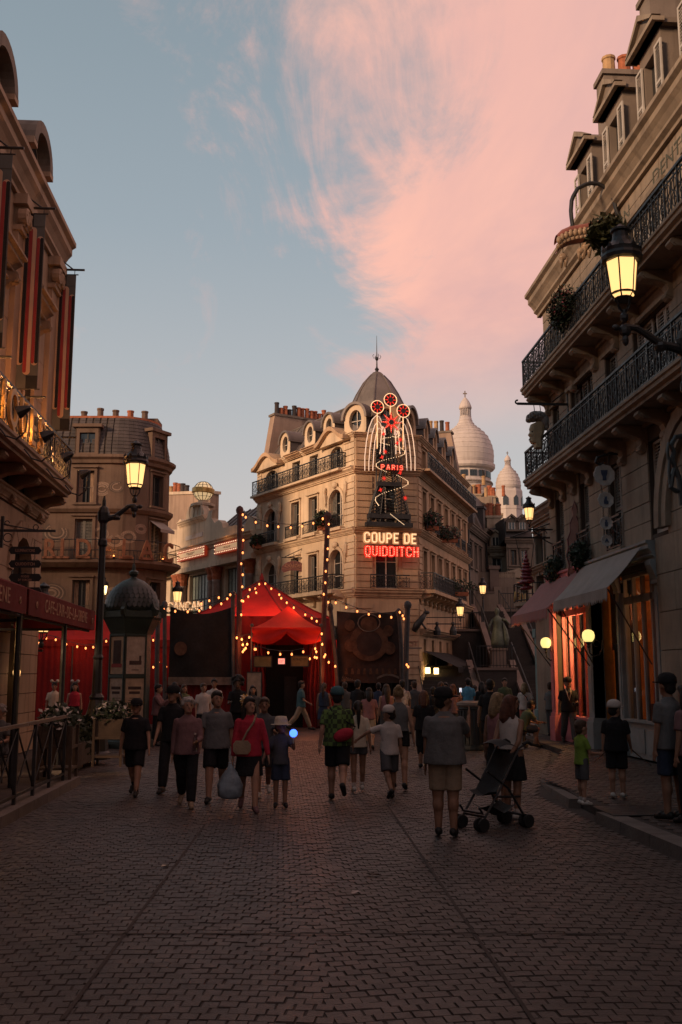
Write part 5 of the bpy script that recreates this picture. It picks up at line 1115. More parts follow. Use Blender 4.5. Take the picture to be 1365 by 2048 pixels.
B().lathe([(k * 5, -.36), (k * 5, -.33)], 12, M=TR(c.x, 0, c.z) @ RX(pi / 2) @ TR(0, 0, .7)).build('hub', 'dark_metal', ET)
for u, v, vb in ((752, 817, 900), (778, 803, 832), (803.5, 825, 900)):
    c, k = rstar(u, v, 13.5, 8, .28, 'sign_red', -.26, 'rosette'); B().ext([(c.x + k * 11.5 * cos(pi * i / 9), c.z + k * 11.5 * sin(pi * i / 9)) for i in range(18)], -.24, -.22, 'y').build('backing', 'dark_metal', ET); B().tube([(c.x + k * 12.5 * cos(pi * i / 12), -.27, c.z + k * 12.5 * sin(pi * i / 12)) for i in range(24)], .022, 5, True).build('ring', 'sign_cream', ET)
    for i in range(30): dots.ball((c.x + k * 12.5 * cos(2 * pi * i / 30), -.3, c.z + k * 12.5 * sin(2 * pi * i / 30)), .021, 5, 3)
    B().ext([(c.x + k * 5 * cos(pi * i / 5), c.z + k * 5 * sin(pi * i / 5)) for i in range(10)], -.32, -.29, 'y').build('hub', 'dark_metal', ET)
    p0, p1 = e(u, v + 13), e(u, vb); B().tube([(p0.x, -.24, p0.z), (p1.x, -.24, p1.z)], .03, 4).build('stem', 'sign_cream', ET)
    m = int((p0.z - p1.z) / .065)
    for i in range(m): dots.ball((p0.x, -.28, p0.z - i * .065), .02, 5, 3)
def spiral(pts, n):
    P = [e(*q) for q in pts]
    for i in range(n): t = bez(P, i / (n - 1)); dots.ball((t.x, -.42, t.z), .018, 5, 3)
spiral([(786, 866), (794, 868), (795, 875), (788, 879), (780, 877)], 14); spiral([(776, 879), (766, 880), (757, 883), (757, 889), (765, 892), (774, 894)], 16); spiral([(785, 896), (797, 900), (805, 906), (804, 912), (796, 916), (775, 921), (756, 926), (748, 931), (748, 937), (756, 942), (768, 947)], 42); spiral([(789, 954), (802, 960), (811, 966), (811, 972), (800, 978), (775, 985), (756, 992), (747, 998), (746, 1004), (750, 1010), (753, 1014)], 44); spiral([(776, 1031), (790, 1042), (803, 1052)], 16)
dots.build('bulbs', 'bulb_w', ET, kind='stuff')
a, c = e(758, 943), e(802, 933); bulb_sign(ET, 'PARIS', c.z - a.z, 'sign_red', TR((a.x + c.x) / 2, -.36, a.z), .14, .3, .013, 'bulb_w', .42, (c.x - a.x) / (c.z - a.z) / 3.5, .04)
for u, v in ((763, 872), (790, 890), (760, 918), (796, 949), (757, 983)):
    c = e(u, v); k = .85; B().ext([(c.x + x * k, c.z + z * k) for x, z in ((-.14, -.06), (-.02, -.04), (.02, -.12), (.06, -.02), (.1, .1), (.03, .05), (-.02, .13), (-.05, .03))], -.4, -.37, 'y').build('bird', 'sign_red', ET)
for u, v in ((766, 907), (796, 883), (764, 960), (806, 999)): rstar(u, v, 5, 8, .35, 'sign_red', -.38, 'small_star', .02)
# ------------------------------------------------------------------ music hall beside the corner house
mdef('stone_m', (.56, .45, .34), rough=.85, var=.2, scale=.8, bump=.35, streak=.5); mdef('stone_v', (.15, .10, .075), rough=.88, var=.25, scale=.7, bump=.35, streak=.55)
mdef('board_lit', (.6, .42, .25), rough=.6, var=.1, emit=(1, .6, .32), es=.34); mdef('board_red', (.3, .03, .02), rough=.5, var=.1, emit=(1, .1, .03), es=.15); mdef('text_red', (.16, .02, .015), rough=.7, var=.1)
mdef('globe_pane', (.7, .55, .35), rough=.4, var=.15, scale=4, emit=(1, .68, .34), es=.55); mdef('pane_green', (.30, .37, .345), rough=.25, var=.3, scale=1.5, bump=.05); mdef('marble', (.28, .22, .2), rough=.45, var=.4, scale=2.5, bump=.1)
MH = thing('music_hall', 'low stone music hall with columns, bulb-framed boards and a globe on its gable', 'building', pL + FL.translation, atan2(axL.y, axL.x))
pM = pL + FL.translation; iM = MH_inv = frame((pM.x, pM.y, 0), axL).inverted()
def tx(u, v, y=0.): w = aP(u, v, pM - nL * y, nL); return iM @ w
xa = tx(330, 1150).x; zc = tx(505, 1075).z
cx = [tx(355, 1150).x, tx(365, 1150).x, tx(424, 1150).x, tx(433, 1150).x, tx(498, 1150).x]
openings = [(xa + .3, cx[0] - .35, 2.2, 8.0), (cx[1] + .5, cx[2] - .35, 2.2, 8.0), (cx[3] + .6, cx[4] - .5, 2.2, 8.0)]
b = B(); wall(b, xa - 4, -.02, 0, zc + .1, openings, .3, .3); b.build('wall', 'stone_m', MH)
for h in openings:
    f = B(); n = max(3, int((h[1] - h[0]) / .42))
    for i in range(n + 1): x = h[0] + (h[1] - h[0]) * i / n; f.box(x - .03, x + .03, .5, .56, h[2], h[3])
    for z in (4.4, 6.5): f.box(h[0], h[1], .49, .55, z - .04, z + .04)
    f.box(h[0], h[1], .49, .55, h[3] - .06, h[3]); w = f.build('window', 'frame_d', MH)
    for i in range(n): a, c = h[0] + (h[1] - h[0]) * i / n + .03, h[0] + (h[1] - h[0]) * (i + 1) / n - .03; B().add([(a, .53, h[2]), (c, .53, h[2]), (c, .53, h[3]), (a, .53, h[3])], [(0, 1, 2, 3)]).build('pane', 'pane_green', w)
cm('FAMEU', .95, 'text_red', MH, TR((openings[1][0] + openings[1][1]) / 2, .47, 5.0), .004, 'window_lettering', sx=.7); cm('IINI', .95, 'text_red', MH, TR((openings[2][0] + openings[2][1]) / 2, .47, 5.0), .004, 'window_lettering', sx=.6)
for x in cx:
    B().lathe([(.3, 2), (.27, 2.3), (.25, 5), (.23, 7.3), (.28, 7.4)], 12, (x, .02, 0)).build('column', 'marble', MH, True)
    B().lathe([(.24, 7.4), (.3, 7.6), (.28, 7.75), (.38, 8.0), (.42, 8.05), (.42, 8.15)], 10, (x, .02, 0)).build('capital', 'terracotta', MH)
B().box(xa - 4, -.02, -.35, .29, 8.16, 8.45).build('architrave', 'stone_m', MH); cornice(MH, I4, xa - 4, -.01, zc - .15, .5, .45, 'stone_m')
B().box(xa - 4, -.02, -.2, .29, 8.46, zc - .15).build('frieze', 'stone_m', MH)
# curved parapet
par_px = [(340, 1072), (342, 1058), (356, 1060), (357, 1045), (362, 1038), (369, 1046), (372, 1048), (374, 1030), (380, 1014), (390, 1006), (398, 1004), (405, 1008), (409, 1020), (411, 1034), (416, 1036), (420, 1022), (427, 1020), (425, 1036), (431, 1046), (440, 1040), (446, 1046), (448, 1056), (478, 1049), (490, 1052), (500, 1032), (508, 1036), (510, 1060)]
P = [tx(*q) for q in par_px]; B().ext([(q.x, q.z) for q in P] + [(P[-1].x, zc + .3), (P[0].x, zc + .3)], -.05, .35, 'y').build('parapet', 'stone_m', MH)
a, c = tx(374, 1082), tx(408, 1064); B().box(a.x, c.x, -.09, -.05, a.z, c.z).build('panel', 'white_stone', MH); cm('IIIIII', .5, 'stone_m', MH, TR((a.x + c.x) / 2, -.095, a.z + .1), .004, 'carved_lettering', sx=.8)
a, c = tx(362, 1052), tx(414, 1040); cornice(MH, I4, a.x, c.x, (a.z + c.z) / 2 - .1, .35, .3, 'stone_m', 'gable_cornice')
for u in (386, 402): a = tx(u, 1024); B().tube([(a.x + .34 * cos(t * pi / 8), -.07, a.z + .45 * sin(t * pi / 8)) for t in range(16)], .05, 5, True).build('scroll', 'stone_m', MH)
# roof and chimney wall behind
a, c = tx(420, 1030), tx(512, 1000)
B().add([(a.x - 3, .5, zc + .4), (0, .5, zc + .4), (0, 3.2, 12.1), (a.x - 3, 3.2, 12.1)], [(0, 1, 2, 3)]).build('roof', 'zinc', MH)
for i in range(11): x = a.x - 2.6 + i * (2.5 - a.x) / 10.5; B().tube([(x, .47, zc + .42), (x, 3.18, 12.14)], .04, 4).build('seam', 'zinc', MH)
a, c = tx(331, 990, 1.6), tx(421, 1000, 1.6); B().ext([(a.x - 1.2, 8), (a.x + .2, a.z), (c.x, c.z + .4), (c.x, 8)], 1.6, 2.2, 'y').build('chimney_wall', 'stone_b', MH); R = random.Random(14)
B().ext([(a.x + .0, a.z), (c.x + .1, c.z + .4), (c.x + .1, c.z + .6), (a.x, a.z + .2)], 1.5, 2.3, 'y').build('chimney_cap', 'stone_m', MH)
for u in (343, 351, 359, 366, 374): q = tx(u, 985, 1.9); pots(MH, TR(q.x, 1.9, 0), [0], q.z - .3, R, (.7, 1.0), r=.17)
G = tx(398, 982); gp = pM + axL * G.x - nL * .3; gl = thing('globe_lamp_sign', 'lit glass globe with a bronze band on top of the music hall', 'sign', (gp.x, gp.y, G.z)); r = .6
B().ball((0, 0, 0), r, 20, 12).build('glass_globe', 'globe_pane', gl, True)
for k in range(6): B(RZ(k * pi / 6)).tube([((r + .01) * cos(t * pi / 12), 0, (r + .01) * sin(t * pi / 12)) for t in range(24)], .02, 4, True).build('meridian', 'iron', gl)
for z in (-.35, .35): B().tube([(sqrt(r * r - z * z) * 1.01 * cos(t * pi / 10), sqrt(r * r - z * z) * 1.01 * sin(t * pi / 10), z) for t in range(20)], .012, 4, True).build('parallel', 'iron', gl)
B(RY(.06)).lathe([(r + .06, -.14), (r + .1, -.1), (r + .1, .14), (r + .06, .18)], 20).build('band', 'gold', gl); B().lathe([(.75, -.95), (.75, -.8), (.3, -.68), (.3, -.56)], 8).build('pedestal', 'stone_m', gl)
def lit_board(u0, v0, u1, v1, lines, label):
    a, c = tx(u0, v1, -.4), tx(u1, v0, -.4); w, h = c.x - a.x, c.z - a.z; pos = pM + axL * ((a.x + c.x) / 2) + nL * .42
    o = thing('lit_board', label, 'sign', (pos.x, pos.y, a.z), atan2(axL.y, axL.x)); B().box(-w / 2, w / 2, 0, .16, 0, h).build('case', 'board_red', o); B().box(-w / 2 + .16, w / 2 - .16, -.02, -.001, .16, h - .16).build('face', 'board_lit', o)
    for i, t in enumerate(lines): hh = (h - .46) / len(lines); cm(t, hh * 1.15, 'text_red', o, TR(0, -.024, .24 + (len(lines) - 1 - i) * hh), .003, 'lettering', sx=min(1.2, (w - .5) / (len(t) * hh * .78)))
    b = B(); n = int(w / .24)
    for i in range(n + 1):
        for z in (.08, h - .08): b.ball((-w / 2 + .08 + (w - .16) * i / n, -.04, z), .034, 6, 4)
    m = int(h / .2)
    for i in range(1, m):
        for x in (-w / 2 + .08, w / 2 - .08): b.ball((x, -.04, .08 + (h - .16) * i / m), .034, 6, 4)
    b.build('bulbs', 'bulb_w', o, kind='stuff'); lamp_light('board_light', (0, -.5, h + .3), 7, (1, .4, .12), o, .2)
lit_board(356, 1090, 411, 1124, ['RESERVEZ VOTRE BILLET', '·· MAINTENANT ··'], 'bulb-framed booking board on the left of the music hall front')
lit_board(430, 1076, 482, 1110, ['·· MUSIQUE ··'], 'bulb-framed music board on the right of the music hall front')
# ------------------------------------------------------------------ house with the rounded corner and painted walls
CV = thing('rounded_house', 'brown house with a rounded corner, slate roof and painted swirls left of the music hall', 'building', (*cw(-10.6, 45), 0), -PS)
Rv = 2.3; mdef('mural_pale', (.27, .19, .145), rough=.9, var=.25, scale=3, bump=.2); mdef('mural_dark', (.11, .08, .065), rough=.9, var=.3, scale=3, bump=.2)
angs = [0, 15, 30, 44, 76, 90]; facets = [((-6., 0), (0, 0))] + [((Rv * sin(radians(a)), Rv - Rv * cos(radians(a))), (Rv * sin(radians(c)), Rv - Rv * cos(radians(c)))) for a, c in zip(angs, angs[1:])] + [((Rv, Rv), (Rv - 3.2, Rv + 9))]
fz = [(11.9, 13.0), (9.75, 11.25), (7.1, 9.0), (3.9, 6.2)]
for i, (p, q) in enumerate(facets):
    f = frame((p[0], p[1], 0), (q[0] - p[0], q[1] - p[1])); L = sqrt((q[0] - p[0]) ** 2 + (q[1] - p[1]) ** 2)
    hs = []
    if i == 0: hs = [(L - 1.55, L - .75, *z) for z in fz[1:]] + [(L - 4.4, L - 3.6, *z) for z in fz[1:]]
    if i == 4: hs = [(L / 2 - .38, L / 2 + .38, *z) for z in fz[1:]]
    b = B(); wall(b, 0, L, 0, 11.75, hs, 0, .25); b.M = f; b.build('wall', 'stone_v', CV)
    for h in hs:
        window(CV, f, *h, rows=2, fm='frame_d', pm='pane', curtain=h[2] < 11 and i == 0); surround(CV, f, *h, 'stone_v', w=.13, d=.07, key=False, sill=h[2] != 7.1)
        if h[2] == 7.1: inst(shutter_mesh(.39, 1.88, 'shutter_g'), 'shutter', CV, f @ TR(h[0] + .005, .1, 7.11)); inst(shutter_mesh(.39, 1.88, 'shutter_g'), 'shutter', CV, f @ TR(h[0] + .4, .1, 7.11))
def path(off, n=10):
    return [(-6., -off)] + [((Rv + off) * sin(pi / 2 * k / n), Rv - (Rv + off) * cos(pi / 2 * k / n)) for k in range(n + 1)] + [(Rv + off - 3.2, Rv + 9)]
def sweep(prof, nm, mat, smooth=False):          # profile (offset, z) carried round the corner
    rr = [path(o) for o, z in prof]; k = len(rr[0]); vs = [(x, y, prof[j][1]) for j in range(len(prof)) for x, y in rr[j]]
    fs = [(j * k + i, j * k + i + 1, ((j + 1) % len(prof)) * k + i + 1, ((j + 1) % len(prof)) * k + i) for j in range(len(prof)) for i in range(k - 1)] + [tuple(j * k for j in range(len(prof)))]
    return B().add(vs, fs).build(nm, mat, CV, smooth)
sweep([(-.05, 11.55), (.12, 11.6), (.16, 11.75), (.3, 11.85), (.3, 11.98), (-.05, 11.98)], 'cornice', 'stone_v'); sweep([(-.05, 9.25), (.1, 9.3), (.22, 9.45), (.22, 9.58), (-.05, 9.6)], 'cornice', 'stone_v'); sweep([(-.05, 6.75), (.4, 6.75), (.6, 6.9), (.66, 6.95), (.66, 7.08), (-.05, 7.08)], 'balcony_slab', 'stone_v'); sweep([(-.05, 3.4), (.15, 3.45), (.15, 3.7), (-.05, 3.7)], 'cornice', 'stone_v')
rows = 11; rt = lambda t: (-.02 - .5 * t ** 1.6, 11.98 + 1.95 * t)
for j in range(rows):                              # courses of slate round the mansard
    o0, z0 = rt(j / rows); o1, z1 = rt((j + 1) / rows); pa, pb = path(o0 + .05, 14), path(o1 + .02, 14); sl = B()
    for (a, c, d, e_) in list(zip(pa, pa[1:], pb[1:], pb))[:-1]:
        L = sqrt((c[0] - a[0]) ** 2 + (c[1] - a[1]) ** 2); m = max(1, round(L / .34))
        for s in range(m):
            t0, t1 = s / m + .008, (s + 1) / m - .008; lr = lambda p, q, t: (p[0] + (q[0] - p[0]) * t, p[1] + (q[1] - p[1]) * t)
            sl.add([(*lr(a, c, t0), z0), (*lr(a, c, t1), z0), (*lr(e_, d, t1), z1 + .02), (*lr(e_, d, t0), z1 + .02)], [(0, 1, 2, 3)])
    sl.build('slates', 'slate', CV, kind='stuff')
sweep([rt(0), rt(.25), rt(.5), rt(.75), rt(1), (-.8, 13.9), (-.8, 12)], 'roof_boarding', 'joint')
B().add([(-6., .5, 13.92), (0, .5, 13.92), (1.2, 1.0, 13.92), (1.7, 2.4, 13.92), (.6, 11, 13.92), (-6, 11, 13.92)], [(0, 1, 2, 3, 4, 5)]).build('roof_top', 'zinc', CV)
sweep([(-.54, 13.85), (-.46, 13.88), (-.46, 13.98), (-.56, 14.0)], 'roof_edge', 'terracotta')
for f, x in ((frame((-6, -.05, 0), (1, 0)), 4.85), (frame((-6, -.05, 0), (1, 0)), 2.0), (frame((Rv * sin(radians(60)) - .38 * .5, Rv - Rv * cos(radians(60)) - .38 * .87, 0), (.5, .87)), .4)):
    b = B(); wall(b, x - .55, x + .55, 11.98, 13.35, [(x - .36, x + .36, 12.1, 13.05)], -.0, .2); b.M = f; d = b.build('dormer', 'stone_v', CV)
    B(f).box(x - .55, x - .5, .0, 1.2, 11.98, 13.3).box(x + .5, x + .55, .0, 1.2, 11.98, 13.3).build('cheek', 'stone_v', d); B(f).box(x - .68, x + .68, -.12, 1.2, 13.3, 13.45).build('dormer_roof', 'stone_v', d)
    B(f).box(x - .36, x + .36, .15, .17, 12.1, 13.05).build('pane', 'pane', d); B(f).box(x - .035, x + .035, .1, .145, 12.1, 13.05).box(x - .36, x + .36, .1, .14, 12.55, 12.59).build('window_frame', 'frame_d', d)
R = random.Random(17)
for x in (-1.9, -1.05, -.25, .45, 1.1): pots(CV, TR(x, 1.5 + .3 * abs(x), 0), [0], 13.95, R, (.55, .75), ('terracotta', 'stone_v'), .16)
B().box(1.0, 1.7, 2.0, 3.2, 12, 14.25).build('chimney', 'stone_v', CV)
# iron balcony and its letters, painted swirls
pts = path(.6, 14); seg = []; acc = 0.
def at_path(s):
    d = 0.
    for a, c in zip(pts, pts[1:]):
        L = sqrt((c[0] - a[0]) ** 2 + (c[1] - a[1]) ** 2)
        if d + L >= s: t = (s - d) / L; return (a[0] + (c[0] - a[0]) * t, a[1] + (c[1] - a[1]) * t), ((c[0] - a[0]) / L, (c[1] - a[1]) / L)
        d += L
b = B()
for z in (7.1, 7.5, 7.98): b.tube([(x, y, z) for x, y in pts[:-1]], .022, 5)
for k in range(58):
    (x, y), d = at_path(.3 + k * .17)
    if k % 1 == 0: b.box(x - .01, x + .01, y - .01, y + .01, 7.1, 7.98 if k % 4 == 0 else 7.5)
b.build('railing', 'iron', CV)
mdef('letter_rust', (.21, .085, .045), rough=.7, var=.35, scale=6, bump=.2)
SG = thing('balcony_letters', 'large rusty orange letters standing along the rounded balcony', 'sign', (*cw(-10.6, 45), 0), -PS)
for ch, u in zip('RIDELAC', (101, 126, 169, 213, 254, 292, 334)):
    s = min((abs((lambda q: 682.5 + FPX * q[0] / ((45 + q[1]) * cos(TH) + 5.5 * sin(TH)))((-10.6 + at_path(k * .05)[0][0], at_path(k * .05)[0][1])) - u), k * .05) for k in range(40, 205))[1]
    (x, y), d = at_path(s); f = frame((x, y, 0), d); cm(ch, 1.25, 'letter_rust', SG, f @ TR(0, -.09, 7.12), .05, 'letter', sx=.8, off=.02)
    B(f).box(-.32, .32, -.14, -.04, 7.1, 7.2).build('serif', 'letter_rust', SG)
for s in (7.2, 9.6): (x, y), d = at_path(s - .8); o = thing('letter_uplight', 'small orange uplight among the balcony letters, ' + ('left one' if s < 8 else 'right one'), 'lamp', (*[a + c for a, c in zip(cw(-10.6, 45), (x * cos(-PS) - y * sin(-PS), x * sin(-PS) + y * cos(-PS)))], 7.12)); B().lathe([(.06, 0), (.08, .08), (.02, .07)], 8).build('housing', 'iron', o); B().ball((0, 0, .1), .04, 6, 5).build('bulb', 'bulb', o); lamp_light('uplight', (0, 0, .2), 9, (1, .36, .08), o, .05)
R = random.Random(23)
def swirl(f, x, z, r, mat, turns=1.1, k=5, w=.07, a0=0.):
    for j in range(k):
        rr = r * (1 - .13 * j); b = B(f); n = 16; A = [(x + rr * (1 + .25 * sin(t / n * pi)) * cos(a0 + turns * 2 * pi * t / n + j * .12), z + rr * .85 * sin(a0 + turns * 2 * pi * t / n + j * .12)) for t in range(n + 1)]
        for (p, q) in zip(A, A[1:]):
            t = Vector((q[0] - p[0], 0, q[1] - p[1])).normalized(); nn = Vector((-t.z, 0, t.x)) * w * (.4 + .6 * random.Random(j).random()); P0, P1 = Vector((p[0], -.008 - .002 * j, p[1])), Vector((q[0], -.008 - .002 * j, q[1])); b.add([P0 - nn, P0 + nn, P1 + nn, P1 - nn], [(0, 1, 2, 3)])
        b.build('painted_swirl', mat if j % 2 == 0 else ('mural_dark' if mat == 'mural_pale' else 'mural_pale'), CV)
f0 = frame((-6, 0, 0), (1, 0)); f1 = [frame((p[0], p[1], 0), (q[0] - p[0], q[1] - p[1])) for p, q in facets]
swirl(f0, 5.62, 10.4, .33, 'mural_pale', .9, 5, .06); swirl(f1[1], .3, 10.5, .28, 'mural_dark', .8, 4, .05, 1); swirl(f1[2], .3, 8.2, .27, 'mural_pale', 1, 4, .07, .6); swirl(f1[1], .3, 8.0, .28, 'mural_pale', .9, 4, .06, 2); swirl(f0, 5.6, 8.3, .3, 'mural_pale', 1.1, 4, .06, 3); swirl(f0, 3.6, 8.4, .5, 'mural_dark', .7, 5, .07, 2.2); swirl(f1[3], .28, 5.6, .26, 'mural_pale', 1, 4, .07); swirl(f1[2], .3, 5.2, .28, 'mural_pale', .9, 4, .08, 2); swirl(f1[1], .3, 5.6, .27, 'mural_pale', .8, 4, .06, 4); swirl(f0, 3.5, 5.6, .5, 'mural_dark', .8, 6, .06, 4); swirl(f1[3], .28, 8.6, .22, 'mural_pale', 1, 3, .06)
f4 = f1[4]; B(f4).add([(.1, -.05, 9.05), (1.1, -.05, 9.05), (1.1, -.75, 8.6), (.1, -.75, 8.6), (1.1, -.75, 8.45), (.1, -.75, 8.45)], [(0, 1, 2, 3), (3, 2, 4, 5)]).build('window_awning', 'awning_grey', CV)
q = aD(208, 1178, 44.2); o = thing('wall_lantern', 'small bright lantern on the painted wall behind the street lamp post', 'lantern', q); lantern(o, TR(0, 0, -.25), .7, 'lamp_hot', 20); B().box(-.02, .02, 0, .75, -.5, -.46).build('bracket', 'iron', o)
# small house glimpsed between
q = aD(150, 812, 52); bx_ = thing('brown_gable', 'brown gable with chimney pots seen over the rounded house', 'building', (q.x - 4, q.y, 0)); B().ext([(0, 0), (4.0, 0), (4.0, 13.9), (2.5, 16.8), (0, 16.8)], 0, 3, 'y').build('wall', 'stone_v', bx_); pots(bx_, I4 @ TR(0, .5, 0), [.6, 1.2, 1.8, 2.3], 16.8, R, (.5, .8), r=.2)
# lanterns around the square
for u, v, yc, k, t in ((355, 1205, 50, .95, 'lantern standing in front of the music hall windows'), (921, 1232, 47, .75, 'square lantern at the end of the lower balcony of the corner house'), (84, 1265, 26.2, 1.15, 'large lit lantern under the cafe awning by the stone pier')):
    q = aD(u, v, yc); o = thing('wall_lantern', t, 'lantern', (q.x, q.y, q.z)); lantern(o, I4, k, 'lamp_glass', 12 if u != 84 else 14)
    if u == 355: B().lathe([(.16, -q.z), (.14, -q.z + 1), (.06, -q.z + 1.2), (.05, -.3)], 8).build('post', 'iron', o)
    elif u == 921: B().box(-1.6, .05, -.03, .03, -.4, -.35).build('bracket', 'iron', o)
    else: B().box(-.7, .05, -.04, .04, -.5, -.44).build('bracket', 'iron', o)
# ------------------------------------------------------------------ red circus tent
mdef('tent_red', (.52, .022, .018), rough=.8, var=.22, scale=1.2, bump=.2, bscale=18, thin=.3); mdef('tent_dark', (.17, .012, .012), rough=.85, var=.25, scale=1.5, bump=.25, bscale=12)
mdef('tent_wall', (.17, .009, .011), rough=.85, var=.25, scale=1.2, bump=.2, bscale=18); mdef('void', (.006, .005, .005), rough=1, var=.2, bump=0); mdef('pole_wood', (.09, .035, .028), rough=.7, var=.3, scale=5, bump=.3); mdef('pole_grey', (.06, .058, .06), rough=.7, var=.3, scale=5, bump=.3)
mdef('painted_cloth', (.055, .032, .026), rough=.95, var=.5, scale=1.4, fine=6, bump=.3, bscale=14, alt=(.022, .018, .018)); mdef('cloth_fig', (.105, .055, .035), rough=.95, var=.5, scale=3, bump=.25)
mdef('cloth_dark', (.017, .017, .018), rough=.95, var=.5, scale=1.2, bump=.3, bscale=10); mdef('cloth_pale', (.16, .13, .11), rough=.95, var=.4, scale=4)
T0 = aD(524, 1160, 42.4); TN = thing('circus_tent', 'big red circus tent with a peaked roof strung with bulbs', 'tent', (T0.x, T0.y, 0), -PS)
Ht = T0.z; ez = 4.25; n8 = 8; er = 3.25
def octo(k, r): a = pi / 8 + k * pi / 4; return Vector((r * cos(a), r * sin(a), 0))
for k in range(8):
    A, C = octo(k, er), octo(k + 1, er)
    def roof(p, q, A=A, C=C): t = 1 - q; e_ = A.lerp(C, p) * t; return (e_.x, e_.y, ez + (Ht - ez) * (q ** 1.18) - .10 * sin(pi * p) * sin(pi * min(1, t * 1.1)))
    B().grid(roof, 6, 10).build('roof_panel', 'tent_red', TN, True)
    def side(p, q, A=A, C=C): e_ = A.lerp(C, p); w = 1 + .018 * sin(p * 25); return (e_.x * w, e_.y * w, ez * q)
    B().grid(side, 24, 3).build('wall_panel', 'tent_wall', TN, True)
    B().tube([tuple(A * t + Vector((0, 0, ez + (Ht - ez) * (1 - t) ** 1.18 + .01))) for t in (1, .75, .5, .25, .02)], .035, 5).build('ridge_rope', 'tent_dark', TN)
B().lathe([(.05, Ht - .1), (.1, Ht), (.08, Ht + .12), (.02, Ht + .3)], 8).build('peak_cap', 'tent_dark', TN)
# long marquee joined on the left
a, c = aD(70, 1300, 40.2), aD(440, 1300, 41.5); MQ = thing('red_marquee', 'long low red marquee wall running left from the circus tent', 'tent', (a.x, a.y, 0), atan2(c.y - a.y, c.x - a.x)); L = (c - a).length
for k in range(5):
    x0, x1 = L * k / 5, L * (k + 1) / 5
    B().grid(lambda p, q: (x0 + (x1 - x0) * p, .015 * sin(p * 40 + k), 3.35 * q), 30, 2).build('wall_panel', 'tent_wall', MQ, True); B().grid(lambda p, q: (x0 + (x1 - x0) * p, 2.4 * q - .06 * (q == 0), 3.35 + 1.15 * q - .12 * sin(pi * p) * sin(pi * q)), 8, 6).build('roof_panel', 'tent_red', MQ, True)
    B().tube([(x0, -.03, 0), (x0, -.03, 3.36)], .03, 5).build('pole', 'pole_grey', MQ)
B().grid(lambda p, q: (L * p, -.07 + .01 * sin(p * 200), 3.1 + .27 * q), 90, 1).build('valance', 'tent_dark', MQ)
# entrance canopy
E0 = aD(572, 1440, 37.6); EN = thing('entrance_canopy', 'small red canopy with swagged curtains over the dark tent doorway', 'canopy', (E0.x, E0.y, 0), -PS); w = 1.3; ce, cp = 3.72, 4.62
for A, C in (((-w, 0), (w, 0)), ((w, 0), (w, 2.4)), ((w, 2.4), (-w, 2.4)), ((-w, 2.4), (-w, 0))):
    def roof(p, q, A=A, C=C): t = 1 - q; x, y = A[0] + (C[0] - A[0]) * p, A[1] + (C[1] - A[1]) * p; return (x * t, 1.2 + (y - 1.2) * t, ce + (cp - ce) * q ** 1.35 - .06 * sin(pi * p) * t)
    B().grid(roof, 8, 8).build('roof_panel', 'tent_red', EN, True)
for sgn in (-1, 1):          # two swags that meet in the middle
    def swag(p, q): x = sgn * w * (1 - p); low = .5 + .16 * sin(pi * min(1, p * 1.0)) - .28 * p ** 3; return (x, -.03 - .04 * sin(q * 9 + p * 3), ce - .06 * sin(pi * (1 - p) / 2 + pi / 2) * 0 - low * q)
    B().grid(swag, 14, 8).build('swag', 'tent_red', EN, True)
    def cur(p, q): x = sgn * (w - (.55 - .3 * abs(.45 - q)) * p); return (x, .35 + .07 * sin(p * 22), 3.2 * q)
    B().grid(cur, 40, 8).build('curtain', 'tent_dark', EN, True)
    B().tube([(sgn * w, 0, 0), (sgn * w, 0, 3.72)], .035, 6).ball((sgn * w, 0, 3.8), .07, 8, 6).build('post', 'pole_grey', EN)
    B().grid(lambda p, q: (sgn * w, 2.4 * p, 3.15 + .55 * q), 8, 2).build('side_cloth', 'tent_red', EN)
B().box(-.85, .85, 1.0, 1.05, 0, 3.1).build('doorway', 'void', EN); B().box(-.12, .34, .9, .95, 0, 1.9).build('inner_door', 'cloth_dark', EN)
q = aD(607, 1360, 38.6); dr = thing('tent_drapes', 'dark red curtain drapes hanging right of the tent doorway', 'curtain', (q.x, q.y, 0), -PS)
for k in range(6): B().grid(lambda p, qq, k=k: (.22 * k + .2 * p, .1 * sin(pi * p) * (1 + .2 * k % 2) - .1, 3.3 * qq), 8, 6).build('drape', 'tent_red' if k % 2 else 'tent_dark', dr, True)
# small boards at the entrance
mdef('exit_sign', (.6, .3, .25), rough=.4, var=0, emit=(1, .30, .22), es=1.3); mdef('board_ochre', (.22, .15, .06), rough=.8, var=.3, scale=6)
def small_board(u0, v0, u1, v1, yc, mat, nm, label, txt=None, tm='ink', fr=True):
    a, c = aD(u0, v1, yc), aD(u1, v0, yc); w = (c - a).xy.length; h = c.z - a.z; o = thing(nm, label, 'sign', (a.x, a.y, a.z), -PS); B().box(0, w, 0, .04, 0, h).build('board', mat, o)
    if fr: B().box(-.03, 0, -.02, .05, -.03, h + .03).box(w, w + .03, -.02, .05, -.03, h + .03).box(0, w, -.02, .05, h, h + .03).box(0, w, -.02, .05, -.03, 0).build('frame', 'iron', o)
    for i, t in enumerate(txt or ()):
        if not t: continue
        hh = h * .8 / len(txt); cm(t, hh * .9, tm, o, TR(w / 2, -.004, h * .9 - (i + .85) * hh), .001, 'lettering', sx=min(1.2, w * .85 / (len(t) * hh * .62)))
    return o
small_board(557, 1317, 570, 1328, 37.4, 'exit_sign', 'exit_sign', 'small glowing red exit sign over the tent doorway', ['EXIT'], 'cloth_red'); small_board(583, 1312, 617, 1332, 37.3, 'board_ochre', 'painted_board', 'ochre lettered board hanging right of the glowing exit sign', ['ATTRACTION', '']); small_board(509, 1313, 543, 1333, 37.3, 'board_ochre', 'painted_board', 'ochre lettered board hanging left of the glowing exit sign')
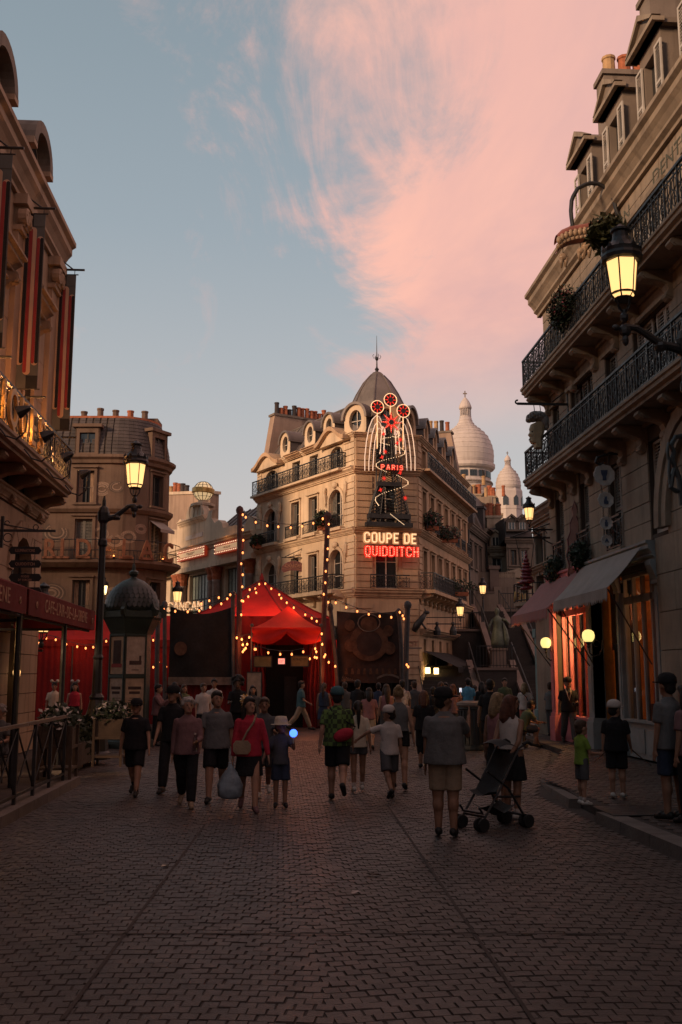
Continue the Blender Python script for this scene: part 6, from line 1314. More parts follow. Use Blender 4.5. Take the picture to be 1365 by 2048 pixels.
small_board(494, 1345, 523, 1440, 37.2, 'poster_1', 'poster_stand', 'tall framed poster standing left of the tent doorway')
# painted banners between poles
def show_cloth(name, label, u0, u1, v0, v1, yc, sag, mat, figs):
    a, c = aD(u0, v1, yc), aD(u1, v0, yc); w = (c - a).xy.length; h = c.z - a.z; o = thing(name, label, 'banner', (a.x, a.y, a.z), -PS)
    def cl(p, q): return (w * p, .05 * sin(p * 9 + q * 4) * (1 - q * .4) + .09 * sin((p + (1 - q)) * 16) * max(0, .5 - p) * q, h * q - sag * sin(pi * p) * q ** 3)
    B().grid(cl, 30, 24).build('cloth', mat, o, True)
    figs(o, w, h); return o
def fig_r(o, w, h):
    def oval(cx, cz, rx, rz, mat='cloth_fig', nm='painted_shape', y=-.12): B().ext([(w * cx + w * rx * cos(t * pi / 10), h * cz + h * rz * sin(t * pi / 10)) for t in range(20)], y - .004, y, 'y').build(nm, mat, o)
    oval(.5, .56, .3, .26); oval(.5, .55, .2, .18, 'painted_cloth', y=-.126); oval(.22, .52, .1, .09, y=-.13); oval(.8, .72, .08, .08, y=-.13); oval(.2, .8, .08, .08, y=-.13); oval(.82, .48, .09, .09, y=-.13)
    B().tube([(w * (.5 + .17 * cos(t * pi / 14)), -.14, h * (.83 + .12 * sin(t * pi / 14))) for t in range(-14, 15)], .02, 4).build('painted_ring', 'cloth_pale', o); oval(.5, .82, .13, .1, y=-.132)
    for k in range(9): B().ext([(w * (.12 + .095 * k), h * .12), (w * (.17 + .095 * k), h * .12), (w * (.16 + .095 * k), h * .2), (w * (.13 + .095 * k), h * .2)], -.13, -.125, 'y').build('painted_panel', 'cloth_fig', o)
    for k in range(8): B().tube([(w * .06, -.1, h * .02), (w * (.1 + .03 * k), -.12, h * (.1 - .01 * k))], .012, 3).build('painted_ray', 'cloth_pale', o)
    B().grid(lambda p, q: (w * (.62 + .34 * p), -.12, h * (.05 + .05 * sin(p * 3) + .03 * q)), 10, 1).build('painted_plume', 'cloth_pale', o)
def fig_l(o, w, h):
    B().ext([(w * .19 + .24 * cos(t * pi / 12), h * .46 + .26 * sin(t * pi / 12)) for t in range(24)], -.16, -.155, 'y').build('painted_moon', 'cloth_fig', o)
    B().grid(lambda p, q: (w * p, -.1 + .03 * sin(p * 9), h * (.0 + .1 * q)), 20, 1).build('pale_hem', 'cloth_pale', o)
show_cloth('painted_backdrop', 'dark faded show cloth with a pale moon hung left of the tent', 337, 467, 1213, 1370, 38.2, .28, 'cloth_dark', fig_l)
show_cloth('painted_backdrop', 'brown painted show cloth with round figures hung right of the tent', 674, 802, 1222, 1366, 38.2, .08, 'painted_cloth', fig_r)
q = aD(330, 1440, 38.4); sk = thing('red_skirting', 'dark red cloth skirting below the left show cloth', 'curtain', (q.x, q.y, 0), -PS); B().grid(lambda p, qq: (2.9 * p, .04 * sin(p * 60), 1.75 * qq), 40, 2).build('cloth', 'tent_dark', sk)
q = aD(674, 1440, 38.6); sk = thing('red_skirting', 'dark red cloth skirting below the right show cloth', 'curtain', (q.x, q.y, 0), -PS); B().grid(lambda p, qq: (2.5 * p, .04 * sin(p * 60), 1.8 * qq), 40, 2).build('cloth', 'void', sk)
def pole(pts, yc, r, mat, label):
    P = [aD(u, v, yc) for u, v in pts]; o = thing('tent_pole', label, 'pole', (P[0].x, P[0].y, 0), 0, 'poles around the circus tent'); B0 = Vector((P[0].x, P[0].y, 0))
    B().tube([tuple(p - B0) for p in P], r, 7).build('shaft', mat, o); t = P[-1] - B0; B().lathe([(r * 1.3, -.12), (r * 1.5, 0), (r * 1.2, .1), (r * .4, .16)], 8, tuple(t)).build('cap', mat, o)
pole([(477, 1452), (479, 1240), (480, 1020)], 37.9, .1, 'pole_wood', 'tall red-brown pole with bulbs between the left show cloth and the tent')
pole([(640, 1452), (648, 1240), (656, 1032)], 37.9, .1, 'pole_wood', 'tall leaning red-brown pole with bulbs right of the tent doorway')
pole([(470, 1450), (467, 1300), (466, 1190)], 38.0, .08, 'pole_grey', 'short dark pole at the right side of the left show cloth'); pole([(330, 1450), (330, 1300), (330, 1210)], 38.0, .08, 'pole_grey', 'dark pole at the left side of the left show cloth'); pole([(314, 1450), (315, 1300), (317, 1240)], 37.6, .09, 'pole_grey', 'thick dark pole standing left of the left show cloth')
pole([(680, 1450), (672, 1320), (661, 1215)], 38.0, .08, 'pole_grey', 'dark pole at the left side of the right show cloth'); pole([(804, 1450), (803, 1300), (798, 1225)], 38.0, .08, 'pole_grey', 'thin dark pole at the right side of the right show cloth'); pole([(811, 1450), (813, 1300), (816, 1210)], 37.8, .1, 'pole_grey', 'thick dark pole in front of the corner house pillar')
# strings of bulbs
bm = B().ball((0, 0, -.03), (.036, .036, .05), 8, 6).mesh('bulb', 'bulb', True); cap_m = B().lathe([(.028, .02), (.03, .08), (.012, .1)], 6).mesh('socket', 'iron')
def lights(px, yc, label, yc2=None, wire=True):
    P = [aD(u, v, yc + ((yc2 or yc) - yc) * i / max(1, len(px) - 1)) for i, (u, v) in enumerate(px)]; o = thing('string_lights', label, 'string lights', P[0], 0, 'strings of bulbs around the circus tent')
    if wire: B().tube([tuple(p - P[0] + Vector((0, 0, .1))) for p in P], .012, 4).build('wire', 'iron', o)
    for p in P: k = inst(bm, 'bulb', o, loc=p - P[0]); inst(cap_m, 'socket', o, loc=p - P[0])
lights([(486, 1028), (492, 1033), (512, 1043), (535, 1050), (557, 1052), (582, 1054), (605, 1051), (627, 1045), (646, 1036)], 37.7, 'bulb string stretched high between the two tall poles')
lights([(486, 1058), (487, 1079), (486, 1104), (483, 1126), (486, 1148), (485, 1172), (484, 1200), (483, 1228)], 37.7, 'bulb string running down the left tall pole')
lights([(658, 1047), (657, 1072), (656, 1096), (655, 1118), (652, 1141), (651, 1164), (648, 1187)], 37.7, 'bulb string running down the leaning right tall pole')
lights([(657, 1203), (672, 1204), (693, 1213), (715, 1221), (738, 1227), (760, 1231), (783, 1233), (800, 1223), (806, 1230), (808, 1236)], 37.7, 'bulb string along the top of the right show cloth')
lights([(531, 1166), (543, 1176), (559, 1188), (563, 1195), (574, 1204), (588, 1214), (611, 1228), (624, 1235), (634, 1241)], 41.6, 'bulb string down the right ridge of the red tent', 39.0)
lights([(519, 1167), (511, 1176), (500, 1178), (513, 1184), (497, 1192), (487, 1201), (476, 1213)], 41.6, 'bulb string down the left ridge of the red tent', 39.4)
lights([(321, 1219), (328, 1217), (351, 1221), (376, 1222), (399, 1220), (421, 1213), (443, 1206), (455, 1196), (461, 1188)], 37.7, 'bulb string along the top of the left show cloth'); lights([(403, 1206), (419, 1200), (438, 1194)], 39.6, 'three bulbs left of the tent peak above the left show cloth')
lights([(78, 1285), (93, 1275), (112, 1278), (133, 1287), (155, 1292), (172, 1295), (187, 1293), (203, 1291), (213, 1281)], 40.0, 'bulb string on the red marquee wall behind the cafe terrace'); lights([(307, 1279), (318, 1323), (307, 1333), (333, 1332)], 40.6, 'four bulbs on the marquee between the advertising column and the left show cloth')
lights([(474, 1274), (484, 1277), (499, 1273), (495, 1287), (486, 1288), (492, 1295), (486, 1302), (489, 1298)], 37.6, 'cluster of bulbs beside the left canopy post'); lights([(510, 1297), (512, 1297), (537, 1304), (561, 1307), (584, 1307), (607, 1302)], 37.1, 'bulb string across the tent doorway')
lights([(631, 1296), (633, 1302), (630, 1313), (634, 1314), (620, 1316), (644, 1266), (645, 1287), (651, 1308), (649, 1312), (658, 1323), (671, 1331)], 37.4, 'cluster of bulbs beside the right canopy post'); lights([(814, 1328), (817, 1332)], 37.6, 'pair of bulbs low on the thick pole by the corner house', wire=True)
def glow(u, v, yc, e, c=(1, .24, .07)): p = aD(u, v, yc); lamp_light('bulb_glow', p, e, c, None, .25)
glow(600, 1206, 38.6, 60); glow(490, 1180, 38.9, 60); glow(545, 1180, 39.4, 45); glow(486, 1285, 37.4, 26); glow(640, 1290, 37.1, 26); glow(655, 1345, 37.5, 12); glow(150, 1285, 39.6, 20); glow(318, 1315, 40.2, 9); glow(560, 1300, 36.9, 4); glow(380, 1215, 37.4, 3)
# bulb-lettered dance sign by the music hall; fan sign on the corner house
q = aD(371, 1222, 49); o = thing('bulb_sign', 'glowing bulb letters above the left show cloth in front of the music hall', 'sign', q, atan2(axL.y, axL.x) * .5); bulb_sign(o, 'CANCAN', .48, 'sign_cream', I4, .1, .2, .026, 'bulb_w', .22, 1.15, .04); B().box(-1.2, 1.2, .1, .14, -.1, -.02).build('rail', 'iron', o)
q = aD(588, 1145, 49.2); o = thing('fan_sign', 'dark red fan shaped hanging sign on an iron bracket of the corner house', 'sign', q, -PS)
B().ext([(-.5, .0)] + [(-.62 * cos(pi * i / 14), .12 + .46 * sin(pi * i / 14)) for i in range(15)] + [(.5, .0), (.2, .1), (-.2, .1)], 0, .05, 'y').build('fan', 'rose_d', o); cm('CANCAN', .2, 'letter_pale', o, TR(0, -.006, .28), .003, 'lettering', sx=1.0)
for k in range(9): a = pi * (k + .5) / 9; B().tube([(-.15 * cos(a), -.02, .12 + .1 * sin(a)), (-.6 * cos(a), -.02, .12 + .44 * sin(a))], .01, 4).build('rib', 'letter_pale', o)
B().tube([(0, 0, .6), (0, 0, .95)], .015, 4).tube([(-.6, 0, .75), (.75, 0, .72)], .025, 5).tube([(-.5, 0, .75), (.75, 0, 1.35)], .02, 5).box(.72, .78, -.03, .03, -.5, 1.5).tube([(-.5, 0, -.2), (-.2, 0, -.12), (.2, 0, -.22), (.75, 0, -.12)], .02, 5).build('bracket', 'iron', o)
# ------------------------------------------------------------------ stairs, terraces and houses behind the corner house
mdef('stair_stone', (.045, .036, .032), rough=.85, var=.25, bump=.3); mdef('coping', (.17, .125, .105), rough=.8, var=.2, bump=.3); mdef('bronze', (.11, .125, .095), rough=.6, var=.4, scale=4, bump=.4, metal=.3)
def camf(u, yc): x, y = cw((u - 682.5) / FPX * yc * cos(TH), yc); return Vector((x, y, 0))
def fence(o, x0, x1, y, z, h, step=.14):
    b = B(); b.box(x0, x1, y - .02, y + .02, z + h - .05, z + h).box(x0, x1, y - .015, y + .015, z + .08, z + .11); n = max(2, int((x1 - x0) / step))
    for i in range(n + 1): x = x0 + (x1 - x0) * i / n; b.box(x - .012, x + .012, y - .012, y + .012, z, z + h)
    return b.build('railing', 'iron', o)
O = camf(995, 46); SG2 = thing('stairway', 'broad dark double stairway with sloping stone copings climbing behind the crowd', 'stairs', O, -PS)
def loc(u, v, yc): p = aD(u, v, yc) - O; return Vector((p.x * cos(PS) - p.y * sin(PS), p.x * sin(PS) + p.y * cos(PS), p.z))
def flight(x0, x1, y0, z0, n, rise=.17, tread=.3):
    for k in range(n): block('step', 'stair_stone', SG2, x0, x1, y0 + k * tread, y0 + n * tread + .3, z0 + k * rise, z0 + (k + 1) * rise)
def coping(x, y0, z0, y1, z1, rail=True, w=.28):
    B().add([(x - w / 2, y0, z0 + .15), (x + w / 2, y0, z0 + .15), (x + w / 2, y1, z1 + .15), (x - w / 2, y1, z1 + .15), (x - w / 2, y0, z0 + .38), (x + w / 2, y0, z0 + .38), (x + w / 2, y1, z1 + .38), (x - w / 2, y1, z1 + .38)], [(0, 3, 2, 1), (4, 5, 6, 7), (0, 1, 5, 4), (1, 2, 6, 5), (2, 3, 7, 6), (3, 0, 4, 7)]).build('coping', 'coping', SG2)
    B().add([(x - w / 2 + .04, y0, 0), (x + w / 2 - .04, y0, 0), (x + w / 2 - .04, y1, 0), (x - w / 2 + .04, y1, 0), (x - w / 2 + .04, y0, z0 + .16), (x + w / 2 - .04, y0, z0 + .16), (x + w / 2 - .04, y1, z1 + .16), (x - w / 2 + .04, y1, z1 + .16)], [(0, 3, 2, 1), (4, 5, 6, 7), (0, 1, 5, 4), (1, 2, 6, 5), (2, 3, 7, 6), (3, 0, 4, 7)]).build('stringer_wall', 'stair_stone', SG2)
    if rail: B().tube([(x, y0, z0 + 1.2), (x, y1, z1 + 1.2)], .03, 5).tube([(x, y0, z0 + .3), (x, y0, z0 + 1.22)], .03, 5).tube([(x, y1, z1 + .3), (x, y1, z1 + 1.22)], .03, 5).build('handrail', 'iron', SG2)
a, c = loc(955, 1335, 46), loc(1034, 1335, 46); zl = a.z
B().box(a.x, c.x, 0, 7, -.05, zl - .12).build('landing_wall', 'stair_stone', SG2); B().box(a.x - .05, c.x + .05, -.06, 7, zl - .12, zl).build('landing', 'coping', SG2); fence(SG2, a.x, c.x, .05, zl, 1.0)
flight(a.x - 2.6, a.x - .15, -2.6, 0, int(zl / .17) + 1); flight(c.x + .15, c.x + 2.2, -2.6, 0, int(zl / .17) + 1)
for x in (a.x - 2.7, a.x - .12, c.x + .12, c.x + 2.3): coping(x, -2.9, -.1, 2.0, zl)
B().box(a.x - 3, c.x + 2.6, 2, 7.2, -.05, zl - .02).build('upper_landing', 'stair_stone', SG2)
z2 = loc(1000, 1258, 53).z; b0 = loc(1000, 1258, 53).y; xl, xr = loc(880, 1258, 53).x, loc(1075, 1258, 53).x; x1, x2 = loc(975, 1258, 53).x, loc(1048, 1258, 53).x
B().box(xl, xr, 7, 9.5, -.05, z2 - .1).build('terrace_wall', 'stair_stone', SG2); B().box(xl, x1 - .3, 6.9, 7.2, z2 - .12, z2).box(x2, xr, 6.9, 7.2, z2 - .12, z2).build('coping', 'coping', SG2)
flight(x1 - .1, x2 - .2, 3.3, zl, int((z2 - zl) / .17)); coping(x1 - .25, 3.2, zl, 7.2, z2); coping(x2, 3.2, zl, 7.2, z2); fence(SG2, xl, x1 - .4, 7.1, z2, .9); fence(SG2, x2 + .2, xr, 7.1, z2, .9)
z3 = loc(1030, 1223, 60).z; xl3, xr3 = loc(905, 1222, 60).x, loc(1100, 1222, 60).x; xa3, xb3 = loc(945, 1222, 60).x, loc(995, 1222, 60).x
B().box(xb3, xr3, 12.5, 14.5, -.05, z3 - .1).build('terrace_wall', 'stair_stone', SG2); B().box(xb3, xr3, 12.4, 12.7, z3 - .1, z3).build('coping', 'coping', SG2); fence(SG2, xb3, xr3, 12.6, z3, 1.0)
B().box(xl3, xr3, 9.5, 13.5, -.05, z2 - .3).build('terrace', 'stair_stone', SG2); flight(xa3, xb3 - .1, 9.3, z2, int((z3 - z2) / .17)); coping(xa3 - .1, 9.2, z2, 13.2, z3); coping(xb3, 9.2, z2, 13.2, z3)
B().box(xl3 - 4, xr3 + 4, 14.4, 24, -.05, z3 - .02).build('top_terrace', 'stair_stone', SG2)
# statue on the landing
p = aD(997, 1318, 48); sz = p.z; stt = thing('statue', 'green bronze statue of a draped figure on a stone plinth on the stair landing', 'statue', (p.x, p.y, zl), -PS)
B().box(-.35, .35, -.35, .35, 0, .9).box(-.42, .42, -.42, .42, 0, .14).box(-.4, .4, -.4, .4, .82, .92).build('plinth', 'coping', stt)
B().lathe([(.3, .92), (.34, 1.2), (.26, 1.7), (.2, 1.95), (.24, 2.15), (.22, 2.35), (.1, 2.45), (.07, 2.52), (.11, 2.62), (.12, 2.72), (.08, 2.82), (.02, 2.86)], 14).tube([(-.2, 0, 2.3), (-.38, -.05, 2.0), (-.42, -.1, 1.7)], [.07, .06, .045], 7).tube([(.2, 0, 2.32), (.4, -.1, 2.25), (.55, -.15, 2.05)], [.07, .055, .04], 7).tube([(.32, 0, .95), (.4, -.1, 1.4), (.36, -.05, 1.8), (.22, 0, 2.2)], [.16, .14, .1, .05], 8).build('figure', 'bronze', stt, True)
# retaining wall, fountain niche, lamp on the stairs
q = aD(960, 1215, 61); W = thing('retaining_wall', 'stepped plaster retaining wall with stone posts above the stairs', 'wall', (q.x, q.y, z3 - .05), -PS)
a, c = aD(925, 1215, 61), aD(1022, 1152, 61); hh = c.z - z3; B().box(-1.4, .9, 0, .3, 0, zat(1185, 61) - z3).build('panel', 'plaster_d', W); B().box(.9, 2.3, 0, .35, 0, zat(1172, 61) - z3).build('panel', 'plaster_d', W); B().box(-1.5, 2.4, .8, 1.2, 0, zat(1140, 61) - z3).build('back_panel', 'plaster_d', W)
B().box(.75, 1.3, .5, 1.3, 0, zat(1135, 61) - z3).box(.68, 1.37, .43, 1.37, zat(1135, 61) - z3, zat(1128, 61) - z3).build('pier', 'coping', W); B().box(-1.45, .92, -.05, .35, zat(1185, 61) - z3, zat(1181, 61) - z3).build('coping', 'coping', W)
q = aD(1040, 1215, 62); NF = thing('fountain_niche', 'stone fountain with an arched niche and carved face lit by a warm lamp', 'fountain', (q.x, q.y, z3 - .02), -PS); zz = lambda v: zat(v, 62) - z3
b = B(); wall(b, -1.1, 1.1, 0, zz(1155), [(-.55, .55, .1, zz(1167))], 0, .5); b.build('wall', 'plaster', NF); b = B(); arch_top(b, -.55, .55, zz(1167) + .002, .5, -.02, .4); b.build('arch_head', 'plaster', NF); B().box(-.55, .55, .48, .52, 0, zz(1165)).build('niche_back', 'stone_d', NF)
B().ext([(-1.3, zz(1155)), (1.3, zz(1155)), (1.25, zz(1148)), (0, zz(1136)), (-1.25, zz(1148))], -.2, .5, 'y').build('pediment', 'plaster', NF); B().ball((0, .3, zz(1190)), (.3, .2, .4), 12, 9).ball((0, .12, zz(1192)), (.07, .08, .1), 8, 6).ball((-.1, .14, zz(1186)), (.06, .05, .05), 8, 6).ball((.1, .14, zz(1186)), (.06, .05, .05), 8, 6).build('carved_face', 'stone_d', NF, True); B().box(-.7, -.55, -.15, 0, 0, zz(1165)).box(.55, .7, -.15, 0, 0, zz(1165)).build('pilaster', 'plaster', NF)
o = thing('niche_lamp', 'small warm lamp in the fountain niche', 'lamp', aD(1022, 1195, 61.4)); B().ball((0, 0, 0), .07, 8, 6).build('bulb', 'bulb', o); B().lathe([(.03, -.3), (.06, -.1)], 6).build('holder', 'iron', o); lamp_light('lamp_light', (-.1, -.25, .1), 26, (1, .45, .1), o, .1)
q = aD(968, 1265, 54); o = thing('stair_lamp', 'slim street lamp with a lit lantern half way up the stairs', 'street lamp', (q.x, q.y, z2), 0); hl = zat(1188, 54) - z2; B().lathe([(.12, 0), (.1, .4), (.05, .5), (.045, hl - .3)], 8).build('post', 'iron', o); lantern(o, TR(0, 0, hl), .8, 'lamp_glass', 9)
# --- houses: a simple kit for the far fronts
def house(name, label, u0, u1, yc, v_eave, v_top, mat, roofm, wins, v_base=None, dm=(), mans=.9, rot=0., depth=6.):
    a = camf(u0, yc); w = (camf(u1, yc) - a).length; o = thing(name, label, 'building', a, -PS + rot); ze, zt = zat(v_eave, yc), zat(v_top, yc); hs = []
    ux = lambda u: (u - u0) / (u1 - u0) * w
    for (x0, x1, vt, vb) in wins: hs.append((ux(x0), ux(x1), zat(vb, yc), zat(vt, yc)))
    b = B(); wall(b, 0, w, 0, ze, hs, 0, .2); b.add([(0, 0, 0), (depth * .17, depth, 0), (depth * .17, depth, ze), (0, 0, ze)], [(0, 3, 2, 1)]).add([(w, 0, 0), (w, depth, 0), (w, depth, ze), (w, 0, ze)], [(0, 1, 2, 3)]).build('wall', mat, o)
    for i, h in enumerate(hs):
        window(o, I4, *h, rows=2, dep=.2, fm='frame_w' if i % 3 else 'frame_d', curtain=i % 2 == 0); surround(o, I4, *h, mat, w=.12, d=.05, key=False)
        if i % 3 == 2: inst(shutter_mesh((h[1] - h[0]) / 2, h[3] - h[2], 'shutter_g'), 'shutter', o, TR(h[0], .02, h[2])); inst(shutter_mesh((h[1] - h[0]) / 2, h[3] - h[2], 'shutter_g'), 'shutter', o, TR((h[0] + h[1]) / 2, .02, h[2]))
    cornice(o, I4, -.1, w + .1, ze - .05, .35, .3, mat)
    B().add([(0, .1, ze + .3), (w, .1, ze + .3), (w, mans, zt), (0, mans, zt), (w, depth, zt + .2), (0, depth, zt + .2), (0, depth, ze), (w, depth, ze)], [(0, 1, 2, 3), (3, 2, 4, 5), (0, 3, 5, 6), (1, 7, 4, 2)]).build('roof', roofm, o)
    for (x0, x1, vt, vb) in dm:
        x, x2, zb, z1 = ux(x0), ux(x1), zat(vb, yc), zat(vt, yc); d = B().ext([(x - .12, zb), (x2 + .12, zb), (x2 + .12, z1), ((x + x2) / 2, z1 + .3), (x - .12, z1)], .02, 1., 'y').build('dormer', mat, o); B().box(x, x2, -.01, .015, zb + .1, z1 - .1).build('pane', 'pane', d); B().box(x, x + .06, -.03, -.012, zb + .1, z1 - .1).box(x2 - .06, x2, -.03, -.012, zb + .1, z1 - .1).box((x + x2) / 2 - .03, (x + x2) / 2 + .03, -.03, -.012, zb + .1, z1 - .1).build('window_frame', 'frame_w', d); B().ext([(x - .25, z1 - .05), ((x + x2) / 2, z1 + .32), (x2 + .25, z1 - .05), (x2 + .25, z1 + .08), ((x + x2) / 2, z1 + .46), (x - .25, z1 + .08)], -.12, .3, 'y').build('pediment', mat, d)
    return o, ux
R = random.Random(33)
def stack(o, ux, u0, u1, yc, v_top, v_bot, n, y=1.5, d=1.2):
    x0, x1, z0, z1 = ux(u0), ux(u1), zat(v_bot, yc), zat(v_top, yc); B().box(x0, x1, y, y + d, z0, z1).box(x0 - .08, x1 + .08, y - .08, y + d + .08, z1, z1 + .15).build('chimney', 'plaster', o)
    for k in range(n): pots(o, TR(0, y + .2 + R.uniform(0, d - .4), 0), [x0 + (x1 - x0) * (k + .5) / n], z1 + .15, R, (.6, 1.), ('terracotta', 'terracotta', 'terracotta', 'pot_pale'), .2)
h1, u_1 = house('terraced_house', 'cream plaster house with two dormers facing the viewer above the stairs', 944, 1024, 66, 1103, 1052, 'plaster', 'slate', [(954, 972, 1116, 1152), (990, 1010, 1116, 1152)], dm=[(955, 971, 1070, 1092), (990, 1006, 1072, 1094)]); stack(h1, u_1, 987, 1016, 66, 1030, 1060, 5, 1.2)
h2, u_2 = house('terraced_house', 'grey mansard house with dark dormers right of the cream house', 1020, 1075, 63, 1085, 1032, 'plaster_d', 'slate', [(1028, 1040, 1100, 1130), (1050, 1062, 1100, 1130), (1028, 1040, 1142, 1165), (1050, 1062, 1142, 1165)], dm=[(1025, 1039, 1042, 1062), (1047, 1060, 1042, 1062)])
h3, u_3 = house('terraced_house', 'zinc roofed house with tall chimneys below the white domes', 930, 1012, 78, 1035, 1000, 'plaster', 'zinc', [(940, 952, 1045, 1060)]); stack(h3, u_3, 955, 972, 78, 990, 1030, 4, .3); stack(h3, u_3, 988, 1002, 78, 994, 1030, 4, .3)
# rows running on from the corner house flank
P = pL + FR @ Vector((LR, 0, 0))
for k, (L, ze, zt, mat, lab) in enumerate(((6.5, 10.6, 13.8, 'stone_d', 'brown stone house adjoining the flank of the corner house'), (9.0, 11.2, 14.6, 'plaster_d', 'dark narrow house at the far end of the receding row'))):
    o = thing('row_house', lab, 'building', P, atan2(axR.y, axR.x)); hs = [(x, x + .85, z, z + 1.5) for x in [.7 + 1.7 * i for i in range(int((L - .6) / 1.7))] for z in (3.2, 5.6, 8.3)]; b = B(); wall(b, 0, L, 0, ze, hs, .05 + .1 * k, .25); b.add([(0, .05, 0), (0, 6, 0), (0, 6, ze), (0, .05, ze)], [(0, 3, 2, 1)]).build('wall', mat, o)
    for h in hs: window(o, TR(0, .05 + .1 * k, 0), *h, rows=2, dep=.24, fm='frame_d'); surround(o, TR(0, .05 + .1 * k, 0), *h, mat, w=.1, d=.04, key=False)
    cornice(o, TR(0, .1 * k, 0), 0, L, ze - .2, .4, .35, mat); B().add([(0, .3, ze + .2), (L, .3, ze + .2), (L, 1.6, zt), (0, 1.6, zt), (0, 5, zt), (L, 5, zt)], [(0, 1, 2, 3), (3, 2, 5, 4)]).build('roof', 'slate', o); B().add([(0, .3, ze + .2), (0, 1.6, zt), (0, 5, zt), (0, 5, ze)], [(0, 1, 2, 3)]).build('gable', 'plaster_d', o)
    for x in (1.5, 4.0): B().box(x - .4, x + .4, .3, 1.8, ze + .3, ze + 1.7).box(x - .5, x + .5, .2, 1.8, ze + 1.7, ze + 1.85).build('dormer', 'slate', o)
    B().box(L - .5, L, .8, 3.5, ze, zt + .4).build('chimney', 'plaster_d', o); pots(o, TR(L - .25, 0, 0), [0], zt + .4, R, (.6, .9)); pots(o, TR(L - .25, 1.3, 0), [0], zt + .4, R, (.6, .9)); pots(o, TR(L - .25, 2.4, 0), [0], zt + .4, R, (.6, .9)); P = P + axR * L
    B().tube([(.1, -.02, 0), (.1, -.02, ze)], .07, 6).build('drainpipe', 'iron', o)
# awning, signs and lights on the ground floor of the corner house flank
q = pL + FR @ Vector((.6, 0, 0)); o = thing('shop_awning', 'dark blue-grey awning over the doorway of the corner house flank', 'awning', q, atan2(axR.y, axR.x)); B().grid(lambda p, t: (p * 6, -.05 - 1.6 * t, 3.05 - .75 * t), 8, 4).build('cloth', 'cloth_black', o); B().grid(lambda p, t: (p * 6, -1.66, 2.05 + .26 * t + .03 * sin(p * 80)), 60, 1).build('valance', 'cloth_black', o)
for k, (u, v) in enumerate(((856, 1341), (873, 1342))): w = aD(u, v, 46.6); o = thing('shop_lamp', 'bright yellow lamp under the dark awning, ' + ('left one' if k == 0 else 'right one'), 'lamp', w, 0, 'pair of lamps under the dark awning'); B().box(-.1, .1, -.08, .08, -.14, .14).build('glass', 'lamp_hot', o); B().lathe([(.13, .14), (.06, .24), (.01, .28)], 6).tube([(0, 0, .28), (0, 0, .7)], .015, 4).build('cap', 'iron', o); lamp_light('lamp_light', (0, -.2, 0), 3, (1, .6, .2), o, .1)
a = pL + FR @ Vector((.55, -.06, 3.35)); o = thing('shop_lettering', 'pale shop letters above the corner pillar', 'sign', pL + FC @ Vector((LC * .78, -.08, 3.25)), rzC); cm('T. GOT', .34, 'letter_pale', o, I4, .02, 'lettering'); B().box(-.75, .75, .02, .07, -.12, -.06).build('ledge', 'stone_d', o)
o = thing('hanging_shop_sign', 'black iron hanging sign with two small figures on the corner house flank', 'sign', pL + FR @ Vector((1.6, -.9, 4.3)), -PS); B().box(-.9, .9, -.02, .02, .3, .34).box(-.75, .75, -.02, .02, -.62, -.56).build('bar', 'iron', o); cm('CUTHBERT MAGOT', .14, 'letter_pale', o, TR(0, -.03, -.6), .004, 'lettering', sx=1.05)
for x in (-.4, .35): B().lathe([(.16, -.5), (.17, -.3), (.1, -.12), (.05, -.06), (.09, 0), (.08, .08), (.02, .12)], 8, (x, 0, 0)).build('figure', 'iron', o)
o = thing('perched_figure', 'black animal figure perched on a bracket at the corner pillar', 'statue', pL + FC @ Vector((LC * .97, -.3, 3.9)), -PS); B().tube([(-.25, 0, 0), (-.1, 0, .3), (.1, 0, .55), (.28, 0, .8)], [.12, .16, .14, .09], 8).ball((.34, 0, .86), (.15, .09, .09), 8, 6).tube([(.28, 0, .9), (.26, 0, 1.08)], [.04, .01], 5).tube([(.1, 0, .4), (.3, -.05, .1)], .05, 6).build('body', 'iron', o, True)
small_board(819, 1360, 832, 1412, 45.0, 'black', 'menu_board', 'black menu board on the corner pillar', ['~~~~', '~~~~', '~~~~', '~~~~'], 'letter_pale')
# far right corner: house with the rounded balcony, teal shop pillars
FRH = thing('balcony_house', 'stone house with a rounded lettered balcony just beyond the pink shop', 'building', (8.9, 34.4, 0), -pi / 2); zf = lambda v: zat(v, 33.)
hs = [(.5, 1.5, zf(1130), zf(1062)), (.5, 1.5, zf(1185), zf(1145)), (2.6, 3.6, zf(1130), zf(1062))]; b = B(); wall(b, 0, 5.4, 0, zf(1030), hs, 0, .25); b.build('wall', 'stone_r', FRH); B().add([(0, 0, 0), (1.5, 5, 0), (1.5, 5, zf(1030)), (0, 0, zf(1030))], [(0, 3, 2, 1)]).build('end_wall', 'stone_r', FRH)
for h in hs: window(FRH, I4, *h, rows=3, fm='frame_d'); surround(FRH, I4, *h, 'stone_r', w=.12, d=.06)
cornice(FRH, I4, -.1, 5.4, zf(1040), .45, .35, 'stone_r'); cornice(FRH, I4, -.1, 5.4, zf(1142), .25, .3, 'stone_r', 'moulding')
n = 12; pts = [(-.2, .0)] + [(.6 - .95 * cos(pi * i / n), -.85 * sin(pi * i / n)) for i in range(n + 1)]; B().ext(pts + [(1.6, .1), (-.3, .1)], zf(1208), zf(1200), 'z').build('balcony_slab', 'stone_r', FRH); b = B()
for z in (zf(1200) + .05, zf(1200) + .62): b.tube([(x, y, z) for x, y in pts], .02, 5)
for x, y in pts[1:]: b.box(x - .012, x + .012, y - .012, y + .012, zf(1200), zf(1200) + .62)
b.build('railing', 'iron', FRH); cm('LOGA', .5, 'letter_gold', FRH, TR(.3, -.6, zf(1198)) @ RZ(-.6), .02, 'lettering', sx=.8)
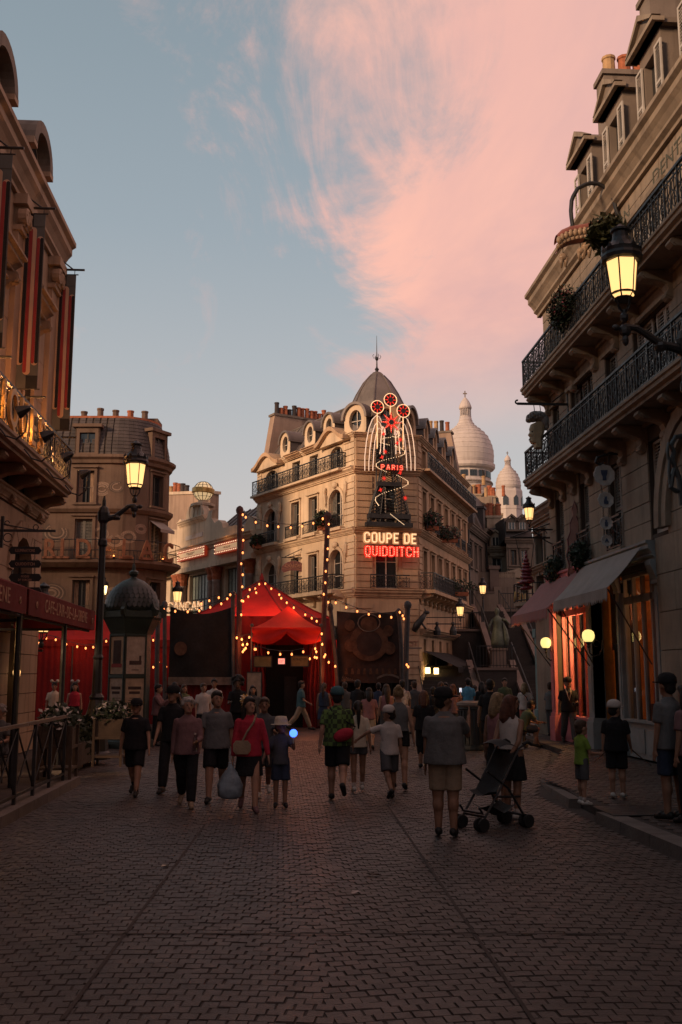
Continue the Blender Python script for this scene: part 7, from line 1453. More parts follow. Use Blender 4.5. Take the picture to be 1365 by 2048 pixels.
for u, lab in ((1086, 'teal painted shop pillar left of the pink shop corner'),):
    q = aZ(u, 1462, .0); o = thing('shop_pillar', lab, 'pillar', (q.x, q.y, 0), 0); B().box(-.22, .22, -.22, .22, 0, .75).box(-.16, .16, -.16, .16, .75, 3.3).box(-.22, .22, -.22, .22, 3.3, 3.6).build('shaft', 'teal', o)
# ------------------------------------------------------------------ white domed church on the hill
YB = 120.; zb = lambda v: zat(v, YB); m_ = FPX * cos(TH) / YB / 1.1
q = camf(942, YB); CH = thing('domed_church', 'white stone church with a large ribbed dome and a smaller turret on the skyline', 'church', (q.x, q.y, 0), -PS)
def X(u): return (u - 928) / m_ * .985
def prof(pts): return [(r / m_, zb(v)) for r, v in pts]
def domes(cu, pts, drum, lan, n=24, par=CH, y=0.):
    c = (X(cu), y, 0); d = B().lathe(prof(pts), n, c).build('dome', 'white_stone', CH, True)
    for k in range(len(pts) - 1):       # rows of overlapping stone scales
        r, v = pts[k]; B().lathe([(r / m_ + .01, zb(v)), (r / m_ + .025, zb(v) + .03), (r / m_ - .03, zb(v) + .16)], n, c).build('stone_row', 'white_stone', d)
    return d
domes(928, [(48, 935), (50, 925), (50.5, 915), (50, 905), (48, 895), (45, 886), (41, 877), (35, 869), (28, 862), (21, 856), (16, 850), (12.5, 843), (11, 836)], 0, 0)
B().lathe(prof([(49, 942), (52, 938), (52, 932), (47, 930)]), 28, (X(928), 0, 0)).build('dome_cornice', 'white_stone', CH)
B().lathe(prof([(46, 1080), (46, 1000), (47, 998), (47, 990), (44, 988), (44, 975), (46, 973), (46, 966), (43, 964), (43, 945), (48, 941)]), 28, (X(928), 0, 0)).build('drum', 'white_stone', CH)
for k in range(40):
    a = pi + pi * (k + .5) / 40
    if k % 5 == 4: continue
    r = 43.2 / m_; B(TR(X(928) + r * cos(a), r * sin(a), 0) @ RZ(a + pi / 2)).box(-.1, .1, -.06, .1, zb(960), zb(948)).build('arcade_opening', 'pane', CH)
for k in range(30): a = pi + pi * (k + .5) / 30; r = 46.2 / m_; B(TR(X(928) + r * cos(a), r * sin(a), 0) @ RZ(a + pi / 2)).box(-.12, .12, -.08, .05, zb(971.5), zb(968.5)).build('dentil_opening', 'stone_d', CH)
for k in range(11):
    a = pi + pi * (k + .5) / 11; r = 46.2 / m_; B(TR(X(928) + r * cos(a), r * sin(a), 0) @ RZ(a + pi / 2)).ext([(-.35, zb(1012)), (.35, zb(1012)), (.35, zb(1000)), (.2, zb(995)), (0, zb(993)), (-.2, zb(995)), (-.35, zb(1000))], -.08, .1, 'y').build('arched_window', 'pane', CH)
def lantern_top(cu, k, v0, y=0.):
    c = (X(cu), y, 0); B().lathe([(r * k / m_, zb(v0 + dv * k * .76)) for r, dv in ((11, 0), (11, -4), (8, -5), (8, -22), (11, -23), (12, -26), (11.5, -30), (10, -36), (7.5, -43), (4.5, -49), (2, -53), (1, -54))], 14, c).build('lantern_turret', 'white_stone', CH)
    for i in range(9): a = pi + pi * (i + .5) / 9; B().tube([(c[0] + 9.6 * k / m_ * cos(a), c[1] + 9.6 * k / m_ * sin(a), zb(v0 - 4 * k)), (c[0] + 9.6 * k / m_ * cos(a), c[1] + 9.6 * k / m_ * sin(a), zb(v0 - 16.5 * k))], .06 * k, 5).build('colonnette', 'white_stone', CH)
    z = zb(v0 - 40 * k); s = k * .9; B(TR(c[0], c[1], z)).box(-.07 * s, .07 * s, -.05, .05, 0, 1.0 * s).box(-.28 * s, .28 * s, -.045, .045, .55 * s, .7 * s).build('cross', 'stone_d', CH)
lantern_top(928, 1., 836); CH['label'] = 'white stone church with one large dome and one small dome on the skyline'
domes(997, [(22, 990), (22.5, 982), (22, 975), (20.5, 968), (18, 961), (14.5, 955), (10, 950), (7, 946), (5.4, 942)], 0, 0, 18, y=-3.)
B().lathe(prof([(24, 1100), (24, 1030), (25, 1028), (25, 994), (23.5, 990), (22, 988)]), 8, (X(997), -3, 0), ph=pi / 8).build('turret_base', 'white_stone', CH); lantern_top(997, .52, 942, -3.)
for k in range(4): a = -pi / 2 + (k - 1.5) * pi / 4 + pi / 8 * 0; r = 23.6 / m_; B(TR(X(997) + r * cos(a), -3 + r * sin(a), 0) @ RZ(a + pi / 2)).ext([(-.3, zb(1022)), (.3, zb(1022)), (.3, zb(1008)), (0, zb(1002)), (-.3, zb(1008))], -.1, .2, 'y').build('arched_window', 'pane', CH)
hl = B().add([(-200, 112, -.5), (200, 112, -.5), (200, 130, 14), (-200, 130, 14), (200, 400, 14), (-200, 400, 14)], [(0, 1, 2, 3), (3, 2, 4, 5)]).build('hill', 'plaster_d', kind='structure')
# ------------------------------------------------------------------ people
for nm, c in dict(skin_a=(.34, .19, .13), skin_b=(.25, .135, .09), skin_c=(.12, .065, .045), blackc=(.013, .013, .015), greyc=(.115, .115, .118), dgrey=(.07, .07, .075), whitec=(.44, .39, .365), pinkc=(.25, .12, .125), redc=(.36, .025, .045), tealc=(.05, .11, .125), bluec=(.08, .24, .36), khaki=(.27, .20, .14), limec=(.16, .25, .04), coral=(.45, .13, .1), mauve=(.17, .095, .10), cream_c=(.5, .42, .33), navy=(.03, .04, .07), olive=(.09, .10, .05)).items(): mdef(nm, c, rough=.55 if nm.startswith('skin') else .9, var=.16, scale=7, fine=30, bump=.06 if nm.startswith('skin') else 1., bscale=9, spec=.25)
mdef('checked', (.035, .05, .022), rough=.9, var=.2, checks=((.10, .17, .045), 14), bump=.2); mdef('patterned', (.5, .45, .43), rough=.9, var=.2, scale=8, alt=(.09, .03, .04), bump=.2)
for nm, c in dict(hair_dark=(.015, .011, .010), hair_brown=(.06, .033, .02), hair_blond=(.26, .17, .09), hair_grey=(.32, .29, .27), hair_red=(.10, .035, .02)).items(): mdef(nm, c, rough=.6, var=.5, scale=25, fine=60, bump=.6, bscale=70)
mdef('shoe_dark', (.016, .015, .015), rough=.6, var=.2); mdef('shoe_white', (.5, .47, .44), rough=.6, var=.2); mdef('bag_blue', (.28, .35, .42), rough=.3, var=.4, scale=9, bump=.6, bscale=14, thin=.2); mdef('glow_blue', (.1, .2, 1), rough=.4, var=0, bump=0, emit=(.05, .16, 1), es=3.5); mdef('screen', (.7, .8, .9), rough=.3, var=0, bump=0, emit=(.8, .85, 1), es=.8)
def caps(b, p, r0, q, r1, n=8, e0=True, e1=True):
    b.tube([tuple(p), tuple(Vector(p).lerp(Vector(q), .5)), tuple(q)], [r0, (r0 + r1) / 2, r1], n)
    if e0: b.ball(tuple(p), r0, n, 6)
    if e1: b.ball(tuple(q), r1, n, 6)
def remesh(o, vox, it=4):
    m = o.modifiers.new('merge', 'REMESH'); m.mode = 'VOXEL'; m.voxel_size = vox; m.use_smooth_shade = True
    s = o.modifiers.new('soften', 'SMOOTH'); s.iterations = it; s.factor = .5
def person(u, v, h, face, label, top=('blackc', 'short'), bottom=('blackc', 'shorts'), hair=('short', 'hair_dark'), skin='skin_a', legs=((14, 4), (-12, 14)), arms=((-12, 8, 15, 0), (14, 8, 22, 0)), shoes='shoe_dark', z=0., girth=1., head=1., look=0., hat=None, lean=0., socks=None, pos=None, group='people in the street'):
    p = Vector(pos) if pos is not None else aZ(u, v, z); k = h / 1.75; o = thing('person', label, 'person', p, -radians(face), group)
    far = p.y > 24; vox = (.021 if far else .0135); D = lambda a: Vector((0, sin(radians(a)), -cos(radians(a))))
    J = []; low = 9
    for s, (a, bb) in zip((-1, 1), legs):
        hip = Vector((s * .092, 0, .93)); kn = hip + D(a) * .44; an = kn + D(a - bb) * .42; ft = D(a - bb); toe = an + Vector((s * .02, .17 * cos(radians((a - bb) * .7)), -.05 + .17 * sin(radians(min(0, (a - bb) * .7)))))
        J.append((hip, kn, an, toe)); low = min(low, an.z - .075, toe.z - .035)
    dz = -low; up = Vector((0, 0, dz)); lr = Matrix.Rotation(-radians(lean), 4, 'X'); piv = Vector((0, 0, .93 + dz)); TL = lambda q: piv + lr @ (Vector(q) + up - piv)
    J = [tuple(q + up for q in j) for j in J]; A = []
    for s, (f, ab, e, inn) in zip((-1, 1), arms):
        sh = TL((s * .172 * (1 + (girth - 1) * .4), 0, 1.358)); f, ab, e = radians(f), radians(ab), radians(e)
        d1 = Vector((s * sin(ab), sin(f) * cos(ab), -cos(f) * cos(ab))); el = sh + d1 * .285; d2 = Vector((s * sin(ab) * .6 - s * inn, sin(f + e), -cos(f + e))).normalized(); wr = el + d2 * .245; A.append((sh, el, wr, d2))
    g = girth = girth * 1.05; S = Matrix.Scale(k, 4); b = B(S)
    b.ball(TL((0, -.005, .97)), (.15 * g, .115 * g, .13), 12, 8).ball(TL((0, .015 * g, 1.12)), (.132 * g, .105 * g, .15), 12, 8).ball(TL((0, .005, 1.29)), (.16 * (.6 + .4 * g), .112 * g, .16), 12, 8); caps(b, TL((-.11, 0, 1.37)), .05, TL((.11, 0, 1.37)), .05); caps(b, TL((0, -.005, 1.40)), .066, TL((0, .012, 1.53)), .056)
    for hip, kn, an, toe in J: caps(b, hip, .092 * (.5 + .5 * g), kn, .066 * (.6 + .4 * g)); caps(b, kn, .064 * (.6 + .4 * g), an, .044); b.ball(tuple(kn.lerp(an, .3) - Vector((0, .012, 0))), (.062 * (.5 + .5 * g), .066 * (.5 + .5 * g), .11), 8, 6); caps(b, an - Vector((0, .03, .03)), .036, toe, .028)
    head *= 1.11; hc = TL((0, .02, 1.603)); lk = Matrix.Rotation(-radians(look), 4, 'Z'); hd = lambda x, y, zz: tuple(hc + (lk @ Vector((x, y, zz))) * head)
    b.ball(hd(0, -.005, .02), (.078 * head, .095 * head, .098 * head), 14, 10).ball(hd(0, .03, -.045), (.058 * head, .062 * head, .072 * head), 12, 8).ball(hd(0, .1, -.012), (.013 * head, .02 * head, .024 * head), 8, 6).ball(hd(-.078, -.005, -.005), (.014 * head, .024 * head, .034 * head), 8, 6).ball(hd(.078, -.005, -.005), (.014 * head, .024 * head, .034 * head), 8, 6).ball(hd(0, .078, -.08), (.026 * head, .02 * head, .018 * head), 8, 6)
    for s, (sh, el, wr, d2) in zip((-1, 1), A):
        caps(b, sh, .05, el, .038); caps(b, el, .039, wr, .026); sd = Vector((1, 0, 0)) if abs(d2.x) < .8 else Vector((0, 1, 0)); w = d2.cross(sd).normalized(); pc = wr + d2 * .05; b.ball(tuple(pc), (.022, .036, .045), 8, 6)
        for q in range(4): r0 = pc + d2 * .03 + w * (.024 - .016 * q); m1 = r0 + d2 * .04; m2 = m1 + d2 * (.028 - .006 * (q in (0, 3))) - sd * s * .018; b.tube([tuple(r0), tuple(m1), tuple(m2)], [.0105, .01, .009], 6)
        t0 = wr + d2 * .02 + w * .025; b.tube([tuple(t0), tuple(t0 + d2 * .03 + w * .025), tuple(t0 + d2 * .055 + w * .03)], [.012, .011, .01], 6)
    body = b.build('body', skin, o); remesh(body, vox * k)
    # clothes
    tm, sl = top; b = B(S); hem = {'tank': .98, 'crop': 1.08, 'dress': .6}.get(sl, .84); ex = .016
    rr = []; prf = [(1.475, .062, .06), (1.445, .092, .072), (1.41, .135, .088), (1.36, .162 * (.6 + .4 * g) + .01, .112 * g + .006), (1.25, .168 * (.55 + .45 * g) + ex, .122 * g + ex), (1.12, .145 * g + ex + .006, .117 * g + ex + .008), (1.0, .155 * g + ex + .008, .125 * g + ex + .008), (.92, .163 * g + ex + .012, .13 * g + ex + .012), (hem, .165 * g + ex + .018, .134 * g + ex + .016)]
    prf = [q for q in prf if q[0] >= hem]
    if prf[-1][0] > hem: prf.append((hem, prf[-1][1], prf[-1][2]))
    for zz, rx, ry in reversed(prf): rr.append([tuple(TL((rx * cos(2 * pi * q / 16), ry * sin(2 * pi * q / 16), zz))) for q in range(16)])
    b.rings(rr)
    for s, (sh, el, wr, d2) in zip((-1, 1), A):
        if sl in ('tank', 'crop'): continue
        b.ball(tuple(sh), .058, 10, 7)
        if sl == 'long': caps(b, sh, .06, el, .054, 9); b.tube([tuple(el), tuple(wr - d2 * .005)], [.054, .04], 9)
        else: q = sh.lerp(el, .72); b.tube([tuple(sh), tuple(q)], [.06, .07], 10)
    sho = b.build('shirt', tm, o); remesh(sho, (.022 if far else .016) * k, 3)
    bm_, kind = bottom; b = B(S)
    if kind == 'skirt':
        b.rings([[tuple(TL((rx * g * cos(2 * pi * q / 18), ry * g * sin(2 * pi * q / 18) + .01, zz))) for q in range(18)] for zz, rx, ry in ((.55, .215, .185), (.7, .2, .165), (.88, .178, .14), (1.04, .148, .118))])
    else:
        t = {'shorts': .92, 'short_shorts': .5, 'pants': 1, 'capri': 1}[kind]; b.ball(TL((0, -.005, .96)), (.165 * g, .128 * g, .13), 14, 9)
        for s, (hip, kn, an, toe) in zip((-1, 1), J):
            q = hip.lerp(kn, t); wv = .012 if kind == 'pants' else .03; b.ball(tuple(hip), .1 * (.5 + .5 * g), 10, 7); b.tube([tuple(hip), tuple(q)], [.1 * (.5 + .5 * g), (.08 + wv) if kind != 'short_shorts' else .105], 12)
            if kind in ('pants', 'capri'): b.ball(tuple(kn), .088, 9, 6); e_ = kn.lerp(an, .95 if kind == 'pants' else .45); b.tube([tuple(kn), tuple(kn.lerp(e_, .4)), tuple(e_)], [.088, .09, .072], 10)
    bo = b.build({'skirt': 'skirt', 'pants': 'trousers', 'capri': 'trousers'}.get(kind, 'shorts'), bm_, o); remesh(bo, (.022 if far else .016) * k, 3)
    for hip, kn, an, toe in J:
        b = B(S); fw = (toe - an); fw.z = 0; fw.normalize(); caps(b, an + Vector((0, 0, -.02)) - fw * .04, .048, toe + Vector((0, 0, .004)), .037); b.ball(tuple(an.lerp(toe, .55) + Vector((0, 0, .01))), .043, 8, 6); b.build('shoe', shoes, o, True)
        if socks: B(S).tube([tuple(an + Vector((0, 0, -.01))), tuple(an.lerp(kn, .22))], [.044, .047], 9).build('sock', socks, o, True)
    hk, hm = hair; b = B(S)
    if hk != 'none':
        b.ball(hd(0, -.02, .042), (.088 * head, .1 * head, .098 * head), 14, 9).ball(hd(0, .045, .085), (.066 * head, .045 * head, .035 * head), 10, 6)
        if hk == 'short': b.ball(hd(0, -.05, -.02), (.075 * head, .06 * head, .075 * head), 10, 7)
        if hk == 'curly':
            R = random.Random(int(u) + 5)
            for q in range(34): a, t = R.uniform(0, 2 * pi), R.uniform(-.4, 1.2); b.ball(hd(.1 * cos(a) * cos(t), -.02 + .1 * sin(a) * cos(t) * (1 if sin(a) < .2 else .6), .03 + .1 * sin(t)), .028, 6, 4)
        if hk == 'afro':
            R = random.Random(3)
            for q in range(60): a, t = R.uniform(0, 2 * pi), R.uniform(-.5, 1.5); b.ball(hd(.14 * cos(a) * cos(t), -.03 + .13 * sin(a) * cos(t) * (1 if sin(a) < .2 else .5), .05 + .14 * sin(t)), .045, 6, 4)
        if hk in ('long', 'bob'):
            L = .42 if hk == 'long' else .16; b.tube([hd(0, -.06, .03), hd(0, -.095, -.1), hd(0, -.11, -.1 - L * .5), hd(0, -.1, -.08 - L)], [.08, .085, .075, .03], 9)
            for s in (-1, 1): b.tube([hd(s * .06, -.02, .03), hd(s * .085, -.02, -.08), hd(s * .085, -.03, -.1 - L * .5)], [.045, .04, .03], 8)
        if hk == 'pony': b.ball(hd(0, -.1, .06), .045, 8, 6).tube([hd(0, -.12, .06), hd(0, -.16, -.03), hd(0, -.15, -.2), hd(0, -.13, -.36)], [.035, .045, .04, .015], 8)
        if hk == 'bun': b.ball(hd(0, -.09, .11), .055, 9, 7)
        hr = b.build('hair', hm, o, True)
        if not far or hk in ('afro', 'curly'): remesh(hr, .014 * k, 1)
    if hat:
        ht, hmat, hdir = hat; b = B(S @ TR(*hc) @ lk @ Matrix.Scale(head, 4) @ RZ(radians(hdir)))
        if ht == 'cap': b.lathe([(.102, .03), (.103, .06), (.098, .1), (.075, .135), (.035, .152), (.005, .155)], 16, (0, -.012, 0), 1, 1.08).ext([(.075 * cos(pi * q / 10) * 1.05, .07 + .12 * sin(pi * q / 10)) for q in range(11)], .035, .048, 'z')
        else: b.lathe([(.16, .025), (.155, .032), (.105, .035), (.1, .1), (.08, .15), (.02, .155)], 18)
        b.build('hat', hmat, o, True)
    if abs((face + look + 360) % 360 - 180) < 100 and not (far and h < 1.3):
        for s in (-1, 1): B(S).ball(hd(s * .03, .083, .018), (.011 * head, .008 * head, .007 * head), 8, 5).build('eye', 'shoe_dark', o)
        B(S).ball(hd(0, .088, -.055), (.02 * head, .01 * head, .005 * head), 8, 5).build('mouth', 'coral', o); 
        for s in (-1, 1): B(S).ball(hd(s * .031, .084, .042), (.017 * head, .008 * head, .004 * head), 8, 4).build('eyebrow', 'hair_dark' if hm != 'hair_grey' else 'hair_grey', o)
    o['z0'] = 0; del o['z0']; hands = [S @ (wr + d2 * .09) for sh, el, wr, d2 in A]; return o, hands, S, TL
def wp(o, q): return o.matrix_basis @ Vector(q)
def hand_w(r, i): return Matrix.LocRotScale(r[0].location, r[0].rotation_euler, None) @ r[1][i]
WK = ((20, 6), (-18, 22)); WK2 = ((-18, 24), (20, 6)); ST = ((2, 2), (-2, 2)); REL = ((-3, 9, 12, 0), (4, 9, 14, 0))
# --- the row walking towards the viewer
r1 = person(268, 1590, 1.6, 184, 'person in black cap, black tee and black shorts walking alone nearest the terrace', ('blackc', 'short'), ('blackc', 'shorts'), ('short', 'hair_dark'), 'skin_a', WK, ((14, 14, 12, 0), (-12, 14, 10, 0)), 'shoe_dark', girth=1.18, hat=('cap', 'blackc', 0), socks='blackc')
r2 = person(342, 1584, 1.82, 186, 'tall man in dark cap, black tee and dark trousers behind the lady in mauve', ('blackc', 'short'), ('blackc', 'pants'), ('short', 'hair_brown'), 'skin_a', WK2, look=18, hat=('cap', 'blackc', 0))
r3 = person(372, 1613, 1.67, 178, 'grey curly haired lady in a mauve jacket and black trousers holding a bottle', ('mauve', 'long'), ('blackc', 'pants'), ('curly', 'hair_grey'), 'skin_a', WK, ((20, 8, 62, .3), (-8, 8, 12, 0)), 'khaki', girth=1.02, look=-15)
r4 = person(431, 1602, 1.76, 180, 'stout man in grey tee and black shorts beside the woman in red', ('greyc', 'short'), ('blackc', 'shorts'), ('short', 'hair_dark'), 'skin_a', WK2, ((-10, 10, 12, 0), (8, 10, 14, 0)), girth=1.16, look=-22)
r5 = person(497, 1621, 1.69, 176, 'woman in red long sleeved top and black skirt leading a child by the hand', ('redc', 'long'), ('blackc', 'skirt'), ('long', 'hair_dark'), 'skin_a', WK, ((4, 16, 8, 0), (6, 10, 8, 0)), 'mauve', look=-25)
r6 = person(527, 1592, 1.64, 178, 'person in grey tee and white shoes hidden behind the woman in red', ('dgrey', 'short'), ('dgrey', 'shorts'), ('short', 'hair_brown'), 'skin_b', WK2, ((30, 8, 70, .2), (0, 8, 12, 0)), 'shoe_white')
r7 = person(561, 1615, 1.3, 176, 'small child in a pale hat with a glowing blue toy at the mouth', ('dgrey', 'short'), ('navy', 'shorts'), ('short', 'hair_dark'), 'skin_b', ST, ((45, 18, 105, .25), (10, 30, 30, 0)), 'shoe_dark', head=1.22, girth=.86, look=-30, hat=('brim', 'cream_c', 0))
# --- the family walking away
r9 = person(675, 1602, 1.78, 4, 'man in a green checked shirt, blue cap and black shorts walking away', ('checked', 'short'), ('blackc', 'shorts'), ('short', 'hair_dark'), 'skin_a', ((10, 4), (-20, 40)), ((-14, 12, 18, 0), (8, 8, 20, 0)), girth=1.16, hat=('cap', 'tealc', 0))
r10 = person(717, 1585, 1.52, 0, 'girl with a long dark ponytail, pale tee and shorts walking away', ('cream_c', 'short'), ('dgrey', 'short_shorts'), ('pony', 'hair_dark'), 'skin_b', ((-4, 6), (10, 3)), ((0, 8, 10, 0), (-10, 10, 10, 0)), 'shoe_white', girth=.88, socks='whitec')
r11 = person(780, 1600, 1.48, -8, 'boy in white tee and sideways cap stretching an arm out to the left', ('whitec', 'short'), ('dgrey', 'shorts'), ('short', 'hair_dark'), 'skin_b', ((-20, 30), (14, 4)), ((40, 62, 4, -.3), (-8, 8, 12, 0)), 'shoe_dark', girth=.95, head=1.08, hat=('cap', 'whitec', -70), look=-50)
r12 = person(799, 1580, 1.76, 6, 'woman with a high bun and sleeveless top walking away beside the boy in white', ('greyc', 'tank'), ('blackc', 'short_shorts'), ('bun', 'hair_blond'), 'skin_a', ((6, 3), (-8, 12)), ((0, 8, 10, 0), (-8, 12, 14, 0)), 'shoe_dark', girth=.94)
r13 = person(850, 1537, 1.64, 8, 'red haired woman in black top and cropped trousers walking away', ('blackc', 'short'), ('blackc', 'capri'), ('bob', 'hair_red'), 'skin_a', ((8, 3), (-20, 44)), ((0, 8, 10, 0), (0, 8, 10, 0)), 'shoe_dark', girth=1.12)
# --- stroller group
r14 = person(893, 1674, 1.8, 12, 'big man in grey tee and khaki shorts standing behind the stroller', ('greyc', 'short'), ('khaki', 'shorts'), ('short', 'hair_dark'), 'skin_b', ST, ((0, 6, 8, 0), (48, 16, 105, .1)), 'shoe_dark', girth=1.36, look=50, hat=('cap', 'blackc', 0))
r16 = person(1027, 1642, 1.69, 42, 'woman in white tank top and black skirt with hands clasped behind her', ('whitec', 'tank'), ('blackc', 'skirt'), ('bob', 'hair_red'), 'skin_b', ST, ((-26, 4, 4, .5), (-26, 4, 4, .5)), 'shoe_white', girth=.98, look=30, socks='whitec')
r17 = person(1001, 1618, 1.7, 40, 'fair haired woman in a pink top half hidden behind the white tank top', ('pinkc', 'tank'), ('blackc', 'skirt'), ('bob', 'hair_blond'), 'skin_b', ST, REL, 'shoe_white', look=20)
r18 = person(984, 1522, 1.86, 20, 'tall man dressed all in black standing beside the litter bin', ('blackc', 'short'), ('blackc', 'pants'), ('short', 'hair_dark'), 'skin_a', ST, ((0, 14, 12, 0), (0, 10, 10, 0)), girth=1.1)
# --- right-hand pavement
r19 = person(1046, 1497, 1.7, 75, 'man in dark clothes sitting on the low bollard seat with sneakers stretched out', ('olive', 'short'), ('dgrey', 'shorts'), ('short', 'hair_dark'), 'skin_b', ((78, 62), (84, 100)), ((30, 10, 50, .3), (34, 10, 50, .3)), 'shoe_dark', lean=25)
r20 = person(1052, 1472, 1.7, 30, 'fair haired woman in white tee and coral trousers with a black shoulder strap', ('whitec', 'short'), ('coral', 'pants'), ('bob', 'hair_blond'), 'skin_a', ST, ((0, 20, 60, .4), (0, 28, 70, .3)), 'shoe_white')
r23 = person(1140, 1487, 1.8, 186, 'man in black tee with a pale lanyard walking past the pink shop window', ('blackc', 'short'), ('dgrey', 'pants'), ('short', 'hair_dark'), 'skin_b', WK, ((14, 10, 70, .5), (-10, 10, 10, 0)), 'shoe_dark', z=.13, hat=('cap', 'blackc', 0), girth=1.08)
r24 = person(1167, 1611, 1.17, 72, 'little boy in a lime green tee and grey shorts at the kerb', ('limec', 'short'), ('dgrey', 'shorts'), ('short', 'hair_brown'), 'skin_a', ST, ((20, 8, 60, .2), (16, 8, 70, .2)), 'shoe_white', z=.135, head=1.26, girth=.88, socks='whitec')
r25 = person(1237, 1597, 1.43, 22, 'boy in an oversized black tee and white cap seen from behind on the pavement', ('blackc', 'short'), ('blackc', 'shorts'), ('short', 'hair_dark'), 'skin_a', ((0, 2), (0, 2)), ((0, 8, 8, 0), (10, 10, 30, 0)), 'shoe_white', z=.135, head=1.12, girth=1.15, hat=('cap', 'whitec', 0), look=35)
r26 = person(1350, 1642, 1.84, -25, 'man in grey tee and dark cap cut by the right edge of the picture', ('greyc', 'short'), ('navy', 'shorts'), ('short', 'hair_dark'), 'skin_b', ST, ((0, 8, 8, 0), (10, 8, 40, 0)), 'shoe_dark', z=.135, girth=1.1, hat=('cap', 'blackc', 0))
r27 = person(1388, 1650, 1.72, -30, 'woman with dark hair in a pale top at the very right edge', ('mauve', 'short'), ('blackc', 'pants'), ('long', 'hair_dark'), 'skin_b', ST, REL, 'shoe_dark', z=.135)
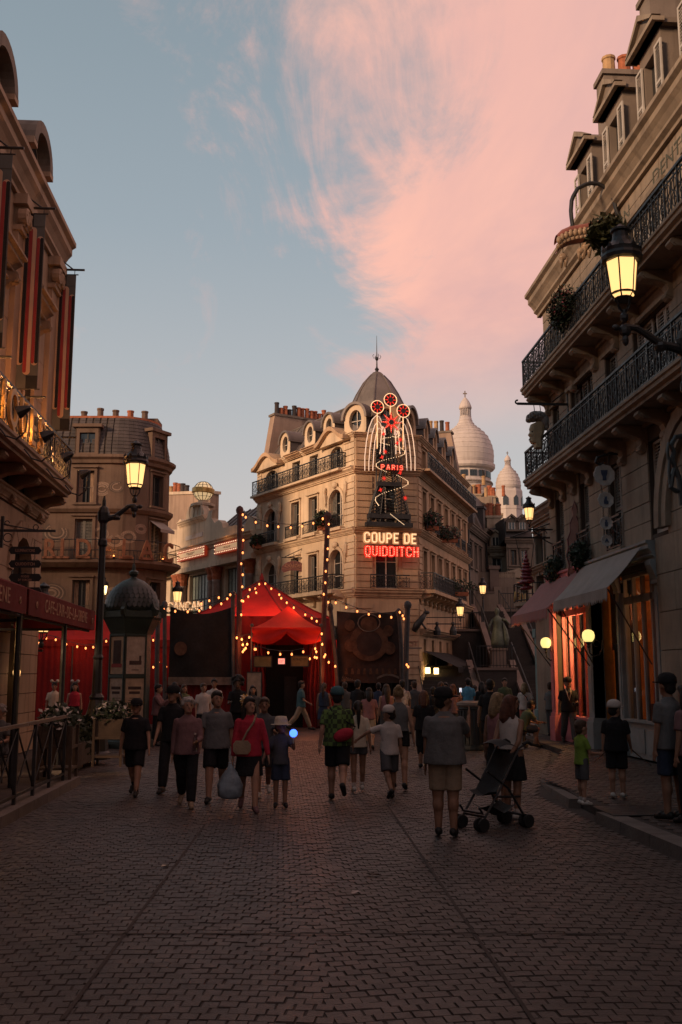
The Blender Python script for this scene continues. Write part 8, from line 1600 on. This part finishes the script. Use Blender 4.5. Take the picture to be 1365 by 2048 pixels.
# --- crowd in front of the tent
crowd = [
 (602, 1461, 1.82, 82, 'man in teal polo and khaki trousers striding right past the tent doorway', ('tealc', 'short'), ('khaki', 'pants'), ('short', 'hair_dark'), 'skin_a', ((26, 4), (-24, 20)), ((-8, 8, 20, 0), (12, 8, 50, 0))),
 (313, 1492, 1.7, 100, 'person in pale cap and pink top by the advertising column looking at a phone', ('mauve', 'long'), ('blackc', 'pants'), ('short', 'hair_dark'), 'skin_a', ST, ((40, 8, 90, .2), (40, 8, 90, .2))),
 (347, 1486, 1.74, 178, 'bearded man holding up a phone behind the row of walkers', ('blackc', 'short'), ('dgrey', 'pants'), ('short', 'hair_dark'), 'skin_a', ST, ((50, 8, 100, .3), (0, 8, 10, 0))),
 (405, 1488, 1.72, 160, 'young person in white tee standing left of another in white below the left show cloth', ('whitec', 'short'), ('blackc', 'shorts'), ('short', 'hair_brown'), 'skin_a', ST, REL),
 (427, 1482, 1.84, 185, 'tall man in a loose white tee below the left show cloth', ('whitec', 'short'), ('dgrey', 'shorts'), ('short', 'hair_dark'), 'skin_b', ST, ((20, 12, 80, .5), (20, 12, 80, .5))),
 (474, 1494, 1.86, 182, 'man with a big afro and black tee with yellow print carrying flowers', ('blackc', 'short'), ('blackc', 'pants'), ('afro', 'hair_dark'), 'skin_c', ST, ((25, 12, 70, .4), (20, 10, 80, .4))),
 (505, 1490, 1.66, 180, 'dark haired woman peeping between the afro man and the poster stand', ('dgrey', 'short'), ('blackc', 'pants'), ('long', 'hair_dark'), 'skin_a', ST, REL),
 (716, 1478, 1.8, 30, 'man in black tee by the right show cloth holding a small bright phone', ('blackc', 'short'), ('blackc', 'pants'), ('short', 'hair_dark'), 'skin_b', ST, ((0, 8, 10, 0), (40, 8, 80, .1))),
 (739, 1500, 1.62, 4, 'woman in pinkish tee and khaki shorts seen from behind', ('pinkc', 'short'), ('khaki', 'shorts'), ('bob', 'hair_dark'), 'skin_a', ((8, 3), (-10, 14)), REL),
 (774, 1492, 1.7, -10, 'woman with loose brown hair and pink top seen from behind', ('pinkc', 'tank'), ('dgrey', 'pants'), ('long', 'hair_brown'), 'skin_a', ST, REL),
 (806, 1478, 1.8, 5, 'man in a white and dark patterned shirt seen from behind', ('patterned', 'short'), ('navy', 'shorts'), ('short', 'hair_dark'), 'skin_b', ST, REL),
 (868, 1490, 1.62, 10, 'short dark haired person in black beside the red haired woman', ('blackc', 'short'), ('blackc', 'pants'), ('short', 'hair_dark'), 'skin_b', ST, REL),
 (884, 1480, 1.74, 20, 'person in a cream top near the foot of the stairs', ('cream_c', 'short'), ('khaki', 'pants'), ('short', 'hair_brown'), 'skin_a', ST, REL),
 (908, 1484, 1.68, 15, 'auburn haired woman holding up a phone near the stairs', ('mauve', 'short'), ('dgrey', 'pants'), ('bob', 'hair_red'), 'skin_a', ST, ((0, 8, 10, 0), (60, 8, 95, .1))),
 (938, 1464, 1.84, 5, 'broad man in a bright blue tee facing the stairs', ('bluec', 'short'), ('dgrey', 'pants'), ('short', 'hair_dark'), 'skin_a', ST, REL),
 (952, 1462, 1.6, 15, 'person in white half hidden behind the man in the blue tee', ('whitec', 'short'), ('dgrey', 'pants'), ('short', 'hair_brown'), 'skin_a', ST, REL),
 (1012, 1464, 1.84, 186, 'man in glasses and dark polo facing the viewer at the stairs', ('olive', 'short'), ('blackc', 'pants'), ('short', 'hair_dark'), 'skin_a', ST, REL),
 (1104, 1474, 1.72, 60, 'person in a grey tee half hidden by the pink pillar', ('greyc', 'short'), ('dgrey', 'pants'), ('short', 'hair_brown'), 'skin_b', ST, REL),
 (105, 1474, 1.72, 175, 'person in white top with a round-eared headband behind the terrace', ('cream_c', 'short'), ('blackc', 'pants'), ('short', 'hair_dark'), 'skin_b', ST, REL),
 (146, 1476, 1.72, 170, 'woman in a red strapless top with a flowered headband behind the terrace', ('redc', 'tank'), ('blackc', 'skirt'), ('long', 'hair_dark'), 'skin_a', ST, REL),
 (758, 1466, 1.68, 12, 'person in navy top seen between the pink topped women at the right show cloth', ('navy', 'short'), ('blackc', 'pants'), ('short', 'hair_dark'), 'skin_b', ST, REL),
 (830, 1470, 1.76, -15, 'man in a dark grey tee just left of the corner pillar menu board', ('dgrey', 'short'), ('khaki', 'shorts'), ('short', 'hair_brown'), 'skin_a', ((10, 3), (-12, 16)), REL),
 (893, 1468, 1.7, 200, 'woman with long dark hair facing the viewer below the dark awning', ('olive', 'short'), ('navy', 'pants'), ('long', 'hair_dark'), 'skin_a', ST, ((30, 8, 80, .3), (0, 8, 12, 0))),
 (966, 1466, 1.72, -5, 'person in black between the blue tee and the tall man in black', ('blackc', 'long'), ('dgrey', 'pants'), ('bob', 'hair_dark'), 'skin_b', ST, REL),
 (366, 1478, 1.66, 150, 'woman in an olive top far behind the grey haired lady', ('olive', 'short'), ('blackc', 'skirt'), ('long', 'hair_brown'), 'skin_a', ST, REL),
 (648, 1474, 1.7, 15, 'woman in dark dress and pony tail left of the man in green checks', ('navy', 'tank'), ('navy', 'skirt'), ('pony', 'hair_brown'), 'skin_b', ((12, 3), (-10, 16)), REL),
 (690, 1470, 1.72, -20, 'person in dark clothes standing left of the right show cloth', ('dgrey', 'short'), ('blackc', 'pants'), ('short', 'hair_brown'), 'skin_a', ST, REL)]
CR = [person(*c[:11]) for c in crowd]
for i in (18, 19):      # headbands
    o, hands, S, TL = CR[i]; c = S @ TL((0, 0, 1.75)); B(TR(*c)).ball((-.09, 0, .03), .055, 9, 6).ball((.09, 0, .03), .055, 9, 6).tube([(-.09, 0, -.02), (0, 0, .015), (.09, 0, -.02)], .015, 6).build('headband', 'cream_c' if i == 18 else 'patterned', o)
# --- things carried
def near(r, i, off=(0, 0, 0)): return hand_w(r, i) + Vector(off)
p = near(r5, 0, (0, 0, -.3)); p = near(r5, 1) if near(r5, 1).x < near(r5, 0).x else near(r5, 0)
sb = thing('shopping_bag', 'blue and white plastic shopping bag hanging from the hand of the woman in red', 'bag', p - Vector((.02, 0, .42))); B().rings([[(rx * cos(2 * pi * q / 12) * (1 + .12 * sin(q * 2.3)), ry * sin(2 * pi * q / 12), z) for q in range(12)] for z, rx, ry in ((-.1, .1, .06), (-.06, .17, .1), (.1, .18, .1), (.24, .12, .06), (.34, .05, .03), (.4, .02, .02))]).build('sack', 'bag_blue', sb, True); B().tube([(-.04, 0, .3), (-.03, 0, .42), (.03, 0, .42), (.04, 0, .3)], .012, 5).build('handle', 'bag_blue', sb)
o, hands, S, TL = r5; M5 = Matrix.LocRotScale(o.location, o.rotation_euler, None)
cb = thing('crossbody_bag', 'tan crossbody bag worn across the woman in red', 'bag', M5 @ (S @ TL((.12, .19, 1.0)))); B(RZ(-radians(176))).ext([(-.13, -.06), (-.09, -.11), (.09, -.11), (.13, -.06), (.13, .03), (.09, .08), (-.09, .08), (-.13, .03)], -.05, .05, 'y').build('pouch', 'khaki', cb)
st_ = [M5 @ (S @ TL(q)) - cb.location for q in ((.12, .17, 1.06), (.04, .165, 1.22), (-.06, .13, 1.36), (-.1, .02, 1.475), (-.08, -.1, 1.36))]; B().tube([tuple(q) for q in st_], .016, 5).build('strap', 'khaki', cb)
def small(nm, lab, cat, p, fn): o = thing(nm, lab, cat, p); fn(o); return o
small('water_bottle', 'water bottle held by the lady in mauve', 'bottle', near(r3, 0), lambda o: (B().lathe([(.03, -.12), (.033, -.1), (.033, .05), (.015, .09), (.015, .12)], 10).build('bottle', 'glass', o), B().lathe([(.017, .12), (.017, .145)], 8).build('cap', 'whitec', o)))
small('glowing_toy', 'glowing blue toy held to the mouth of the small child', 'toy', near(r7, 0, (0, -.04, .02)), lambda o: (B().ball((0, 0, 0), (.06, .03, .06), 12, 8).build('disc', 'glow_blue', o, True), B().tube([(0, 0, -.05), (0, 0, -.15)], .012, 6).build('handle', 'shoe_white', o)))
small('toy_wand', 'thin dark wand held by the boy in the white cap', 'wand', near(r25, 1), lambda o: B().tube([(-.03, 0, .05), (.12, 0, -.08), (.3, 0, -.22)], [.012, .009, .005], 6).build('stick', 'wood', o)); small('toy_wand', 'thin wand in the hands of the little boy in lime green', 'wand', near(r24, 1), lambda o: B().tube([(-.12, 0, -.12), (.05, 0, .02)], .007, 5).build('stick', 'wood', o))
for r, i, lab in ((CR[2], 0, 'phone held up by the bearded man'), (CR[7], 1, 'small bright phone held by the man in black at the right show cloth'), (CR[13], 1, 'phone held up by the auburn haired woman'), (CR[1], 0, 'phone held by the person in the pale cap')): small('phone', lab, 'phone', near(r, i, (0, 0, .03)), lambda o: (B().box(-.04, .04, -.005, .005, -.07, .08).build('case', 'shoe_dark', o), B().box(-.035, .035, -.007, -.006, -.06, .07).build('display', 'screen', o)))
o, hands, S, TL = r9; M9 = Matrix.LocRotScale(o.location, o.rotation_euler, None); small('sling_bag', 'red sling bag on the back of the man in green checks', 'bag', M9 @ (S @ TL((.1, -.22, 1.02))), lambda q: (B(RY(-.35)).ball((0, 0, 0), (.17, .07, .1), 12, 8).build('pouch', 'redc', q, True), B().tube([(.13, .02, .05), (.2, .12, .12), (-.16, .1, .32), (-.2, .2, .42)], .015, 5).build('strap', 'blackc', q)))
o, hands, S, TL = r20; M20 = Matrix.LocRotScale(o.location, o.rotation_euler, None); small('shoulder_bag', 'small black shoulder bag of the woman in the white tee', 'bag', M20 @ (S @ TL((.2, -.12, .9))), lambda q: (B().ext([(-.1, -.1), (.1, -.1), (.09, .1), (-.09, .1)], -.04, .04, 'y').build('pouch', 'blackc', q), B().tube([(0, 0, .1), (-.12, -.1, .35), (-.3, -.02, .56)], .014, 5).build('strap', 'blackc', q)))
o, hands, S, TL = r23; B(S).tube([tuple(TL(q)) for q in ((-.07, .02, 1.47), (-.05, .145, 1.34), (0, .165, 1.15), (.05, .145, 1.34), (.07, .02, 1.47))], .014, 5).build('lanyard', 'cream_c', o); small('camera', 'black camera held at the chest by the man with the lanyard', 'camera', near(r23, 0), lambda q: B().box(-.07, .07, -.04, .04, -.05, .05).lathe([(.035, 0), (.035, .08)], 10, M=TR(0, -.04, 0) @ RX(pi / 2)).build('body', 'shoe_dark', q))
small('bouquet', 'bunch of yellow flowers in the arms of the man with the afro', 'flowers', near(CR[5], 0, (.1, -.08, .05)), lambda q: foliage('blooms', q, (0, 0, 0), (.16, .1, .2), 110, 'gold', random.Random(2), .05, 'flower_w', 40))
# --- stroller
mdef('mesh_black', (.02, .02, .021), rough=.8, var=.3); p = aZ(985, 1655); SR = thing('stroller', 'empty dark folding stroller with double wheels beside the man in grey', 'stroller', (p.x, p.y, 0), radians(-62)); tb = lambda q, r=.016: B().tube(q, r, 6)
for s in (-1, 1):
    x = s * .22; tb([(x, -.35, .1), (x, -.05, .5), (x, .3, 1.02), (x, .42, 1.08)]).build('frame_tube', 'iron', SR); tb([(x, .4, .1), (x, .1, .52), (x, -.25, .75)]).build('frame_tube', 'iron', SR); tb([(x, -.1, .42), (x, .3, .4)]).build('brace', 'iron', SR); tb([(x, .38, 1.07), (x, .46, 1.1), (x, .54, 1.06)], .024).build('handle', 'mesh_black', SR)
    for y in (-.36, .4):
        for d in (-.045, .045): w = B(TR(x + d, y, .085) @ RY(pi / 2)).lathe([(.05, -.018), (.085, -.018), (.088, 0), (.085, .018), (.05, .018)], 14).build('wheel', 'mesh_black', SR); B(TR(x + d, y, .085) @ RY(pi / 2)).lathe([(.03, -.012), (.048, -.014), (.048, .014), (.03, .012)], 10).build('hub', 'dgrey', w)
tb([(-.22, -.3, .18), (.22, -.3, .18)]).build('axle', 'iron', SR); tb([(-.22, .36, .16), (.22, .36, .16)]).build('axle', 'iron', SR)
B().grid(lambda a, c: (-.2 + .4 * a, -.22 + (.14 if c < .5 else .14 + (c - .5) * .72) * (c * 2 if c < .5 else 1) + .05 * sin(pi * a) * (c > .5), .48 - .06 * sin(pi * a) + (0 if c < .5 else (c - .5) * 1.05)), 8, 10).build('seat', 'mesh_black', SR, True)
B().grid(lambda a, c: (-.22 + .44 * a, -.02 + .34 * c, .98 + .16 * sin(pi * (a * .6 + .2)) * sin(pi * (.25 + .6 * c))), 8, 6).build('hood', 'mesh_black', SR, True); B().grid(lambda a, c: (-.19 + .38 * a, -.2 + .5 * c, .2 + .12 * abs(2 * c - 1) - .05 * sin(pi * a)), 6, 8).build('basket', 'mesh_black', SR, True); tb([(-.2, -.38, .3), (-.2, -.32, .22), (.2, -.32, .22), (.2, -.38, .3)]).build('footrest', 'iron', SR)
# --- litter bin, terrace furniture, bollard seat
p = aZ(946, 1500); LBN = thing('litter_bin', 'round black litter bin with a pale lid in the middle of the crowd', 'bin', (p.x, p.y, 0)); B().lathe([(.36, 0), (.38, .04), (.38, .12), (.35, .14), (.35, 1.05), (.38, 1.08), (.38, 1.14), (.3, 1.16)], 20).build('drum', 'iron_g', LBN)
for q in range(20): a = q * pi / 10; block('slat', 'iron', LBN, 0, .07, -.015, .015, .16, 1.04, TR(.355 * cos(a), .355 * sin(a), 0) @ RZ(a + pi / 2))
B().lathe([(.4, 1.14), (.42, 1.18), (.4, 1.24), (.3, 1.28), (.16, 1.29), (.15, 1.22)], 20).build('lid', 'coping', LBN)
p = aZ(1040, 1495); bs = thing('stone_seat', 'low stone bollard seat under the sitting man', 'seat', (p.x, p.y + .1, 0)); B().lathe([(.26, 0), (.26, .08), (.2, .12), (.2, .34), (.25, .38), (.25, .42)], 14).build('block', 'kerb', bs)
for i, (x, y, face, tp, hr, sk_, lab) in enumerate(((-4.75, 14.9, 60, ('dgrey', 'short'), ('long', 'hair_dark'), 'skin_b', 'dark haired diner nearest the frame edge on the terrace'), (-5.5, 15.6, 100, ('coral', 'short'), ('short', 'hair_dark'), 'skin_b', 'diner in a coral top at the terrace table'), (-4.65, 16.5, 200, ('cream_c', 'short'), ('long', 'hair_dark'), 'skin_b', 'diner with long dark hair and pale top behind the terrace railing'), (-5.7, 17.2, 150, ('greyc', 'short'), ('short', 'hair_grey'), 'skin_a', 'grey haired diner at the back of the terrace'), (-4.9, 18.2, 190, ('greyc', 'short'), ('curly', 'hair_grey'), 'skin_a', 'white haired diner at the far end of the terrace'))):
    person(0, 0, 1.68, face, lab, tp, ('dgrey', 'pants'), hr, sk_, ((82, 86), (86, 84)), ((25, 10, 60, .2), (30, 10, 60, .2)), pos=(x, y, .14), group='diners on the cafe terrace')
    ch = thing('bistro_chair', 'bistro chair of the ' + lab, 'chair', (x, y, .14), -radians(face), 'bistro chairs on the cafe terrace'); B().lathe([(.2, .42), (.21, .44), (.2, .46)], 12).build('seat', 'wood', ch)
    for sx in (-.15, .15):
        for sy in (-.15, .15): B().tube([(sx, sy, .43), (sx * 1.2, sy * 1.2, 0)], .014, 5).build('leg', 'iron', ch)
    B().tube([(-.18, -.18, .43), (-.18, -.22, .8), (0, -.25, .92), (.18, -.22, .8), (.18, -.18, .43)], .014, 5).build('backrest', 'iron', ch)
for x, y, lab in ((-5.0, 15.7, 'small round cafe table nearest the frame edge'), (-5.2, 17.4, 'small round cafe table at the far end of the terrace')):
    t = thing('bistro_table', lab, 'table', (x, y, .14), 0, 'bistro tables on the cafe terrace'); B().lathe([(.32, .7), (.33, .72), (.32, .74)], 18).build('top', 'cream_c', t); B().lathe([(.2, 0), (.18, .03), (.03, .06), (.03, .7)], 10).build('pedestal', 'iron', t)
# --- litter and leaves on the setts, iron figure on the right-hand wall
for u, v, m, lab in ((713, 1785, 'whitec', 'scrap of white paper lying on the setts'), (741, 1749, 'hair_brown', 'curled brown leaf left of another on the setts'), (752, 1750, 'hair_brown', 'curled brown leaf right of another on the setts'), (330, 1732, 'cream_c', 'pale scrap on the setts at the left')): p = aZ(u, v, .012); o = thing('litter', lab, 'litter', p, v); B().add([(-.05, -.02, 0), (.0, -.035, .015), (.05, -.01, 0), (.04, .03, .01), (-.02, .035, .02), (-.045, .02, 0)], [(0, 1, 2, 3, 4, 5)]).build('scrap', m, o)
Y = 17.6; g = lambda u, v: ray(u, v) * (Y / ray(u, v).y) + Vector((0, 0, EYE)); p0 = g(1350, 950); o = thing('iron_figure_sign', 'grey iron creature outline hanging at the right edge below the lower balcony', 'sign', p0)
for A_, r_ in (([(1372, 872), (1352, 874), (1342, 890), (1348, 905), (1345, 920), (1350, 935)], .05), ([(1338, 885), (1335, 905), (1338, 920)], .03), ([(1350, 935), (1345, 955), (1342, 975), (1352, 982), (1368, 984)], .045), ([(1350, 935), (1358, 955), (1362, 990), (1364, 1010)], .05), ([(1340, 915), (1338, 945), (1340, 968)], .03)): B().tube([tuple(g(*q) - p0) for q in A_], r_, 7).build('limb', 'iron_g', o)
